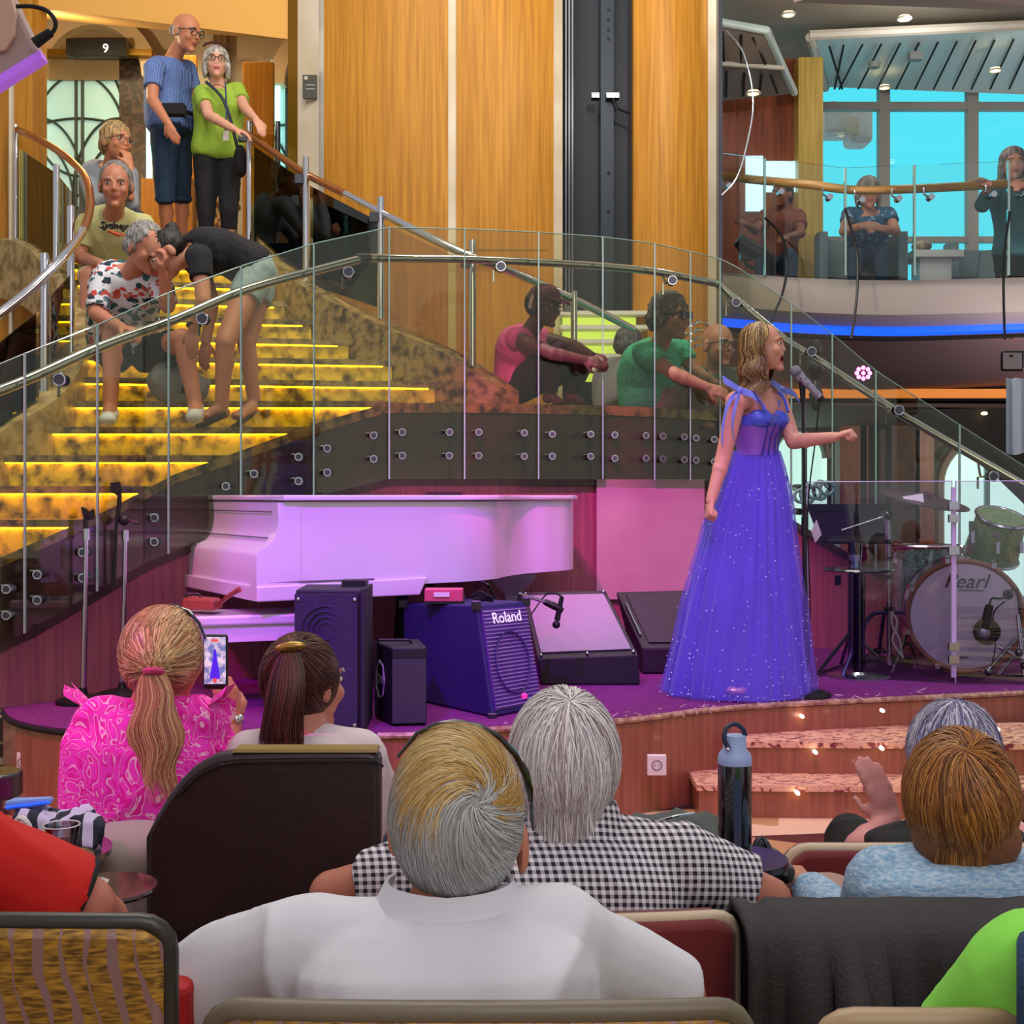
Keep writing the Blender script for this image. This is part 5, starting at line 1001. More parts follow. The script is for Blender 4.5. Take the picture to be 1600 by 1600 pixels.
# floral man
flo=floral('floral_shirt','#dfe0e6',['#22404c','#2a5a64','#c8483c','#3c6a70','#20303c','#d86a58'],20,.5,(1,1,1.9))
t,R,h,H,j=person('grey haired man in white floral shirt and black shorts seated on the stairs',dict(H=(228,388,7.0),N=(205,425,7.15),pel=(205,555,7.45),mid=(192,488,7.4),sa=(160,440,7.15),sb=(248,440,7.15),ea=(150,490,7.05),wa=(190,512,6.8),ha=(212,516,6.75),eb=(262,478,7.0),wb=(256,428,6.9),hb=(262,405,6.88),ka=(176,525,6.95),kb=(285,530,6.9),fa=(172,640,6.85),fb=(306,635,6.85),ta=(168,656,6.68),tb=(304,652,6.68),na=(0,-.2,1),nb=(.9,-.3,.2)),S=1.05,hs=1.08,fwd=(.75,-.55,-.45),skin='#c27e62',hair=[((0,-.025,.04),(.088,.095,.088)),((0,-.075,-.01),(.078,.045,.06)),((.07,-.03,0),(.022,.045,.04)),((-.07,-.03,0),(.022,.045,.04))],hairc='#a8a5a0',shirt=flo,sleeve=.85,bottom=blackc,bl=.75,fat=1.22,shoes='#d5dade',hdisp=.012,curl=(.5,.7))
# bending woman
t,R,h,H,j=person('woman in black tee and denim shorts bending down towards the floral shirt man',dict(H=(262,398,6.95),N=(295,398,6.98),pel=(405,425,7.15),mid=(348,395,7.1),sa=(312,402,6.78),sb=(308,400,7.2),ea=(318,470,6.7),wa=(302,515,6.75),ha=(300,545,6.75),eb=(332,470,7.15),wb=(322,535,7.1),hb=(318,562,7.1),ka=(352,535,6.85),kb=(385,535,7.1),fa=(346,638,6.9),fb=(398,632,7.15),ta=(318,650,6.85),tb=(372,650,7.0),hv=(.1,-1,0),na=(0,-1,0)),S=1.0,hs=1.1,fwd=(-.72,-.35,-.62),hup=(-.3,0,.8),skin='#c08468',hair=[((0,-.03,.03),(.084,.095,.088)),((0,-.10,.09),(.035,.035,.035))],hairc='#1d1412',shirt=fab('black_tee','#0d0e14'),sleeve=.5,bottom=fab('pale_denim','#9fb6bc',col2='#8aa4ae',ns=30),bl=.42,female=True,shorts_flare=1.05,curl=.3)
ob('wristwatch',MB().torus(P(303,508,6.75),(0,.2,1),.034,.009,20,6),blackc,t)
for a,b_ in((j['fa'],j['ta']),(j['fb'],j['tb'])):
    ob('sandal',MB().loft([[a.lerp(b_,u)+V((0,s*.045,zz)) for s in(-1,1) for zz in((-.055,-.035) if s<0 else (-.035,-.055))] for u in(-.35,0,.5,1.1,1.35)]),mat('sandal_brown','#3c2c22',.7),t)
bgk=thing('grey_backpack','grey backpack on the step between the two leaning figures','bag',P(280,626,7.2)); soft('bag_body',MB().ell(P(270,598,7.15),(.14,.12,.13)).ell(P(300,608,7.15),(.1,.1,.09)),.012,fab('grey_nylon','#85888c'),bgk,it=2,disp=.02); ob('strap',MB().tube(spline([P(262,575,7.05),P(280,568,7.0),P(290,590,7.0),P(285,615,7.0)],4),.012,6),blackc,bgk)
# landing people
pink=fab('pink_tee','#d4559a'); dsk='#5a3a2e'
t,R,h,H,j=person('woman in pink sleeveless top and mauve cap sitting on the landing',dict(H=(850,480,7.85),N=(825,520,7.95),pel=(805,608,8.05),mid=(805,562,8.05),sa=(805,528,7.8),sb=(845,528,8.15),ea=(862,552,7.65),wa=(912,562,7.7),ha=(930,566,7.7),eb=(895,540,8.05),wb=(925,556,7.85),hb=(938,566,7.8),ka=(868,548,7.75),kb=(912,565,8.05),fa=(858,616,7.85),fb=(890,618,8.05),ta=(872,628,7.8),tb=(905,628,8.0),hv=(.1,-1,0)),S=1.02,hs=1.05,fwd=(.8,-.58,-.15),skin=dsk,hair=[((0,-.035,.02),(.084,.09,.09))],hairc='#120e0e',shirt=pink,sleeve=.12,bottom=fab('dark_leggings','#1f1814'),bl=1.95,female=True,glassesc='#3a2a28',lip='#7a4038',curl=.7)
cb=MB().ell(H+R@V((0,-.005,.065))*h,(.088*h,.1*h,.07*h),R); cb.loft([[H+R@V((x,.06+y,.055+z))*h for x,y,z in((-.06,0,0),(0,0,.02),(.06,0,0),(.06,0,-.008),(0,0,.012),(-.06,0,-.008))],[H+R@V((x,.15+y,.04+z))*h for x,y,z in((-.04,0,-.01),(0,.02,0),(.04,0,-.01),(.04,0,-.018),(0,.02,-.008),(-.04,0,-.018))]]); ob('cap',cb,fab('mauve_cap','#6a3f44'),t,smooth=1)
ob('headband',MB().tube([H+R@V((.093*math.sin(a),-.03,.093*math.cos(a)))*h for a in [k*.3 for k in range(-6,7)]],.012,6),mat('headband_white','#d4b8c0',.6),t)
t,R,h,H,j=person('woman with curly grey hair and dark sunglasses in mint spotted blouse on the landing',dict(H=(1048,497,8.2),N=(1028,540,8.35),pel=(1020,640,8.5),mid=(1008,592,8.5),sa=(1005,552,8.2),sb=(1062,545,8.55),ea=(1055,585,8.0),wa=(1105,605,8.0),ha=(1120,610,8.0),eb=(1085,580,8.5),wb=(1118,600,8.3),hb=(1130,606,8.3),ka=(1085,612,8.3),kb=(1105,612,8.6),fa=(1100,655,8.3),fb=(1120,655,8.6)),S=1.12,hs=1.12,fwd=(.75,-.65,-.05),skin='#a5755c',hair=curly,hairc='#6f6a64',shirt=floral('mint_blouse','#3fae8a',['#17463e','#1d5a4c'],42,.22),sleeve=.55,bottom=fab('taupe_trousers','#7a6a5a'),bl=1.9,female=True,glassesc='#10142a',hdisp=.02,fat=1.25,bust=.03)
t2,*_=person('bald man with dark glasses and grey green tee behind the mint blouse woman',dict(H=(1122,540,8.75),N=(1112,578,8.85),pel=(1105,680,9.0),sa=(1075,590,8.8),sb=(1150,590,8.95),ea=(1060,625,8.6),wa=(1095,625,8.5),eb=(1165,625,8.8),wb=(1150,640,8.6),ka=(1090,640,8.6),kb=(1140,640,8.6),fa=(1090,680,8.7),fb=(1140,680,8.7)),S=1.1,hs=1.15,fwd=(.5,-.85,-.1),skin='#a0715a',hair=None,shirt=fab('grey_green_tee','#4c5c50'),sleeve=.55,bottom=blackc,bl=1.9,glassesc='#2a2420',fat=1.15)
t3,*_=person('person in grey top sitting with back turned beside the mint blouse woman',dict(H=(985,540,9.0),N=(980,575,8.9),pel=(968,640,8.7),mid=(962,600,8.8),sa=(1000,580,8.8),sb=(955,580,9.0)),S=1.0,fwd=(.8,.6,0),skin='#a5755c',hair=curly,hairc='#5a5a60',shirt=fab('grey_jersey','#75777e'),sleeve=0,eyes=False)
# balcony people
t,*_=person('seated woman with grey bob and blue patterned top in the window lounge',dict(H=(1357,302,11.0),N=(1357,328,11.05),pel=(1352,410,11.4),sa=(1328,335,11.1),sb=(1388,335,11.1),ea=(1318,362,10.95),wa=(1350,352,10.75),ha=(1368,352,10.7),eb=(1400,362,10.95),wb=(1370,355,10.75),hb=(1352,350,10.7),ka=(1335,398,10.85),kb=(1378,398,10.85),fa=(1335,445,10.8),fb=(1378,445,10.8)),S=1.05,hs=1.1,fwd=(-.1,-1,-.2),skin='#b07a64',hair=bob,hairc='#8f8a84',shirt=floral('blue_print_top','#27567a',['#0f2c48','#7aa0b8'],22,.3),sleeve=.45,bottom=navyc,bl=1.9,female=True,vox=.012,neckline=.95,glassesc='#2a2420')
t,*_=person('standing woman with long grey hair and teal shirt leaning on the balcony handrail',dict(H=(1583,258,10.7),N=(1585,290,10.75),pel=(1590,400,10.8),sa=(1552,302,10.7),sb=(1620,300,10.75),ea=(1535,320,10.5),wa=(1545,287,10.35),ha=(1520,284,10.35),eb=(1640,320,10.5),wb=(1600,290,10.35),hb=(1580,284,10.35),ka=(1575,470,10.7),kb=(1605,470,10.7),fa=(1575,520,10.8),fb=(1605,520,10.8)),S=1.12,hs=1.1,fwd=(-.2,-1,-.05),skin='#b58470',hair=bob+[((.07,-.02,-.1),(.03,.04,.08)),((-.07,-.02,-.1),(.03,.04,.08))],hairc='#8a8480',shirt=fab('teal_shirt','#2f6a72'),sleeve=1.6,bottom=blackc,bl=1.95,female=True,vox=.012)
t,*_=person('shaded seated man behind the balcony glass at its left end',dict(H=(1222,305,11.3),N=(1222,330,11.35),pel=(1215,415,11.5),sa=(1195,338,11.3),sb=(1248,338,11.4),ea=(1180,360,11.1),wa=(1165,350,10.9),eb=(1252,365,11.1),wb=(1230,370,10.9),ka=(1190,400,10.9),kb=(1235,400,10.9),fa=(1190,445,10.9),fb=(1235,445,10.9)),S=1.0,hs=1.05,fwd=(-.7,-.7,0),skin='#8a5440',hair=shortcap,hairc='#3a2c26',shirt=fab('rust_shirt','#7a4030'),sleeve=.6,bottom=navyc,bl=1.9,vox=.012)
def tub(label,px,d,w,c,z0=2.77):
    x=X(px,d); t=thing('tub_chair',label,'chair',(x,d,z0)); R=w
    pts=[(x+R*math.cos(a),d+.1-(-R*math.sin(a))) for a in [pi*k/12 for k in range(-1,14)]]
    m=MB(); m.loft([[V((a,b,z0+.15)),V((x+(a-x)*.8,d+.1+(b-d-.1)*.8,z0+.15)),V((x+(a-x)*.8,d+.1+(b-d-.1)*.8,z0+.92)),V((a,b,z0+.92))] for a,b in pts]); ob('backrest',m,c,t,smooth=1,bevel=.01)
    ob('seat',MB().box(V((x,d+.05,z0+.33)),(R*.8,R*.8,.13)),fab('seat_brown','#4a3a36'),t,bevel=.03)
    for a in(-1,1):
        for b in(-1,1): ob('leg',MB().cone(V((x+a*R*.6,d+.05+b*R*.5,z0)),V((x+a*R*.6,d+.05+b*R*.5,z0+.2)),.025),black,t)
tub('grey tub chair holding the woman in the blue patterned top',1350,11.25,.40,fab('tub_grey','#6f8488'))
tub('grey tub chair below the woman leaning on the handrail',1555,11.7,.42,MATS['tub_grey'])
t=thing('lounge_table','small pale table with folded things beside the grey tub chair','table',P(1455,425,11.4)); ob('top',MB().box(P(1455,402,11.4),(.22,.2,.03)),MATS['white_paint'],t); ob('base',MB().box(P(1455,415,11.4)+V((0,0,-.2)),(.14,.12,.25)),MATS['white_paint'],t)
tag(ob('cushion',MB().ell(P(1440,385,11.3),(.09,.08,.05)),fab('cushion_print','#b8a890',col2='#4a4440',ns=12),None,smooth=1),'small patterned cushion on the pale lounge table','cushion')
t=thing('stage_light','black spotlight clamped behind the left end of the balcony glass','light',P(1172,425,10.95)); ob('barrel',MB().cone(P(1152,375,10.9),P(1195,400,10.9),.06,.075),black,t,smooth=1); ob('clamp',MB().box(P(1165,392,10.95),(.05,.05,.08)),black,t); ob('arm',MB().tube([P(1150,378,10.9),P(1168,415,10.95),P(1200,428,10.95)],.018,6),black,t)
# ---------- singer
sp_=mat('singer_skin','#d9a088',.45)
t,R,h,H,j=person('singer with wavy blond hair in a blue violet tulle gown performing on stage',dict(H=(1193,543,6.05),N=(1181,602,6.1),pel=(1182,735,6.13),mid=(1183,668,6.11),sa=(1150,628,5.96),sb=(1216,626,6.2),ea=(1130,715,5.95),wa=(1111,782,5.9),ha=(1107,806,5.88),eb=(1240,690,6.05),wb=(1304,683,5.9),hb=(1334,672,5.86),ka=(1165,890,6.0),kb=(1190,890,6.15),fa=(1150,1055,6.02),fb=(1185,1055,6.12),ta=(1142,1078,5.9),tb=(1180,1078,6.0),hv=(-.75,-.66,0),na=(-.9,-.3,0),nb=(.2,-.3,.9)),S=.93,hs=1.06,fwd=(.94,-.33,.06),skin='#d6987e',hair=[((0,-.03,.042),(.083,.088,.082)),((0,-.07,-.02),(.07,.05,.07))],hairc='#8a6a42',female=True,bust=.015,lip='#a02c40',open_=.02,vox=.006,shoes='#c85a90',curl=(1.1,1.0),fist=(True,True),wsc=.66,hipr=.7)
NS=j['N']; fr_=V((.62,-.78,0)); rt=V((-.78,-.62,0)) # front, her right
bo=mat('bodice_blue','#3a55c8',.4,col2='#5266d0',ns=6,coat=.3); sheer=mat('sheer_mauve','#8a5ab0',.5,col2='#7a4fae',ns=12)
def wp(x,y,z): return V((X(1182,6.1),6.1,0))+rt*(-x)+fr_*y+V((0,0,z))
zt=lambda py:Z(py,6.1)
m=MB(); sect=[(712,.108,.092),(700,.105,.09),(685,.112,.095),(665,.125,.105),(650,.132,.112)]
m.loft([[wp(a*math.cos(k*pi/12),b*math.sin(k*pi/12),zt(y)+(0 if y>652 else -.02*max(0,-math.sin(k*pi/12)))) for k in range(24)] for y,a,b in sect]); ob('bodice',m,sheer,t,smooth=1)
mb=MB()
for s in(-1,1): mb.ell(wp(s*.058,.072,zt(656)),(.064,.042,.047))
mb.loft([[wp(a*math.cos(k*pi/12),b*math.sin(k*pi/12),zt(y)) for k in range(24)] for y,a,b in((668,.126,.106),(650,.136,.114))]); me=soft('bodice_cups',mb,.007,bo,t,it=9)
for s in(-1,1): ob('strap',MB().tube(spline([wp(s*.08,.125,zt(645)),wp(s*.1,.075,zt(618)),wp(s*.105,.0,zt(607))],4),.008,6),bo,t)
for x in(-.06,-.03,.012,.035): ob('boning',MB().tube([wp(x,.098 if abs(x)<.05 else .085,zt(712)),wp(x,.108,zt(685)),wp(x*1.1,.15 if abs(x)<.04 else .13,zt(662))],.004,5),mat('boning_navy','#2a2a90',.5),t)
bw_=mat('ribbon_periwinkle','#6f7fd0',.6)
for s,sh in((1,j['sa']),(-1,j['sb'])):
    sh=sh+V((.012,-.02,.05))
    def rib(pts,w): 
        pts=spline(pts,4); return MB().loft([[p+V((0,-.004,w)),p+V((w*.5,-.012,-w)),p+V((w*.5,-.006,-w)),p+V((0,.002,w))] for p in pts])
    ob('bow_loop',rib([sh,sh+V((-.05,-.02,.03)),sh+V((-.085,-.02,.05))],.02),bw_,t); ob('bow_loop',rib([sh,sh+V((.05,-.02,-.02)),sh+V((.075,-.02,-.055))],.018),bw_,t)
    ob('bow_tail',rib([sh,sh+V((-.06,-.03,-.06)),sh+V((-.085,-.03,-.17)),sh+V((-.09,-.03,-.25))],.012),bw_,t); ob('bow_tail',rib([sh,sh+V((-.03,-.05,-.07)),sh+V((-.045,-.05,-.16)),sh+V((-.035,-.05,-.24))],.013),bw_,t); ob('bow_knot',MB().ell(sh,(.02,.02,.02)),bw_,t,smooth=1)
# skirt: folded tulle
def skirt(k,amp,nf,seed,off=0):
    rings=[]; nn=200; prof=[(708,1181,1240-1181,.10),(1,1,1,1)]
    tab=[(704,1181,36),(730,1178,47),(780,1174,62),(860,1168,76),(940,1162,94),(1020,1157,108),(1060,1155,116),(1083,1154,119)]
    for i in range(len(tab)*3-2):
        q=i/3; a=min(int(q),len(tab)-2); f=q-a; y,cx,r=[tab[a][c]*(1-f)+tab[a+1][c]*f for c in range(3)]; r=r*.00305*k; c=V((X(cx,6.1),6.1,Z(y,6.06))); gk=min(1,(y-706)/180)
        ring=[]
        for s in range(nn):
            th=2*pi*s/nn; wv=math.sin(nf*th+1.5*noise.noise(V((math.cos(th)*2,math.sin(th)*2,y*.003+seed)))*4)*.6+noise.noise(V((math.cos(th)*6,math.sin(th)*6,seed+y*.002)))*1.2
            rr=r*(1+amp*gk*wv*.9)+amp*.05*wv*gk+.004*math.sin(nf*2.3*th); zz=c.z+(.012*noise.noise(V((th*3,seed,0))) if y>1070 else 0); ring.append(V((c.x+rr*math.cos(th),c.y+rr*.8*math.sin(th),zz)))
        rings.append(ring)
    return rings
tul=mat('tulle_blue','#3c2cd0',.6,col2='#2e20b8',ns=4,stretch=(3,3,.4),sheen=.5)
ob('skirt',MB().loft(skirt(.93,.055,17,1),cap=False),tul,t,smooth='full')
ot=bpy.data.materials.new('outer_tulle'); ot.use_nodes=True; N,L,b=nodes(ot); b.inputs['Base Color'].default_value=lin('#7f6af0'); b.inputs['Roughness'].default_value=.6; b.inputs['Alpha'].default_value=.36
ob('outer_skirt',MB().loft(skirt(1.03,.04,13,5),cap=False),ot,t,smooth='full')
sq=MB(); rg=skirt(1.045,.04,13,5); rnd=random.Random(3)
for i in range(300):
    a=rnd.randint(4,len(rg)-1); p=rg[a][rnd.randint(100,199)]; sq.ell(p+V((0,-.004,rnd.uniform(-.08,.08) if a<20 else 0)),rnd.uniform(.0014,.0032),n=6,m=4)
o=ob('sequin',sq,mat('sequin_silver','#e8e4ff',.15,.9,emit=.25),t); o['kind']='stuff'
o=ob('hem_shoe_glitter',MB().ell(P(1150,1078,5.86),(.05,.05,.02)),mat('pink_glitter','#d0609a',.3,.5,col2='#ffd0e8',ns=200),t)
ob('pendant',MB().tube([P(1176,606,5.98),P(1190,628,5.93),P(1197,604,5.98)],.002,4).ell(P(1190,630,5.93),.005),gold,t)
# wavy hair
rnd=random.Random(9); paths=[]; g=lambda a,c,d_:H+R@V((a,c,d_))*h
for i in range(2600):
    s=1 if rnd.random()<.62 else -1; th=rnd.uniform(-.15,1.0) # around from front temple to back
    az=s*(pi/2)*th if 0 else 0
    ph=rnd.uniform(.32,pi+.0)*s # azimuth from front
    part=V((.012,.05-.1*rnd.random(),.127)); pts=[]; ph0=ph; lay=rnd.uniform(.0,.016); wave=(rnd.random()-.5)*.5
    L1=rnd.uniform(.8,1.08)
    for k in range(17):
        q=k/16*L1
        if q<.34:
            a=q/.34*pi/2; rr=math.sin(a); z=.03+.098*math.cos(a)
        else: rr=1+.18*(q-.34); z=.03-(q-.34)*.34
        x=math.sin(ph)*(.086+lay)*rr; y=-.012+math.cos(ph)*(.094+lay)*rr
        if abs(ph)<1.0: y=min(y,.078-.5*abs(q-.2)*.0+.0); y-=.055*min(1,q*3); x+=s*.012*min(1,q*3)
        if q>.1 and abs(ph)<1.9: y=min(y,.074-.060*min(1,(q-.1)*3.2))
        wv=max(0,q-.3)*.045*math.sin(q*19+2.2*noise.noise(V((ph*1.3,0,0)))+wave)
        ph_=ph+wv*6; x+=math.cos(ph)*wv+math.sin(ph)*wv*.7; y+=-math.sin(ph)*wv*.8+math.cos(ph)*wv*.3
        if q>.55: x*=1-.1*(q-.55)
        pts.append(g(x,y,z)+V((rnd.uniform(-1,1),rnd.uniform(-1,1),0))*.0012)
    paths.append((pts,R@V((math.sin(ph),math.cos(ph),.2))))
strands('hair_strands',t,paths,.0018,['#a07a48','#c8a468','#6a4628','#4e3018','#d8bc84','#8a6238','#5c3c20'])
# ---------- foreground audience and furniture
redv=mat('red_velvet','#6e0a12',.75,sheen=.4,bump=.1,bs=80); piping=mat('cream_piping','#cdb89c',.55); leather=mat('brown_leather','#2a1a1c',.42,bump=.12,bs=60)
barm=mat('taupe_leatherette','#6f6450',.4,bump=.1,bs=30); legm=mat('dark_wood_leg','#2a1a12',.5)
def chair(name,label,cat,x0,x1,d,zt,th,m_,rim=None,rimr=.018,zs=.40,dep=.6,corner=.06,curve=.04,arms=True,outline=None,armh=.58,rimm=None):
    xc=(x0+x1)/2; w=(x1-x0)/2; t=thing(name,label,cat,(xc,d+.3,0))
    n=12; pts=[]
    if outline: top=[V((x,0,z)) for x,z in outline]
    else:
        top=[V((x0,0,.25))]+[V((x0,0,zt-corner))]+[V((x0+corner*(1-math.cos(a)),0,zt-corner*(1-math.sin(a)))) for a in (.4,.8,1.2)]+[V((x0+corner,0,zt))]+[V((x0+corner+(2*w-2*corner)*k/n,0,zt+.006*math.sin(pi*k/n))) for k in range(1,n)]
        top+=[V((2*xc-p.x,0,p.z)) for p in reversed(top[:6])]
    cy=lambda x:d-curve*(1-((x-xc)/w)**2)
    A_=[V((p.x,cy(p.x),p.z)) for p in top]; 
    m=MB(); cols=[]
    xs=[x0+2*w*k/20 for k in range(21)]
    def zt_at(x):
        best=zt; 
        for a,b in zip(top,top[1:]):
            if min(a.x,b.x)-1e-6<=x<=max(a.x,b.x)+1e-6 and abs(a.x-b.x)>1e-6: return a.z+(b.z-a.z)*(x-a.x)/(b.x-a.x)
        return best-corner
    m.loft([[V((x,cy(x),.22)),V((x,cy(x),zt_at(min(max(x,x0+.003),x1-.003)))),V((x,cy(x)+th,zt_at(min(max(x,x0+.003),x1-.003)))),V((x,cy(x)+th,.22))] for x in xs]); ob('backrest',m,m_,t,smooth=1,bevel=.012)
    if rim: ob('top_rail',MB().tube([V((p.x,p.y+th*.3,p.z)) for p in A_],rimr,10),rimm or rim,t,smooth=1)
    ob('seat',MB().box((xc,d+th+dep/2,zs-.08),(w*.86,dep/2,.08)),m_,t,bevel=.03)
    if arms:
        for s in(-1,1): ob('armrest',MB().box((xc+s*(w-.05),d+th+dep/2,armh/2+.08),(.05,dep/2,armh/2-.06)),m_,t,bevel=.03)
    for a in(-1,1):
        for b in(0,1): ob('leg',MB().cone((xc+a*w*.8,d+.08+b*(dep-.05),0),(xc+a*w*.8,d+.08+b*(dep-.05),.26),.02,.026),legm,t)
    return t
# pattern fabric: gold with lilac wavy ribbons
wav=mat('gold_wave_fabric','#8a6420',.45); N,L,b=nodes(wav); o,vec=sepxyz(N,L)
sn=mth(N,L,'SINE',mth(N,L,'MULTIPLY',o[2],22)); ns_=N.new('ShaderNodeTexNoise'); ns_.inputs['Scale'].default_value=9; L.new(vec,ns_.inputs['Vector'])
xx=mth(N,L,'ADD',mth(N,L,'ADD',mth(N,L,'MULTIPLY',o[0],40),mth(N,L,'MULTIPLY',sn,.42)),mth(N,L,'MULTIPLY',ns_.outputs['Fac'],1.6))
fr1=mth(N,L,'FRACT',xx); wd=mth(N,L,'MULTIPLY_ADD',mth(N,L,'SINE',mth(N,L,'MULTIPLY_ADD',o[2],30,mth(N,L,'MULTIPLY',mth(N,L,'FLOOR',xx),2.3))),.16,.26)
msk=mth(N,L,'LESS_THAN',fr1,wd)
n2=N.new('ShaderNodeTexNoise'); n2.inputs['Scale'].default_value=120; mp=N.new('ShaderNodeMapping'); mp.inputs['Scale'].default_value=(.4,1,2.5); L.new(vec,mp.inputs[0]); L.new(mp.outputs[0],n2.inputs['Vector'])
g1=mixc(N,L,mth(N,L,'MULTIPLY_ADD',n2.outputs['Fac'],3,-1.0),'#5a3d12','#b8872c'); L.new(mixc(N,L,msk,g1,'#8d6a66'),b.inputs['Base Color']); b.inputs['Metallic'].default_value=.25
chair('armchair','armchair with gold and lilac wavy fabric back and dark rail at the bottom left','chair',-.86,X(258,1.36),1.36,.903,.05,wav,rim=True,rimm=mat('dark_rail','#2b2620',.35),rimr=.011,curve=.02,corner=.03)
chair('armchair','armchair with taupe top rail under the man in the white polo shirt','chair',X(328,1.42),X(1165,1.42),1.42,.786,.05,wav,rim=True,rimm=barm,rimr=.014,curve=.03,corner=.03)
chair('armchair','armchair whose pale rounded rail just shows at the bottom right corner','chair',X(1292,1.2),X(1292,1.2)+.6,1.2,.862,.05,wav,rim=True,rimm=mat('tan_rail','#a98f68',.4),rimr=.014,curve=.02,corner=.03)
d=2.33
ol=[(X(px,d),Z(py,d)) for px,py in((226,1320),(232,1300),(250,1262),(275,1226),(305,1196),(338,1180),(370,1175),(480,1173),(583,1173),(594,1182))]
chair('armchair','large dark brown leather armchair back with one rounded shoulder','chair',X(226,d),X(594,d),d,Z(1174,d),.05,leather,outline=ol,curve=.0,zs=.38,dep=.45,arms=False)
o=ob('seam',MB().tube([V((x+.006,d-.004,z-.018)) for x,z in ol[3:]],.003,5),mat('seam_dark','#150c0e',.5),bpy.data.objects['armchair.003'])
ob('top_panel',MB().hexa([V((X(362,d),d,Z(1176,d))),V((X(590,d),d,Z(1176,d))),V((X(590,d),d+.05,Z(1176,d))),V((X(362,d),d+.05,Z(1176,d)))],[V((X(366,d),d+.003,Z(1171,d))),V((X(588,d),d+.003,Z(1171,d))),V((X(588,d),d+.048,Z(1171,d))),V((X(366,d),d+.048,Z(1171,d)))]),mat('gold_edge_top','#8f7436',.4),bpy.data.objects['armchair.003'])
d=1.93
chair('armchair','red velvet armchair with cream piping behind the white polo shirt','chair',-.36,X(1152,d),d,Z(1437,d),.08,redv,rim=True,rimm=piping,rimr=.010,corner=.03,curve=.05,armh=.5)
d=2.62
chair('armchair','dark red velvet armchair in front of the auburn haired woman','chair',X(1236,d),X(1236,d)+.62,d,Z(1330,d),.09,redv,rim=True,rimm=piping,rimr=.012,corner=.04,curve=.03,arms=False)
d=1.93
chair('armchair','armchair almost covered by a charcoal blanket at the lower right','chair',X(1165,d),X(1165,d)+.68,d,Z(1445,d),.08,blackc,corner=.03,curve=.04,armh=.5)
# blanket
bl_=fab('charcoal_fleece','#332e30',bump=.4,bs=160); m=MB(); R_=[]
for i in range(60):
    px=1152+i*9.5; q=[]
    prof=[(1620,-.06),(1580,-.055),(1530,-.05),(1480,-.045),(1445,-.035),(1432,-.01),(1428,.04),(1432,.10),(1460,.12),(1500,.125)]
    for y,o in prof:
        f=min(1,max(0,(y-1430)/120)); nz=noise.noise(V((px*.013,y*.0015,3)))*.6+noise.noise(V((px*.035,y*.002,8)))*.35
        e=.07*f*nz*2.2*(math.exp(-((px-1290)/110)**2)*1.3+.45)
        dd_=d-.045+o+e; q.append(V((X(px,d),dd_,Z(y+6*noise.noise(V((px*.02,1,1)))*(1 if y<1500 else 0)+(8 if 1180<px<1200 else 0),d))))
    R_.append(q)
m.loft(R_,cap=False,close=False); o=ob('blanket',m,bl_,None,smooth='full'); s_=o.modifiers.new('s','SOLIDIFY'); s_.thickness=.012; s_.offset=1; tag(o,'charcoal fleece blanket draped in folds over the chair back at the lower right','blanket')
# white polo man
pol=fab('white_polo','#d6d6dc',bump=.1,bs=300)
t,R,h,H,j=person('white haired man in a white polo shirt seen from behind, sunglasses on head',dict(H=(712,1288,1.66),N=(702,1424,1.63),pel=V((-.08,1.62,.42)),mid=V((-.078,1.58,.62)),sa=(882,1474,1.63),sb=(520,1474,1.63),eb=(292,1536,1.70),wb=V((-.42,2.0,.60)),ea=(1058,1556,1.72),wa=V((.14,2.02,.60)),ka=V((.08,2.1,.47)),kb=V((-.25,2.1,.47)),fa=V((.1,2.2,.08)),fb=V((-.27,2.2,.08)),ta=V((.1,2.35,.04)),tb=V((-.27,2.35,.04)),na=(0,0,1),nb=(0,0,1)),S=1.0,hs=1.0,fwd=(-.1,1,-.05),skin='#c47a60',hair=None,hairc='#c9c6c0',shirt=pol,sleeve=.97,bottom=fab('khaki','#8a7a5c'),bl=1.9,fat=1.12,eyes=False,sdisp=.026,sds=5,wsc=.98)
def backhair(t,R,h,H,C,rad,base,cols,colf,n,Ln,crown,zmin,grav,sw,w=.0009,seed=1,extra=(),region=None,lift=.05,jit=.25):
    hb=MB(); hb.ell(H+R@V(C)*h,[q*h*.985 for q in rad],R,n=28,m=18)
    for c,r in extra: hb.ell(H+R@V(c)*h,[q*h for q in r],R,n=18,m=12)
    soft('hair',hb,.006,mat('hair_base_%d'%seed,base,.6,col2=base,bump=.3,bs=60),t,it=2)
    cover('hair_strands',t,H,R,h,C,rad,n,crown,region or (lambda u:u.z>-.82),Ln,grav,sw,w,cols,colf,zmin,seed,lift,jit=jit)
nz3=lambda u,s=3:noise.noise(V((u.x*s,u.y*s,u.z*s)))
def polocol(u): return (0 if nz3(u,4)+random.random()*.5>.25 else 1) if (u.z>.35 and u.x>-.6) or (u.x>.45 and u.z>.1) else (2 if random.random()<.6 else 3)
backhair(t,R,h,H,(0,-.014,.018),(.084,.101,.110),'#a8a5a0',['#c99a4c','#e2c183','#cfd2d2','#a9a9a6'],polocol,15000,.085,(.25,-.93,.25),-.13,.55,.9,w=.0007,seed=11,region=lambda u:u.z>-.96,jit=.12,lift=.045)
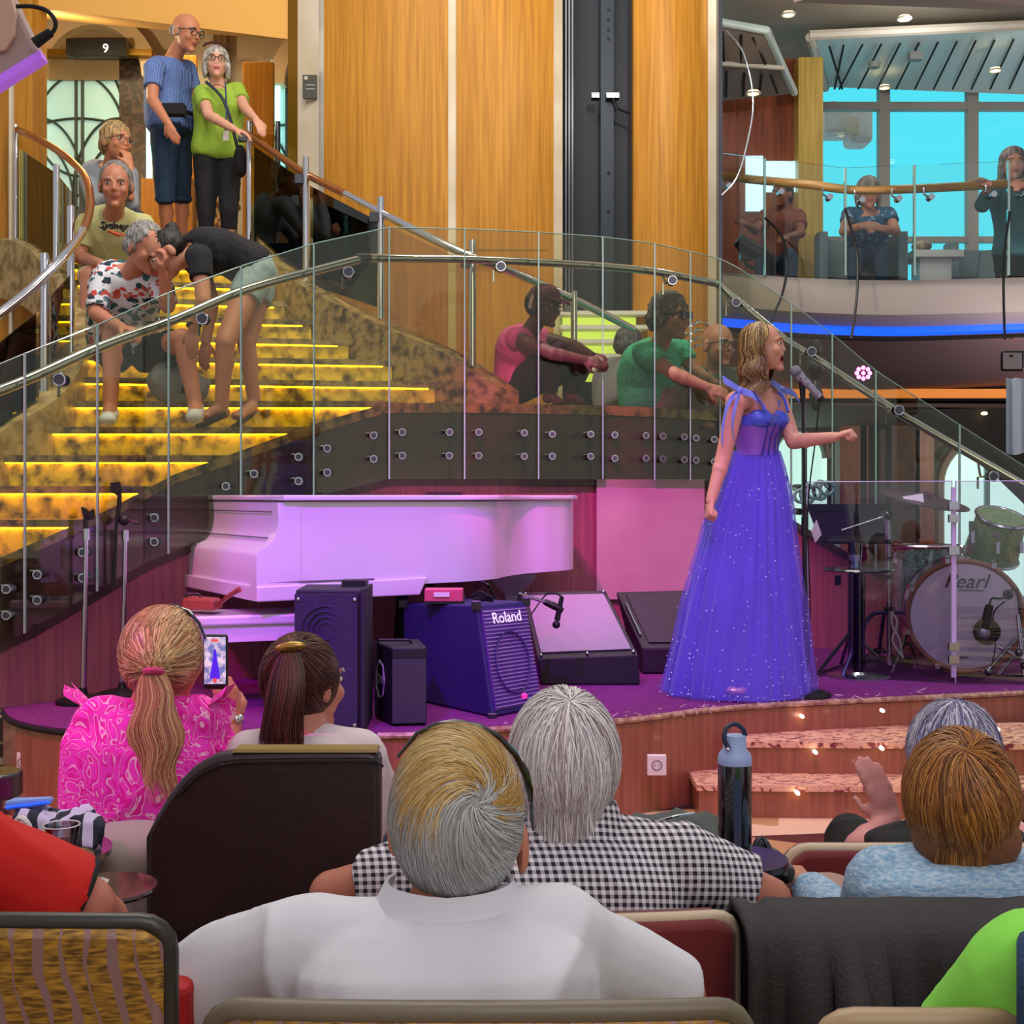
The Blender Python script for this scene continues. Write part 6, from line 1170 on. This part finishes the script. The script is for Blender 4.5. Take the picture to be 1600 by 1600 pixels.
# ear, collar, sunglasses
ob('ear',MB().ell(H+R@V((.088,.012,-.035))*h,(.009,.022,.034),R),MATS['skin_c47a60'],t,smooth=1)
cl=[];N0=j['N']
for k in range(15):
    a=pi*(-.15+1.3*k/14); cl.append((math.cos(a),-math.sin(a)))
m=MB(); m.loft([[N0+V((c*.082,s*.066+.005,.036+.004*abs(c))),N0+V((c*.108,s*.086,-.012-.012*max(0,-s))),N0+V((c*.104,s*.082,-.016-.012*max(0,-s))),N0+V((c*.078,s*.062+.005,.034+.004*abs(c)))] for c,s in cl]); ob('collar',m,pol,t,smooth=1)
ob('sunglasses',MB().tube([H+R@V((-.075*1,.02,.085))*h]+[H+R@V((.103*math.sin(a),.035-.02*math.cos(a),.012+.118*math.cos(a)))*h for a in[-.5,-.25,0,.3,.6,.9,1.15,1.35,1.5]]+[H+R@V((.101,-.0,-.01))*h],[.002,.003,.004,.004,.004,.004,.0045,.0055,.005,.003,.002],8),mat('glasses_black','#0c0b0c',.15,coat=1),t,smooth=1)
# checked shirt man
gh=gingham('gingham_navy','#e6dfe4','#1c1530',78)
t,R,h,H,j=person('man with longer white hair in navy and white checked shirt seen from behind',dict(H=(880,1192,2.12),N=(888,1296,2.1),pel=V((.1,2.18,.42)),mid=V((.09,2.1,.62)),sa=(1062,1350,2.08),sb=(716,1352,2.08),ea=(1200,1408,2.12),wa=V((.33,2.5,.6)),eb=(520,1398,2.14),wb=V((-.2,2.55,.60)),ka=V((.28,2.62,.47)),kb=V((-.05,2.62,.47)),fa=V((.3,2.7,.08)),fb=V((-.07,2.7,.08)),ta=V((.3,2.85,.04)),tb=V((-.07,2.85,.04)),na=(0,0,1),nb=(0,0,1)),S=1.02,hs=.98,fwd=(-.05,1,-.02),skin='#b8735c',shirt=gh,sleeve=.72,bottom=fab('grey_trousers','#4a4a50'),bl=1.9,fat=1.1,eyes=False,sdisp=.008)
backhair(t,R,h,H,(0,-.016,.012),(.088,.103,.112),'#b0a4a8',['#efe9ea','#d8cdd0','#f6f2ee','#bfa8ac'],None,11000,.19,(.05,-.45,.9),-.07,.8,.12,w=.0010,seed=21,region=lambda u:u.z>-.97,extra=[((0,-.05,-.06),(.066,.05,.06))],jit=.22,lift=.07)
N0=j['N']; m=MB(); m.loft([[N0+V((c*.078,s*.062,.048)),N0+V((c*.1,s*.08,-.006)),N0+V((c*.096,s*.076,-.01)),N0+V((c*.074,s*.058,.046))] for c,s in cl]); ob('collar',m,gh,t,smooth=1)
# auburn haired woman
blu=fab('heather_blue','#6f9cc0',col2='#b4c8d8',ns=90,stretch=(1,1,3)); 
t,R,h,H,j=person('woman with auburn bob and heather blue sweater seen from behind',dict(H=(1497,1250,2.2),N=(1494,1345,2.2),pel=V((.78,2.25,.42)),mid=V((.77,2.18,.62)),sa=(1650,1392,2.2),sb=(1378,1380,2.18),eb=(1350,1470,2.25),wb=V((.57,2.5,.6)),ea=(1690,1470,2.3),wa=V((.9,2.55,.6)),ka=V((.86,2.65,.47)),kb=V((.66,2.6,.52)),fa=V((.86,2.7,.08)),fb=V((.66,2.7,.08)),ta=V((.86,2.85,.04)),tb=V((.66,2.85,.04)),na=(0,0,1),nb=(0,0,1)),S=.98,hs=.98,fwd=(.05,1,0),skin='#c08468',shirt=blu,sleeve=1.9,bottom=fab('blush_trousers','#b08a7c'),bl=1.9,fat=1.15,eyes=False,sdisp=.006,female=True)
backhair(t,R,h,H,(0,-.016,.012),(.094,.108,.116),'#7a4826',['#b8722c','#9a6030','#c88a48','#7a4826'],None,12000,.165,(-.1,-.6,.8),-.075,.7,.4,w=.0010,seed=31,region=lambda u:u.z>-.96,extra=[((.02,-.055,-.055),(.074,.052,.06)),((-.05,-.03,-.05),(.04,.05,.06))],jit=.2,lift=.07)
ob('raised_knee',MB().ell(P(1302,1405,2.5),(.06,.1,.045)),MATS['blush_trousers'],t,smooth=1)
# lilac-grey haired person beyond
t,R,h,H,j=person('person with long lilac grey hair in dark top resting beyond the red chair',dict(H=(1487,1183,2.95),N=(1485,1290,2.95),pel=V((1.02,3.0,.40)),mid=V((1.01,2.95,.5)),sa=(1575,1335,2.95),sb=(1402,1340,2.95),eb=(1345,1325,3.05),wb=(1392,1282,3.1),hb=(1362,1205,3.12),ea=(1640,1360,3.0),wa=V((1.3,3.3,.5)),ka=V((1.1,3.4,.45)),kb=V((.9,3.4,.45)),fa=V((1.1,3.5,.08)),fb=V((.9,3.5,.08)),ta=V((1.1,3.65,.04)),tb=V((.9,3.65,.04)),nb=(.2,-1,.1)),S=1,hs=1.02,fwd=(0,1,0),skin='#d08a86',shirt=blackc,sleeve=0,bottom=blackc,bl=1.9,eyes=False,curl=.12)
backhair(t,R,h,H,(0,-.016,.02),(.1,.108,.115),'#8a84a8',['#c8c4dc','#8e88b8','#e4e0ee','#6a6488'],None,5000,.30,(0,-.1,1),-.06,.8,.05,w=.0012,seed=41,extra=[((-.06,-.02,-.1),(.03,.05,.1)),((.06,-.03,-.08),(.03,.05,.08))],jit=.12)
# lime tee with denim at bottom right
lim=fab('lime_tee','#8ae04e',bump=.08)
t,R,h,H,j=person('person in bright lime green tee with denim vest cropped by the bottom right corner',dict(H=(1880,1320,1.22),N=(1850,1440,1.22),pel=V((.66,1.35,.42)),sa=(2080,1530,1.22),sb=(1615,1535,1.24),eb=(1500,1650,1.32),wb=V((.46,1.6,.62)),ea=V((.75,1.35,.7)),wa=V((.7,1.6,.6)),ka=V((.78,1.8,.45)),kb=V((.58,1.8,.45)),fa=V((.78,1.85,.08)),fb=V((.58,1.85,.08)),ta=V((.78,2,.04)),tb=V((.58,2,.04))),S=1.0,fwd=(0,1,0),skin='#c08468',shirt=lim,sleeve=.95,bottom=navyc,bl=1.9,eyes=False,sdisp=.008)
ob('denim_vest',MB().loft([[P(x+dx,y,dd2) for x,dx in((1588,0),(1680,0))]+[P(1680,y,dd2+.25),P(1592,y,dd2+.25)] for y,dd2 in((1452,1.14),(1470,1.12),(1530,1.10),(1620,1.10))]),fab('denim','#24405e',bump=.4,bs=200),t,smooth=1,bevel=.01)
# pink dress woman filming
pk_=swirl('pink_scroll_fabric','#ff38c8','#f012a6','#ffb4da',9,2.5,.55)
t,R,h,H,j=person('woman with long blond ponytail and pink patterned dress filming with her phone',dict(H=(257,1030,2.92),N=(238,1105,2.9),pel=V((-.83,2.92,.44)),mid=V((-.84,2.88,.62)),sb=(158,1130,2.86),sa=(306,1130,2.88),ea=(345,1180,3.0),wa=(362,1130,3.1),ha=(350,1065,3.12),eb=(140,1230,3.0),wb=V((-.8,3.2,.6)),ka=V((-.72,3.35,.47)),kb=V((-.95,3.35,.47)),fa=V((-.72,3.4,.08)),fb=V((-.95,3.4,.08)),ta=V((-.72,3.55,.04)),tb=V((-.95,3.55,.04)),na=(.6,-.7,0)),S=.96,hs=1.0,fwd=(.35,.93,.0),skin='#c46a5c',shirt=pk_,sleeve=.3,bottom=pk_,bl=.9,eyes=False,female=True,sdisp=.006,curl=.5)
cols=['#e8b87c','#c88a5a','#f2d09a','#a06a4a']
backhair(t,R,h,H,(0,-.014,.018),(.088,.105,.108),'#a8784c',cols,None,5500,.10,(-.1,-1,-.22),-.11,-.05,.0,w=.0011,seed=51,jit=.12)
for n_,s in(('crown',0),):pass
tie=P(240,1046,2.78); rnd=random.Random(5); paths=[]
for i in range(1500):
    a=rnd.uniform(0,2*pi); r=rnd.random()**.5; L1=rnd.uniform(.55,1.0); pts=[]
    for k in range(13):
        q=k/12*L1; wd=.016+.042*math.sin(min(1,q*1.3)*pi*.8); wv=.006*math.sin(q*16+a)
        pts.append(tie+V((wd*r*math.cos(a)+wv+.012*q,-.012*q+wd*r*math.sin(a)*.45,-.29*q*1.0)))
    paths.append((pts,V((math.cos(a)*.4,-1,0))))
strands('ponytail',t,paths,.0014,['#e8a878','#d08a68','#f2c090','#b06a5a'])
paths=[]
for i in range(1600): # gather strands from scalp to tie
    u=V((rnd.gauss(0,1),rnd.gauss(-.3,.8),rnd.gauss(.2,.8))).normalized()
    if u.y>.25: continue
    p=H+R@V((u.x*.094,u.y*.108-.014,u.z*.112+.018))*h; mid_=p.lerp(tie,.55)+(p-H).normalized()*.012; paths.append((spline([p,mid_,tie+V((rnd.uniform(-1,1)*.012,.01,rnd.uniform(-1,1)*.012))],5),(p-H).normalized()))
strands('swept_hair',t,paths,.0013,cols)
ob('hair_tie',MB().torus(tie+V((0,0,-.005)),(0,.3,1),.017,.008,20,8),mat('beads_pink','#c23a6a',.3),t)
ob('sunglasses',MB().tube([H+R@V((.098*math.sin(a),.03,.02+.105*math.cos(a)))*h for a in[-1.3,-.9,-.5,0,.5,.9,1.3]],[.003,.004,.005,.005,.005,.004,.003],8),MATS['glasses_black'],t,smooth=1)
for s,q in((-1,'sb'),(1,'sa')):
    c=j[q]+V((s*.02,0,.03)); rg=[]
    for k in range(13):
        a=pi*(k/12)*1.4-.6; rr=.075+.012*math.sin(k*2.6); rg.append([c+V((s*.02,0,0))+V((0,math.sin(a)*.055,math.cos(a)*.05-.02)),c+V((s*(.05+.012*math.sin(k*2.6)),math.sin(a)*rr,math.cos(a)*rr-.02)),c+V((s*(.045+.012*math.sin(k*2.6)),math.sin(a)*rr,math.cos(a)*rr-.027)),c+V((s*.015,math.sin(a)*.055,math.cos(a)*.05-.027))])
    ob('ruffle',MB().loft(rg),pk_,t,smooth=1)
for k in range(10):
    a=2*pi*k/10; c=P(358,1126,3.09); ob('bracelet_bead',MB().ell(c+V((.026*math.cos(a),.026*math.sin(a),.006*math.cos(a))),.0095),mat('amber_bead','#d07a1a',.2,coat=1) if k%3 else chrome,t,smooth=1)
# phone
pt=thing('smartphone','smartphone held upright showing the singer on its screen','phone',P(336,1075,3.06)); c=P(337,1034,3.06)
ob('case',MB().box(c,(.030,.006,.066)),black,pt,bevel=.006); ob('screen',MB().box(c+V((0,-.0068,.004)),(.0255,.0008,.056)),mat('screen_picture','#6f7fb8',.3,col2='#e6ddea',ns=70,emit=.6,ramp=(.4,.6)),pt)
ob('screen_gown',MB().poly([c+V(q) for q in((-.003,-.0079,.03),(.003,-.0079,.03),(.005,-.0079,.01),(.013,-.0079,-.04),(-.013,-.0079,-.04),(-.005,-.0079,.01))],[(0,1,2,3,4,5)]),mat('screen_violet','#4a26d8',.3,emit=.8),pt)
ob('screen_button',MB().ell(c+V((0,-.0083,-.043)),(.005,.0008,.005)),mat('screen_red','#ff4a3a',.3,emit=.8),pt); ob('screen_button',MB().ell(c+V((.014,-.0083,-.043)),(.004,.0008,.004)),sock,pt); ob('screen_badge',MB().box(c+V((0,-.0083,.052)),(.008,.0006,.0025)),MATS['screen_red'],pt)
# brown ponytail woman
wsh=fab('off_white_shirt','#d9c8cc')
t,R,h,H,j=person('woman with dark brown half ponytail and white shirt behind the leather armchair',dict(H=(478,1070,2.95),N=(478,1140,2.92),pel=V((-.46,2.98,.40)),mid=V((-.46,2.93,.56)),sb=(392,1182,2.9),sa=(562,1182,2.9),ea=(590,1270,3.0),wa=V((-.25,3.2,.55)),eb=(372,1270,3.0),wb=V((-.55,3.2,.55)),ka=V((-.36,3.4,.45)),kb=V((-.58,3.4,.45)),fa=V((-.36,3.45,.08)),fb=V((-.58,3.45,.08)),ta=V((-.36,3.6,.04)),tb=V((-.58,3.6,.04))),S=.96,hs=.98,fwd=(.62,.78,-.02),skin='#c07a66',shirt=wsh,sleeve=1.2,bottom=navyc,bl=1.9,female=True,sdisp=.008)
cols=['#3a1a14','#5a2a20','#2a100e','#6e3a2a']
backhair(t,R,h,H,(0,-.022,.022),(.087,.1,.105),'#331a14',cols,None,3500,.09,(0,-.8,.5),-.11,.3,.1,w=.0011,seed=61,region=lambda u:u.y<.5 and u.z>-.8,jit=.12)
tie=P(455,1012,2.84); paths=[]; rnd=random.Random(6)
for i in range(1300):
    a=rnd.uniform(0,2*pi); r=rnd.random()**.5; L1=rnd.uniform(.6,1.0); pts=[]
    for k in range(12):
        q=k/11*L1; wd=.014+.034*math.sin(min(1,q*1.5)*pi*.6); pts.append(tie+V((wd*r*math.cos(a)-.02*q+.004*math.sin(q*9+a),-.05*math.sin(min(1,q*2)*pi/2)*.6+wd*r*math.sin(a)*.5,-.24*q)))
    paths.append((pts,V((math.cos(a)*.4,-1,0))))
for i in range(1100):
    u=V((rnd.gauss(0,1),rnd.gauss(-.2,.8),rnd.gauss(.3,.7))).normalized()
    if u.y>.45 or u.z<-.3: continue
    p=H+R@V((u.x*.091,u.y*.104-.022,u.z*.109+.022))*h; paths.append((spline([p,p.lerp(tie,.55)+(p-H).normalized()*.01,tie+V((rnd.uniform(-1,1)*.012,.0,rnd.uniform(-1,1)*.01))],4),(p-H).normalized()))
strands('ponytail',t,paths,.0013,cols)
ob('hair_clip',MB().ell(tie+V((0,-.012,.004)),(.035,.008,.011),Matrix.Rotation(-.1,3,'Y')),mat('clip_gold','#b8924a',.25,.8),t,smooth=1)
# red shirt arm
red=fab('red_tee','#c8140c',bump=.15)
t,R,h,H,j=person('person in red tee with dark hem, only the arm showing at the left edge',dict(H=(-260,1180,1.75),N=(-250,1290,1.75),pel=V((-.95,1.8,.42)),sa=(-75,1330,1.72),sb=(-430,1340,1.75),ea=(128,1416,1.78),wa=V((-.62,2.1,.6)),eb=V((-1.3,1.9,.6)),wb=V((-1.1,2.1,.6)),ka=V((-.8,2.25,.47)),kb=V((-1.1,2.25,.47)),fa=V((-.8,2.3,.08)),fb=V((-1.1,2.3,.08)),ta=V((-.8,2.45,.04)),tb=V((-1.1,2.45,.04))),S=1.1,fwd=(0,1,0),skin='#b8705a',shirt=red,sleeve=.93,bottom=navyc,bl=1.9,fat=1.1,eyes=False,sdisp=.010)
q=j['sa'].lerp(j['ea'],.93); ob('sleeve_hem',MB().torus(q,(j['ea']-j['sa']),.062,.006,28,8),blackc,t,smooth=1)
# ottoman, tables, glass, bags
vel=mat('taupe_velvet','#8f7f7a',.8,sheen=.6,col2='#a99a94',ns=60,bump=.2,bs=40)
oc=V((X(200,2.55),2.55,0)); t=thing('ottoman','round taupe velvet ottoman left of the leather armchair','ottoman',oc); rz=.115+0
ob('base',MB().lathe([(.105,.0),(.108,.02),(.114,.57),(.112,.60)],oc,n=48),vel,t,smooth=1); ob('cushion',MB().lathe([(.116,.60),(.122,.63),(.116,.668),(.09,.692),(.03,.70),(0,.701)],oc,n=48),mat('taupe_suede','#8c7a72',.7,sheen=.3,bump=.1,bs=30),t,smooth=1); ob('piping',MB().torus(oc+V((0,0,.604)),(0,0,1),.116,.004,48,6),piping,t)
tc_=V((X(165,2.0),2.0,0)); t=thing('side_table','small round dark glass table reflecting pink light behind the red sleeve','table',tc_)
ob('top',MB().lathe([(.078,0),(.08,.004),(.078,.008)],V((tc_.x,tc_.y,.742)),n=48),mat('black_mirror','#2a0f20',.06,coat=1),t,smooth=1); ob('column',MB().cone(tc_,tc_+V((0,0,.74)),.02,n=16),steel,t); ob('base',MB().lathe([(.07,0),(.07,.012),(.02,.02)],tc_,n=32),steel,t)
tag(ob('folded_napkin',MB().prism([P(155,1376,1.98),P(168,1380,2.0),P(160,1392,2.0),P(150,1388,1.96)],V((0,.01,.003))),sock,None),'crumpled white napkin on the round dark glass table','napkin')
c2=V((X(12,3.3),3.3,0)); t=thing('stool','round dark topped stool at the far left edge','stool',c2); ob('seat',MB().lathe([(.03,.56),(.034,.63),(.035,.65),(.03,.662),(0,.664)],V((c2.x-.02,c2.y,-.02)),n=40) if 0 else MB().cone(V((X(-8,3.3),3.3,.585)),V((X(-8,3.3),3.3,.65)),.068,.068,40),steel,t,bevel=.006); ob('leg',MB().cone(V((X(-8,3.3),3.3,0)),V((X(-8,3.3),3.3,.59)),.02),steel,t)
t=thing('tray_table','low round table under the striped bag at the left','table',V((X(60,2.35),2.35,0))); ob('top',MB().lathe([(.13,0),(.13,.01)],V((X(60,2.35),2.35,.70)),n=40),mat('dark_top','#2a2226',.2,coat=.6),t); ob('column',MB().cone(V((X(60,2.35),2.35,0)),V((X(60,2.35),2.35,.70)),.02),steel,t)
strp=mat('striped_bag_fabric','#17162e',.8); N,L,b=nodes(strp); o,_=sepxyz(N,L); L.new(mixc(N,L,mth(N,L,'GREATER_THAN',mth(N,L,'FRACT',mth(N,L,'MULTIPLY_ADD',o[0],26,mth(N,L,'MULTIPLY',o[2],5))),.5),'#17162e','#c4b8d8'),b.inputs['Base Color'])
t=thing('striped_bag','navy and white striped cloth bag on the low table at the left','bag',P(90,1330,2.35)); m=MB(); m.hexa([P(20,1325,2.3),P(152,1330,2.3),P(150,1325,2.48),P(30,1322,2.48)],[P(18,1272,2.33),P(166,1284,2.33),P(150,1262,2.46),P(40,1258,2.46)]); soft('bag_body',m,.008,strp,t,it=5,disp=.016,ds=14); ob('handle',MB().tube(spline([P(20,1300,2.27),P(30,1278,2.26),P(45,1290,2.26),P(52,1325,2.27)],4),.005,6),sock,t)
t=thing('blue_case','pale blue zip case lying on top of the striped bag','case',P(45,1262,2.4)); ob('body',MB().hexa([P(8,1268,2.36),P(78,1258,2.36),P(86,1252,2.44),P(20,1256,2.44)],[P(6,1252,2.36),P(78,1246,2.36),P(84,1244,2.44),P(20,1246,2.44)]),mat('pale_blue','#7aa0dc',.5),t,bevel=.008); ob('zip',MB().tube([P(8,1262,2.355),P(78,1253,2.355)],.002,4),MATS['blue_light'],t)
t=thing('drinking_glass','clear tumbler of ice water beside the red sleeve','glass',P(96,1342,1.95)); gc=P(96,1342,1.95)
ob('tumbler',MB().lathe([(.018,0),(.028,.052),(.0265,.052),(.017,.004)],gc,n=28),glass('tumbler_glass','#d9d2e2',.2),t,smooth=1); ob('rim',MB().torus(gc+V((0,0,.052)),(0,0,1),.027,.0012,28,5),mat('rim_white','#e4dcf0',.2,coat=1),t); ob('water',MB().lathe([(.017,.004),(.024,.038)],gc,n=24),mat('ice_water','#8d8298',.1,coat=1),t,smooth=1)
t=thing('support_table','round dark table carrying the tumbler behind the red sleeve','table',V((X(80,1.95),1.95,0))); ob('top',MB().cone(V((X(80,1.95),1.96,gc.z-.012)),V((X(80,1.95),1.96,gc.z)),.06,n=32),MATS['dark_top'],t); ob('column',MB().cone(V((X(80,1.95),1.96,0)),V((X(80,1.95),1.96,gc.z-.01)),.015),steel,t)
# water bottle, backpack, shoe
t=thing('water_bottle','dark tinted water bottle with pale blue cap and strap loop','bottle',P(1148,1345,2.3)); bb=P(1148,1345,2.32)
ob('body',MB().lathe([(.028,0),(.0305,.006),(.0305,.172),(.029,.178)],bb,n=32),mat('tinted_plastic','#15141f',.08,coat=1),t,smooth=1); ob('window_stripe',MB().box(bb+V((0,-.0295,.085)),(.007,.002,.07)),mat('stripe_blue','#34405e',.3),t); ob('cap',MB().lathe([(.0305,.176),(.031,.182),(.029,.194),(.021,.204),(.020,.226),(.0195,.228),(0,.229)],bb,n=32),mat('cap_blue','#9fb2e0',.45),t,smooth=1)
ob('strap_loop',MB().tube(spline([bb+V((-.014,-.02,.206)),bb+V((-.022,-.018,.225)),bb+V((-.016,-.01,.243)),bb+V((.0,0,.248)),bb+V((.014,.0,.240)),bb+V((.019,.0,.226))],5),.0045,8),mat('strap_ink','#1c2140',.5),t,smooth=1); ob('rivet',MB().ell(bb+V((-.0165,-.0255,.207)),.004),chrome,t)
t=thing('low_table','low dark table carrying the water bottle','table',V((bb.x,bb.y,0))); ob('top',MB().cone(V((bb.x+.01,bb.y+.02,bb.z-.012)),V((bb.x+.01,bb.y+.02,bb.z)),.09,n=36),MATS['dark_top'],t); ob('column',MB().cone(V((bb.x+.01,bb.y+.02,0)),V((bb.x+.01,bb.y+.02,bb.z-.01)),.02),steel,t)
gb_=fab('khaki_grey_nylon','#4d5350'); t=thing('backpack','grey green zipped backpack lying behind the checked shoulder','bag',P(1060,1345,2.75)); soft('bag_body',MB().ell(P(1055,1310,2.75),(.13,.1,.055)).ell(P(1100,1320,2.72),(.07,.09,.045)).ell(P(1010,1318,2.75),(.09,.08,.035)),.01,gb_,t,it=2,disp=.015,ds=12); ob('zip',MB().tube(spline([P(1010,1290,2.66),P(1050,1277,2.66),P(1085,1271,2.68)],4),.003,5),chrome,t); ob('pillar',MB().box(V((P(1055,1310,2.8).x,2.8,.3)),(.11,.1,.3)),redv,t)
t=thing('blue_shoe','black and blue sports shoe beside the water bottle','shoe',P(1205,1365,2.5)); soft('upper',MB().ell(P(1200,1348,2.5),(.035,.05,.03)).ell(P(1222,1362,2.48),(.025,.04,.022)).ell(P(1190,1330,2.5),(.02,.03,.03)),.006,black,t,it=2); ob('tongue',MB().prism([P(1205,1352,2.44),P(1212,1342,2.44),P(1224,1346,2.44),P(1229,1356,2.44),P(1215,1360,2.44)],V((0,.02,0))),mat('vivid_blue','#1f5ae0',.5),t,bevel=.003); ob('loop',MB().tube([P(1184,1320,2.47),P(1190,1308,2.47),P(1198,1322,2.47),P(1206,1345,2.47)],.004,6),steel,t); ob('support',MB().box(V((P(1205,1365,2.5).x,2.5,.3)),(.045,.05,.305)),redv,t)
tag(ob('red_cushion',MB().box(P(276,1590,1.62),(.022,.03,.05)),mat('bright_red','#b01414',.7),None,bevel=.01),'bright red cushion corner behind the white polo sleeve at left','cushion')
tag(ob('tan_pillow',MB().ell(V((0,0,-5)),.01),piping,None),'x','x') if 0 else None
# ---------- lights
def area(name,loc,tgt,size,power,col,sy=None):
    l=bpy.data.lights.new(name,'AREA'); l.energy=power; l.color=col; l.size=size
    if sy: l.shape='RECTANGLE'; l.size_y=sy
    o=bpy.data.objects.new(name,l); COL.objects.link(o); o.location=loc; o.rotation_euler=(V(tgt)-V(loc)).to_track_quat('-Z','Y').to_euler(); return o
def spotl(name,loc,tgt,power,col,ang,blend=.4,size=.06):
    l=bpy.data.lights.new(name,'SPOT'); l.energy=power; l.color=col; l.spot_size=math.radians(ang); l.spot_blend=blend; l.shadow_soft_size=size
    o=bpy.data.objects.new(name,l); COL.objects.link(o); o.location=loc; o.rotation_euler=(V(tgt)-V(loc)).to_track_quat('-Z','Y').to_euler(); return o
def point(name,loc,power,col,r=.12):
    l=bpy.data.lights.new(name,'POINT'); l.energy=power; l.color=col; l.shadow_soft_size=r
    o=bpy.data.objects.new(name,l); COL.objects.link(o); o.location=loc; return o
area('lobby_lamp',(-3.4,11,5.7),(-3.4,11,3),1.6,170,(1,.78,.45))
area('atrium_lamp',(-.5,5,7.5),(-.5,7.5,2.5),3.5,235,(1,.93,.85))
area('audience_lamp',(1.0,-1.2,4.2),(0,2.4,.8),2.6,62,(1,.93,.9))
area('tower_lamp',(-.5,6.5,6.6),(0.2,9.6,3.6),1.5,22,(1,.86,.6))
point('landing_fill',(.9,7.6,4.9),85,(1,.9,.75),.04); point('stair_lamp',(-2.0,6.2,5.4),70,(1,.92,.8),.04)  # the landing point is an added fill that lifts the seated spectators
point('lounge_fill',(3.6,10.9,5.3),22,(1,.95,.9)); point('under_balcony_fill',(4.9,9.4,1.9),110,(1,.84,.86)); point('bulkhead_fill',(2.0,9.6,5.2),26,(1,.95,.88),.03)  # three added fill points brightening lounge, mauve soffit and bulkhead
spotl('violet_piano_spot',(-1.3,1.5,4.2),P(620,880,5.6),950,(.36,.0,1),22,.4)
spotl('magenta_wash_left',(-3.0,3.4,4.6),P(130,1040,5.8),520,(1,.05,.42),32,.7)
spotl('magenta_wash_centre',(-.3,4.6,3.3),V((.35,7.7,1.0)),520,(1,.06,.62),46,.7)
spotl('violet_panel_spot',(-.1,4.6,3.3),P(1000,850,8.0),260,(.62,.10,1),20,.9)
spotl('blue_singer_spot',(0.2,1.6,4.6),P(1150,880,6.06),300,(.28,.14,1),18,.5)
spotl('stage_magenta_front',(.8,2.5,4.5),P(840,1125,5.6),330,(.8,.02,.9),44,.6)
spotl('violet_drum_spot',(2.4,3.2,4.6),P(1500,930,6.6),240,(.5,.16,1),24,.6)
spotl('pink_spot',(-2.8,2.2,3.2),P(215,1150,2.95),190,(1,.04,.80),24,.6)
point('lobby_fill',(-3.9,10.2,4.95),60,(1,.82,.5),.03)  # added fill, kept out of sight, to brighten the lobby wall
# groups
for o in list(bpy.data.objects):
    if o.parent or 'label' not in o.keys() or 'group' in o.keys(): continue
    n=o.name.split('.')[0]
    g={'ceiling_downlight':'round ceiling downlights','wall_socket':'wall sockets on the stage face','hanging_cable':'cables hanging by the balcony','tub_chair':'tub chairs in the window lounge','stage_cable':'cables on the stage carpet','speaker_pole':'speaker poles under the piano','microphone_stand':'microphone stands on the stage'}.get(n)
    if g: o['group']=g
    if n=='person' and 'singer with' not in o['label']: o['group']='spectators on stairs and balcony' if o.location.y>4 else 'audience in the foreground'
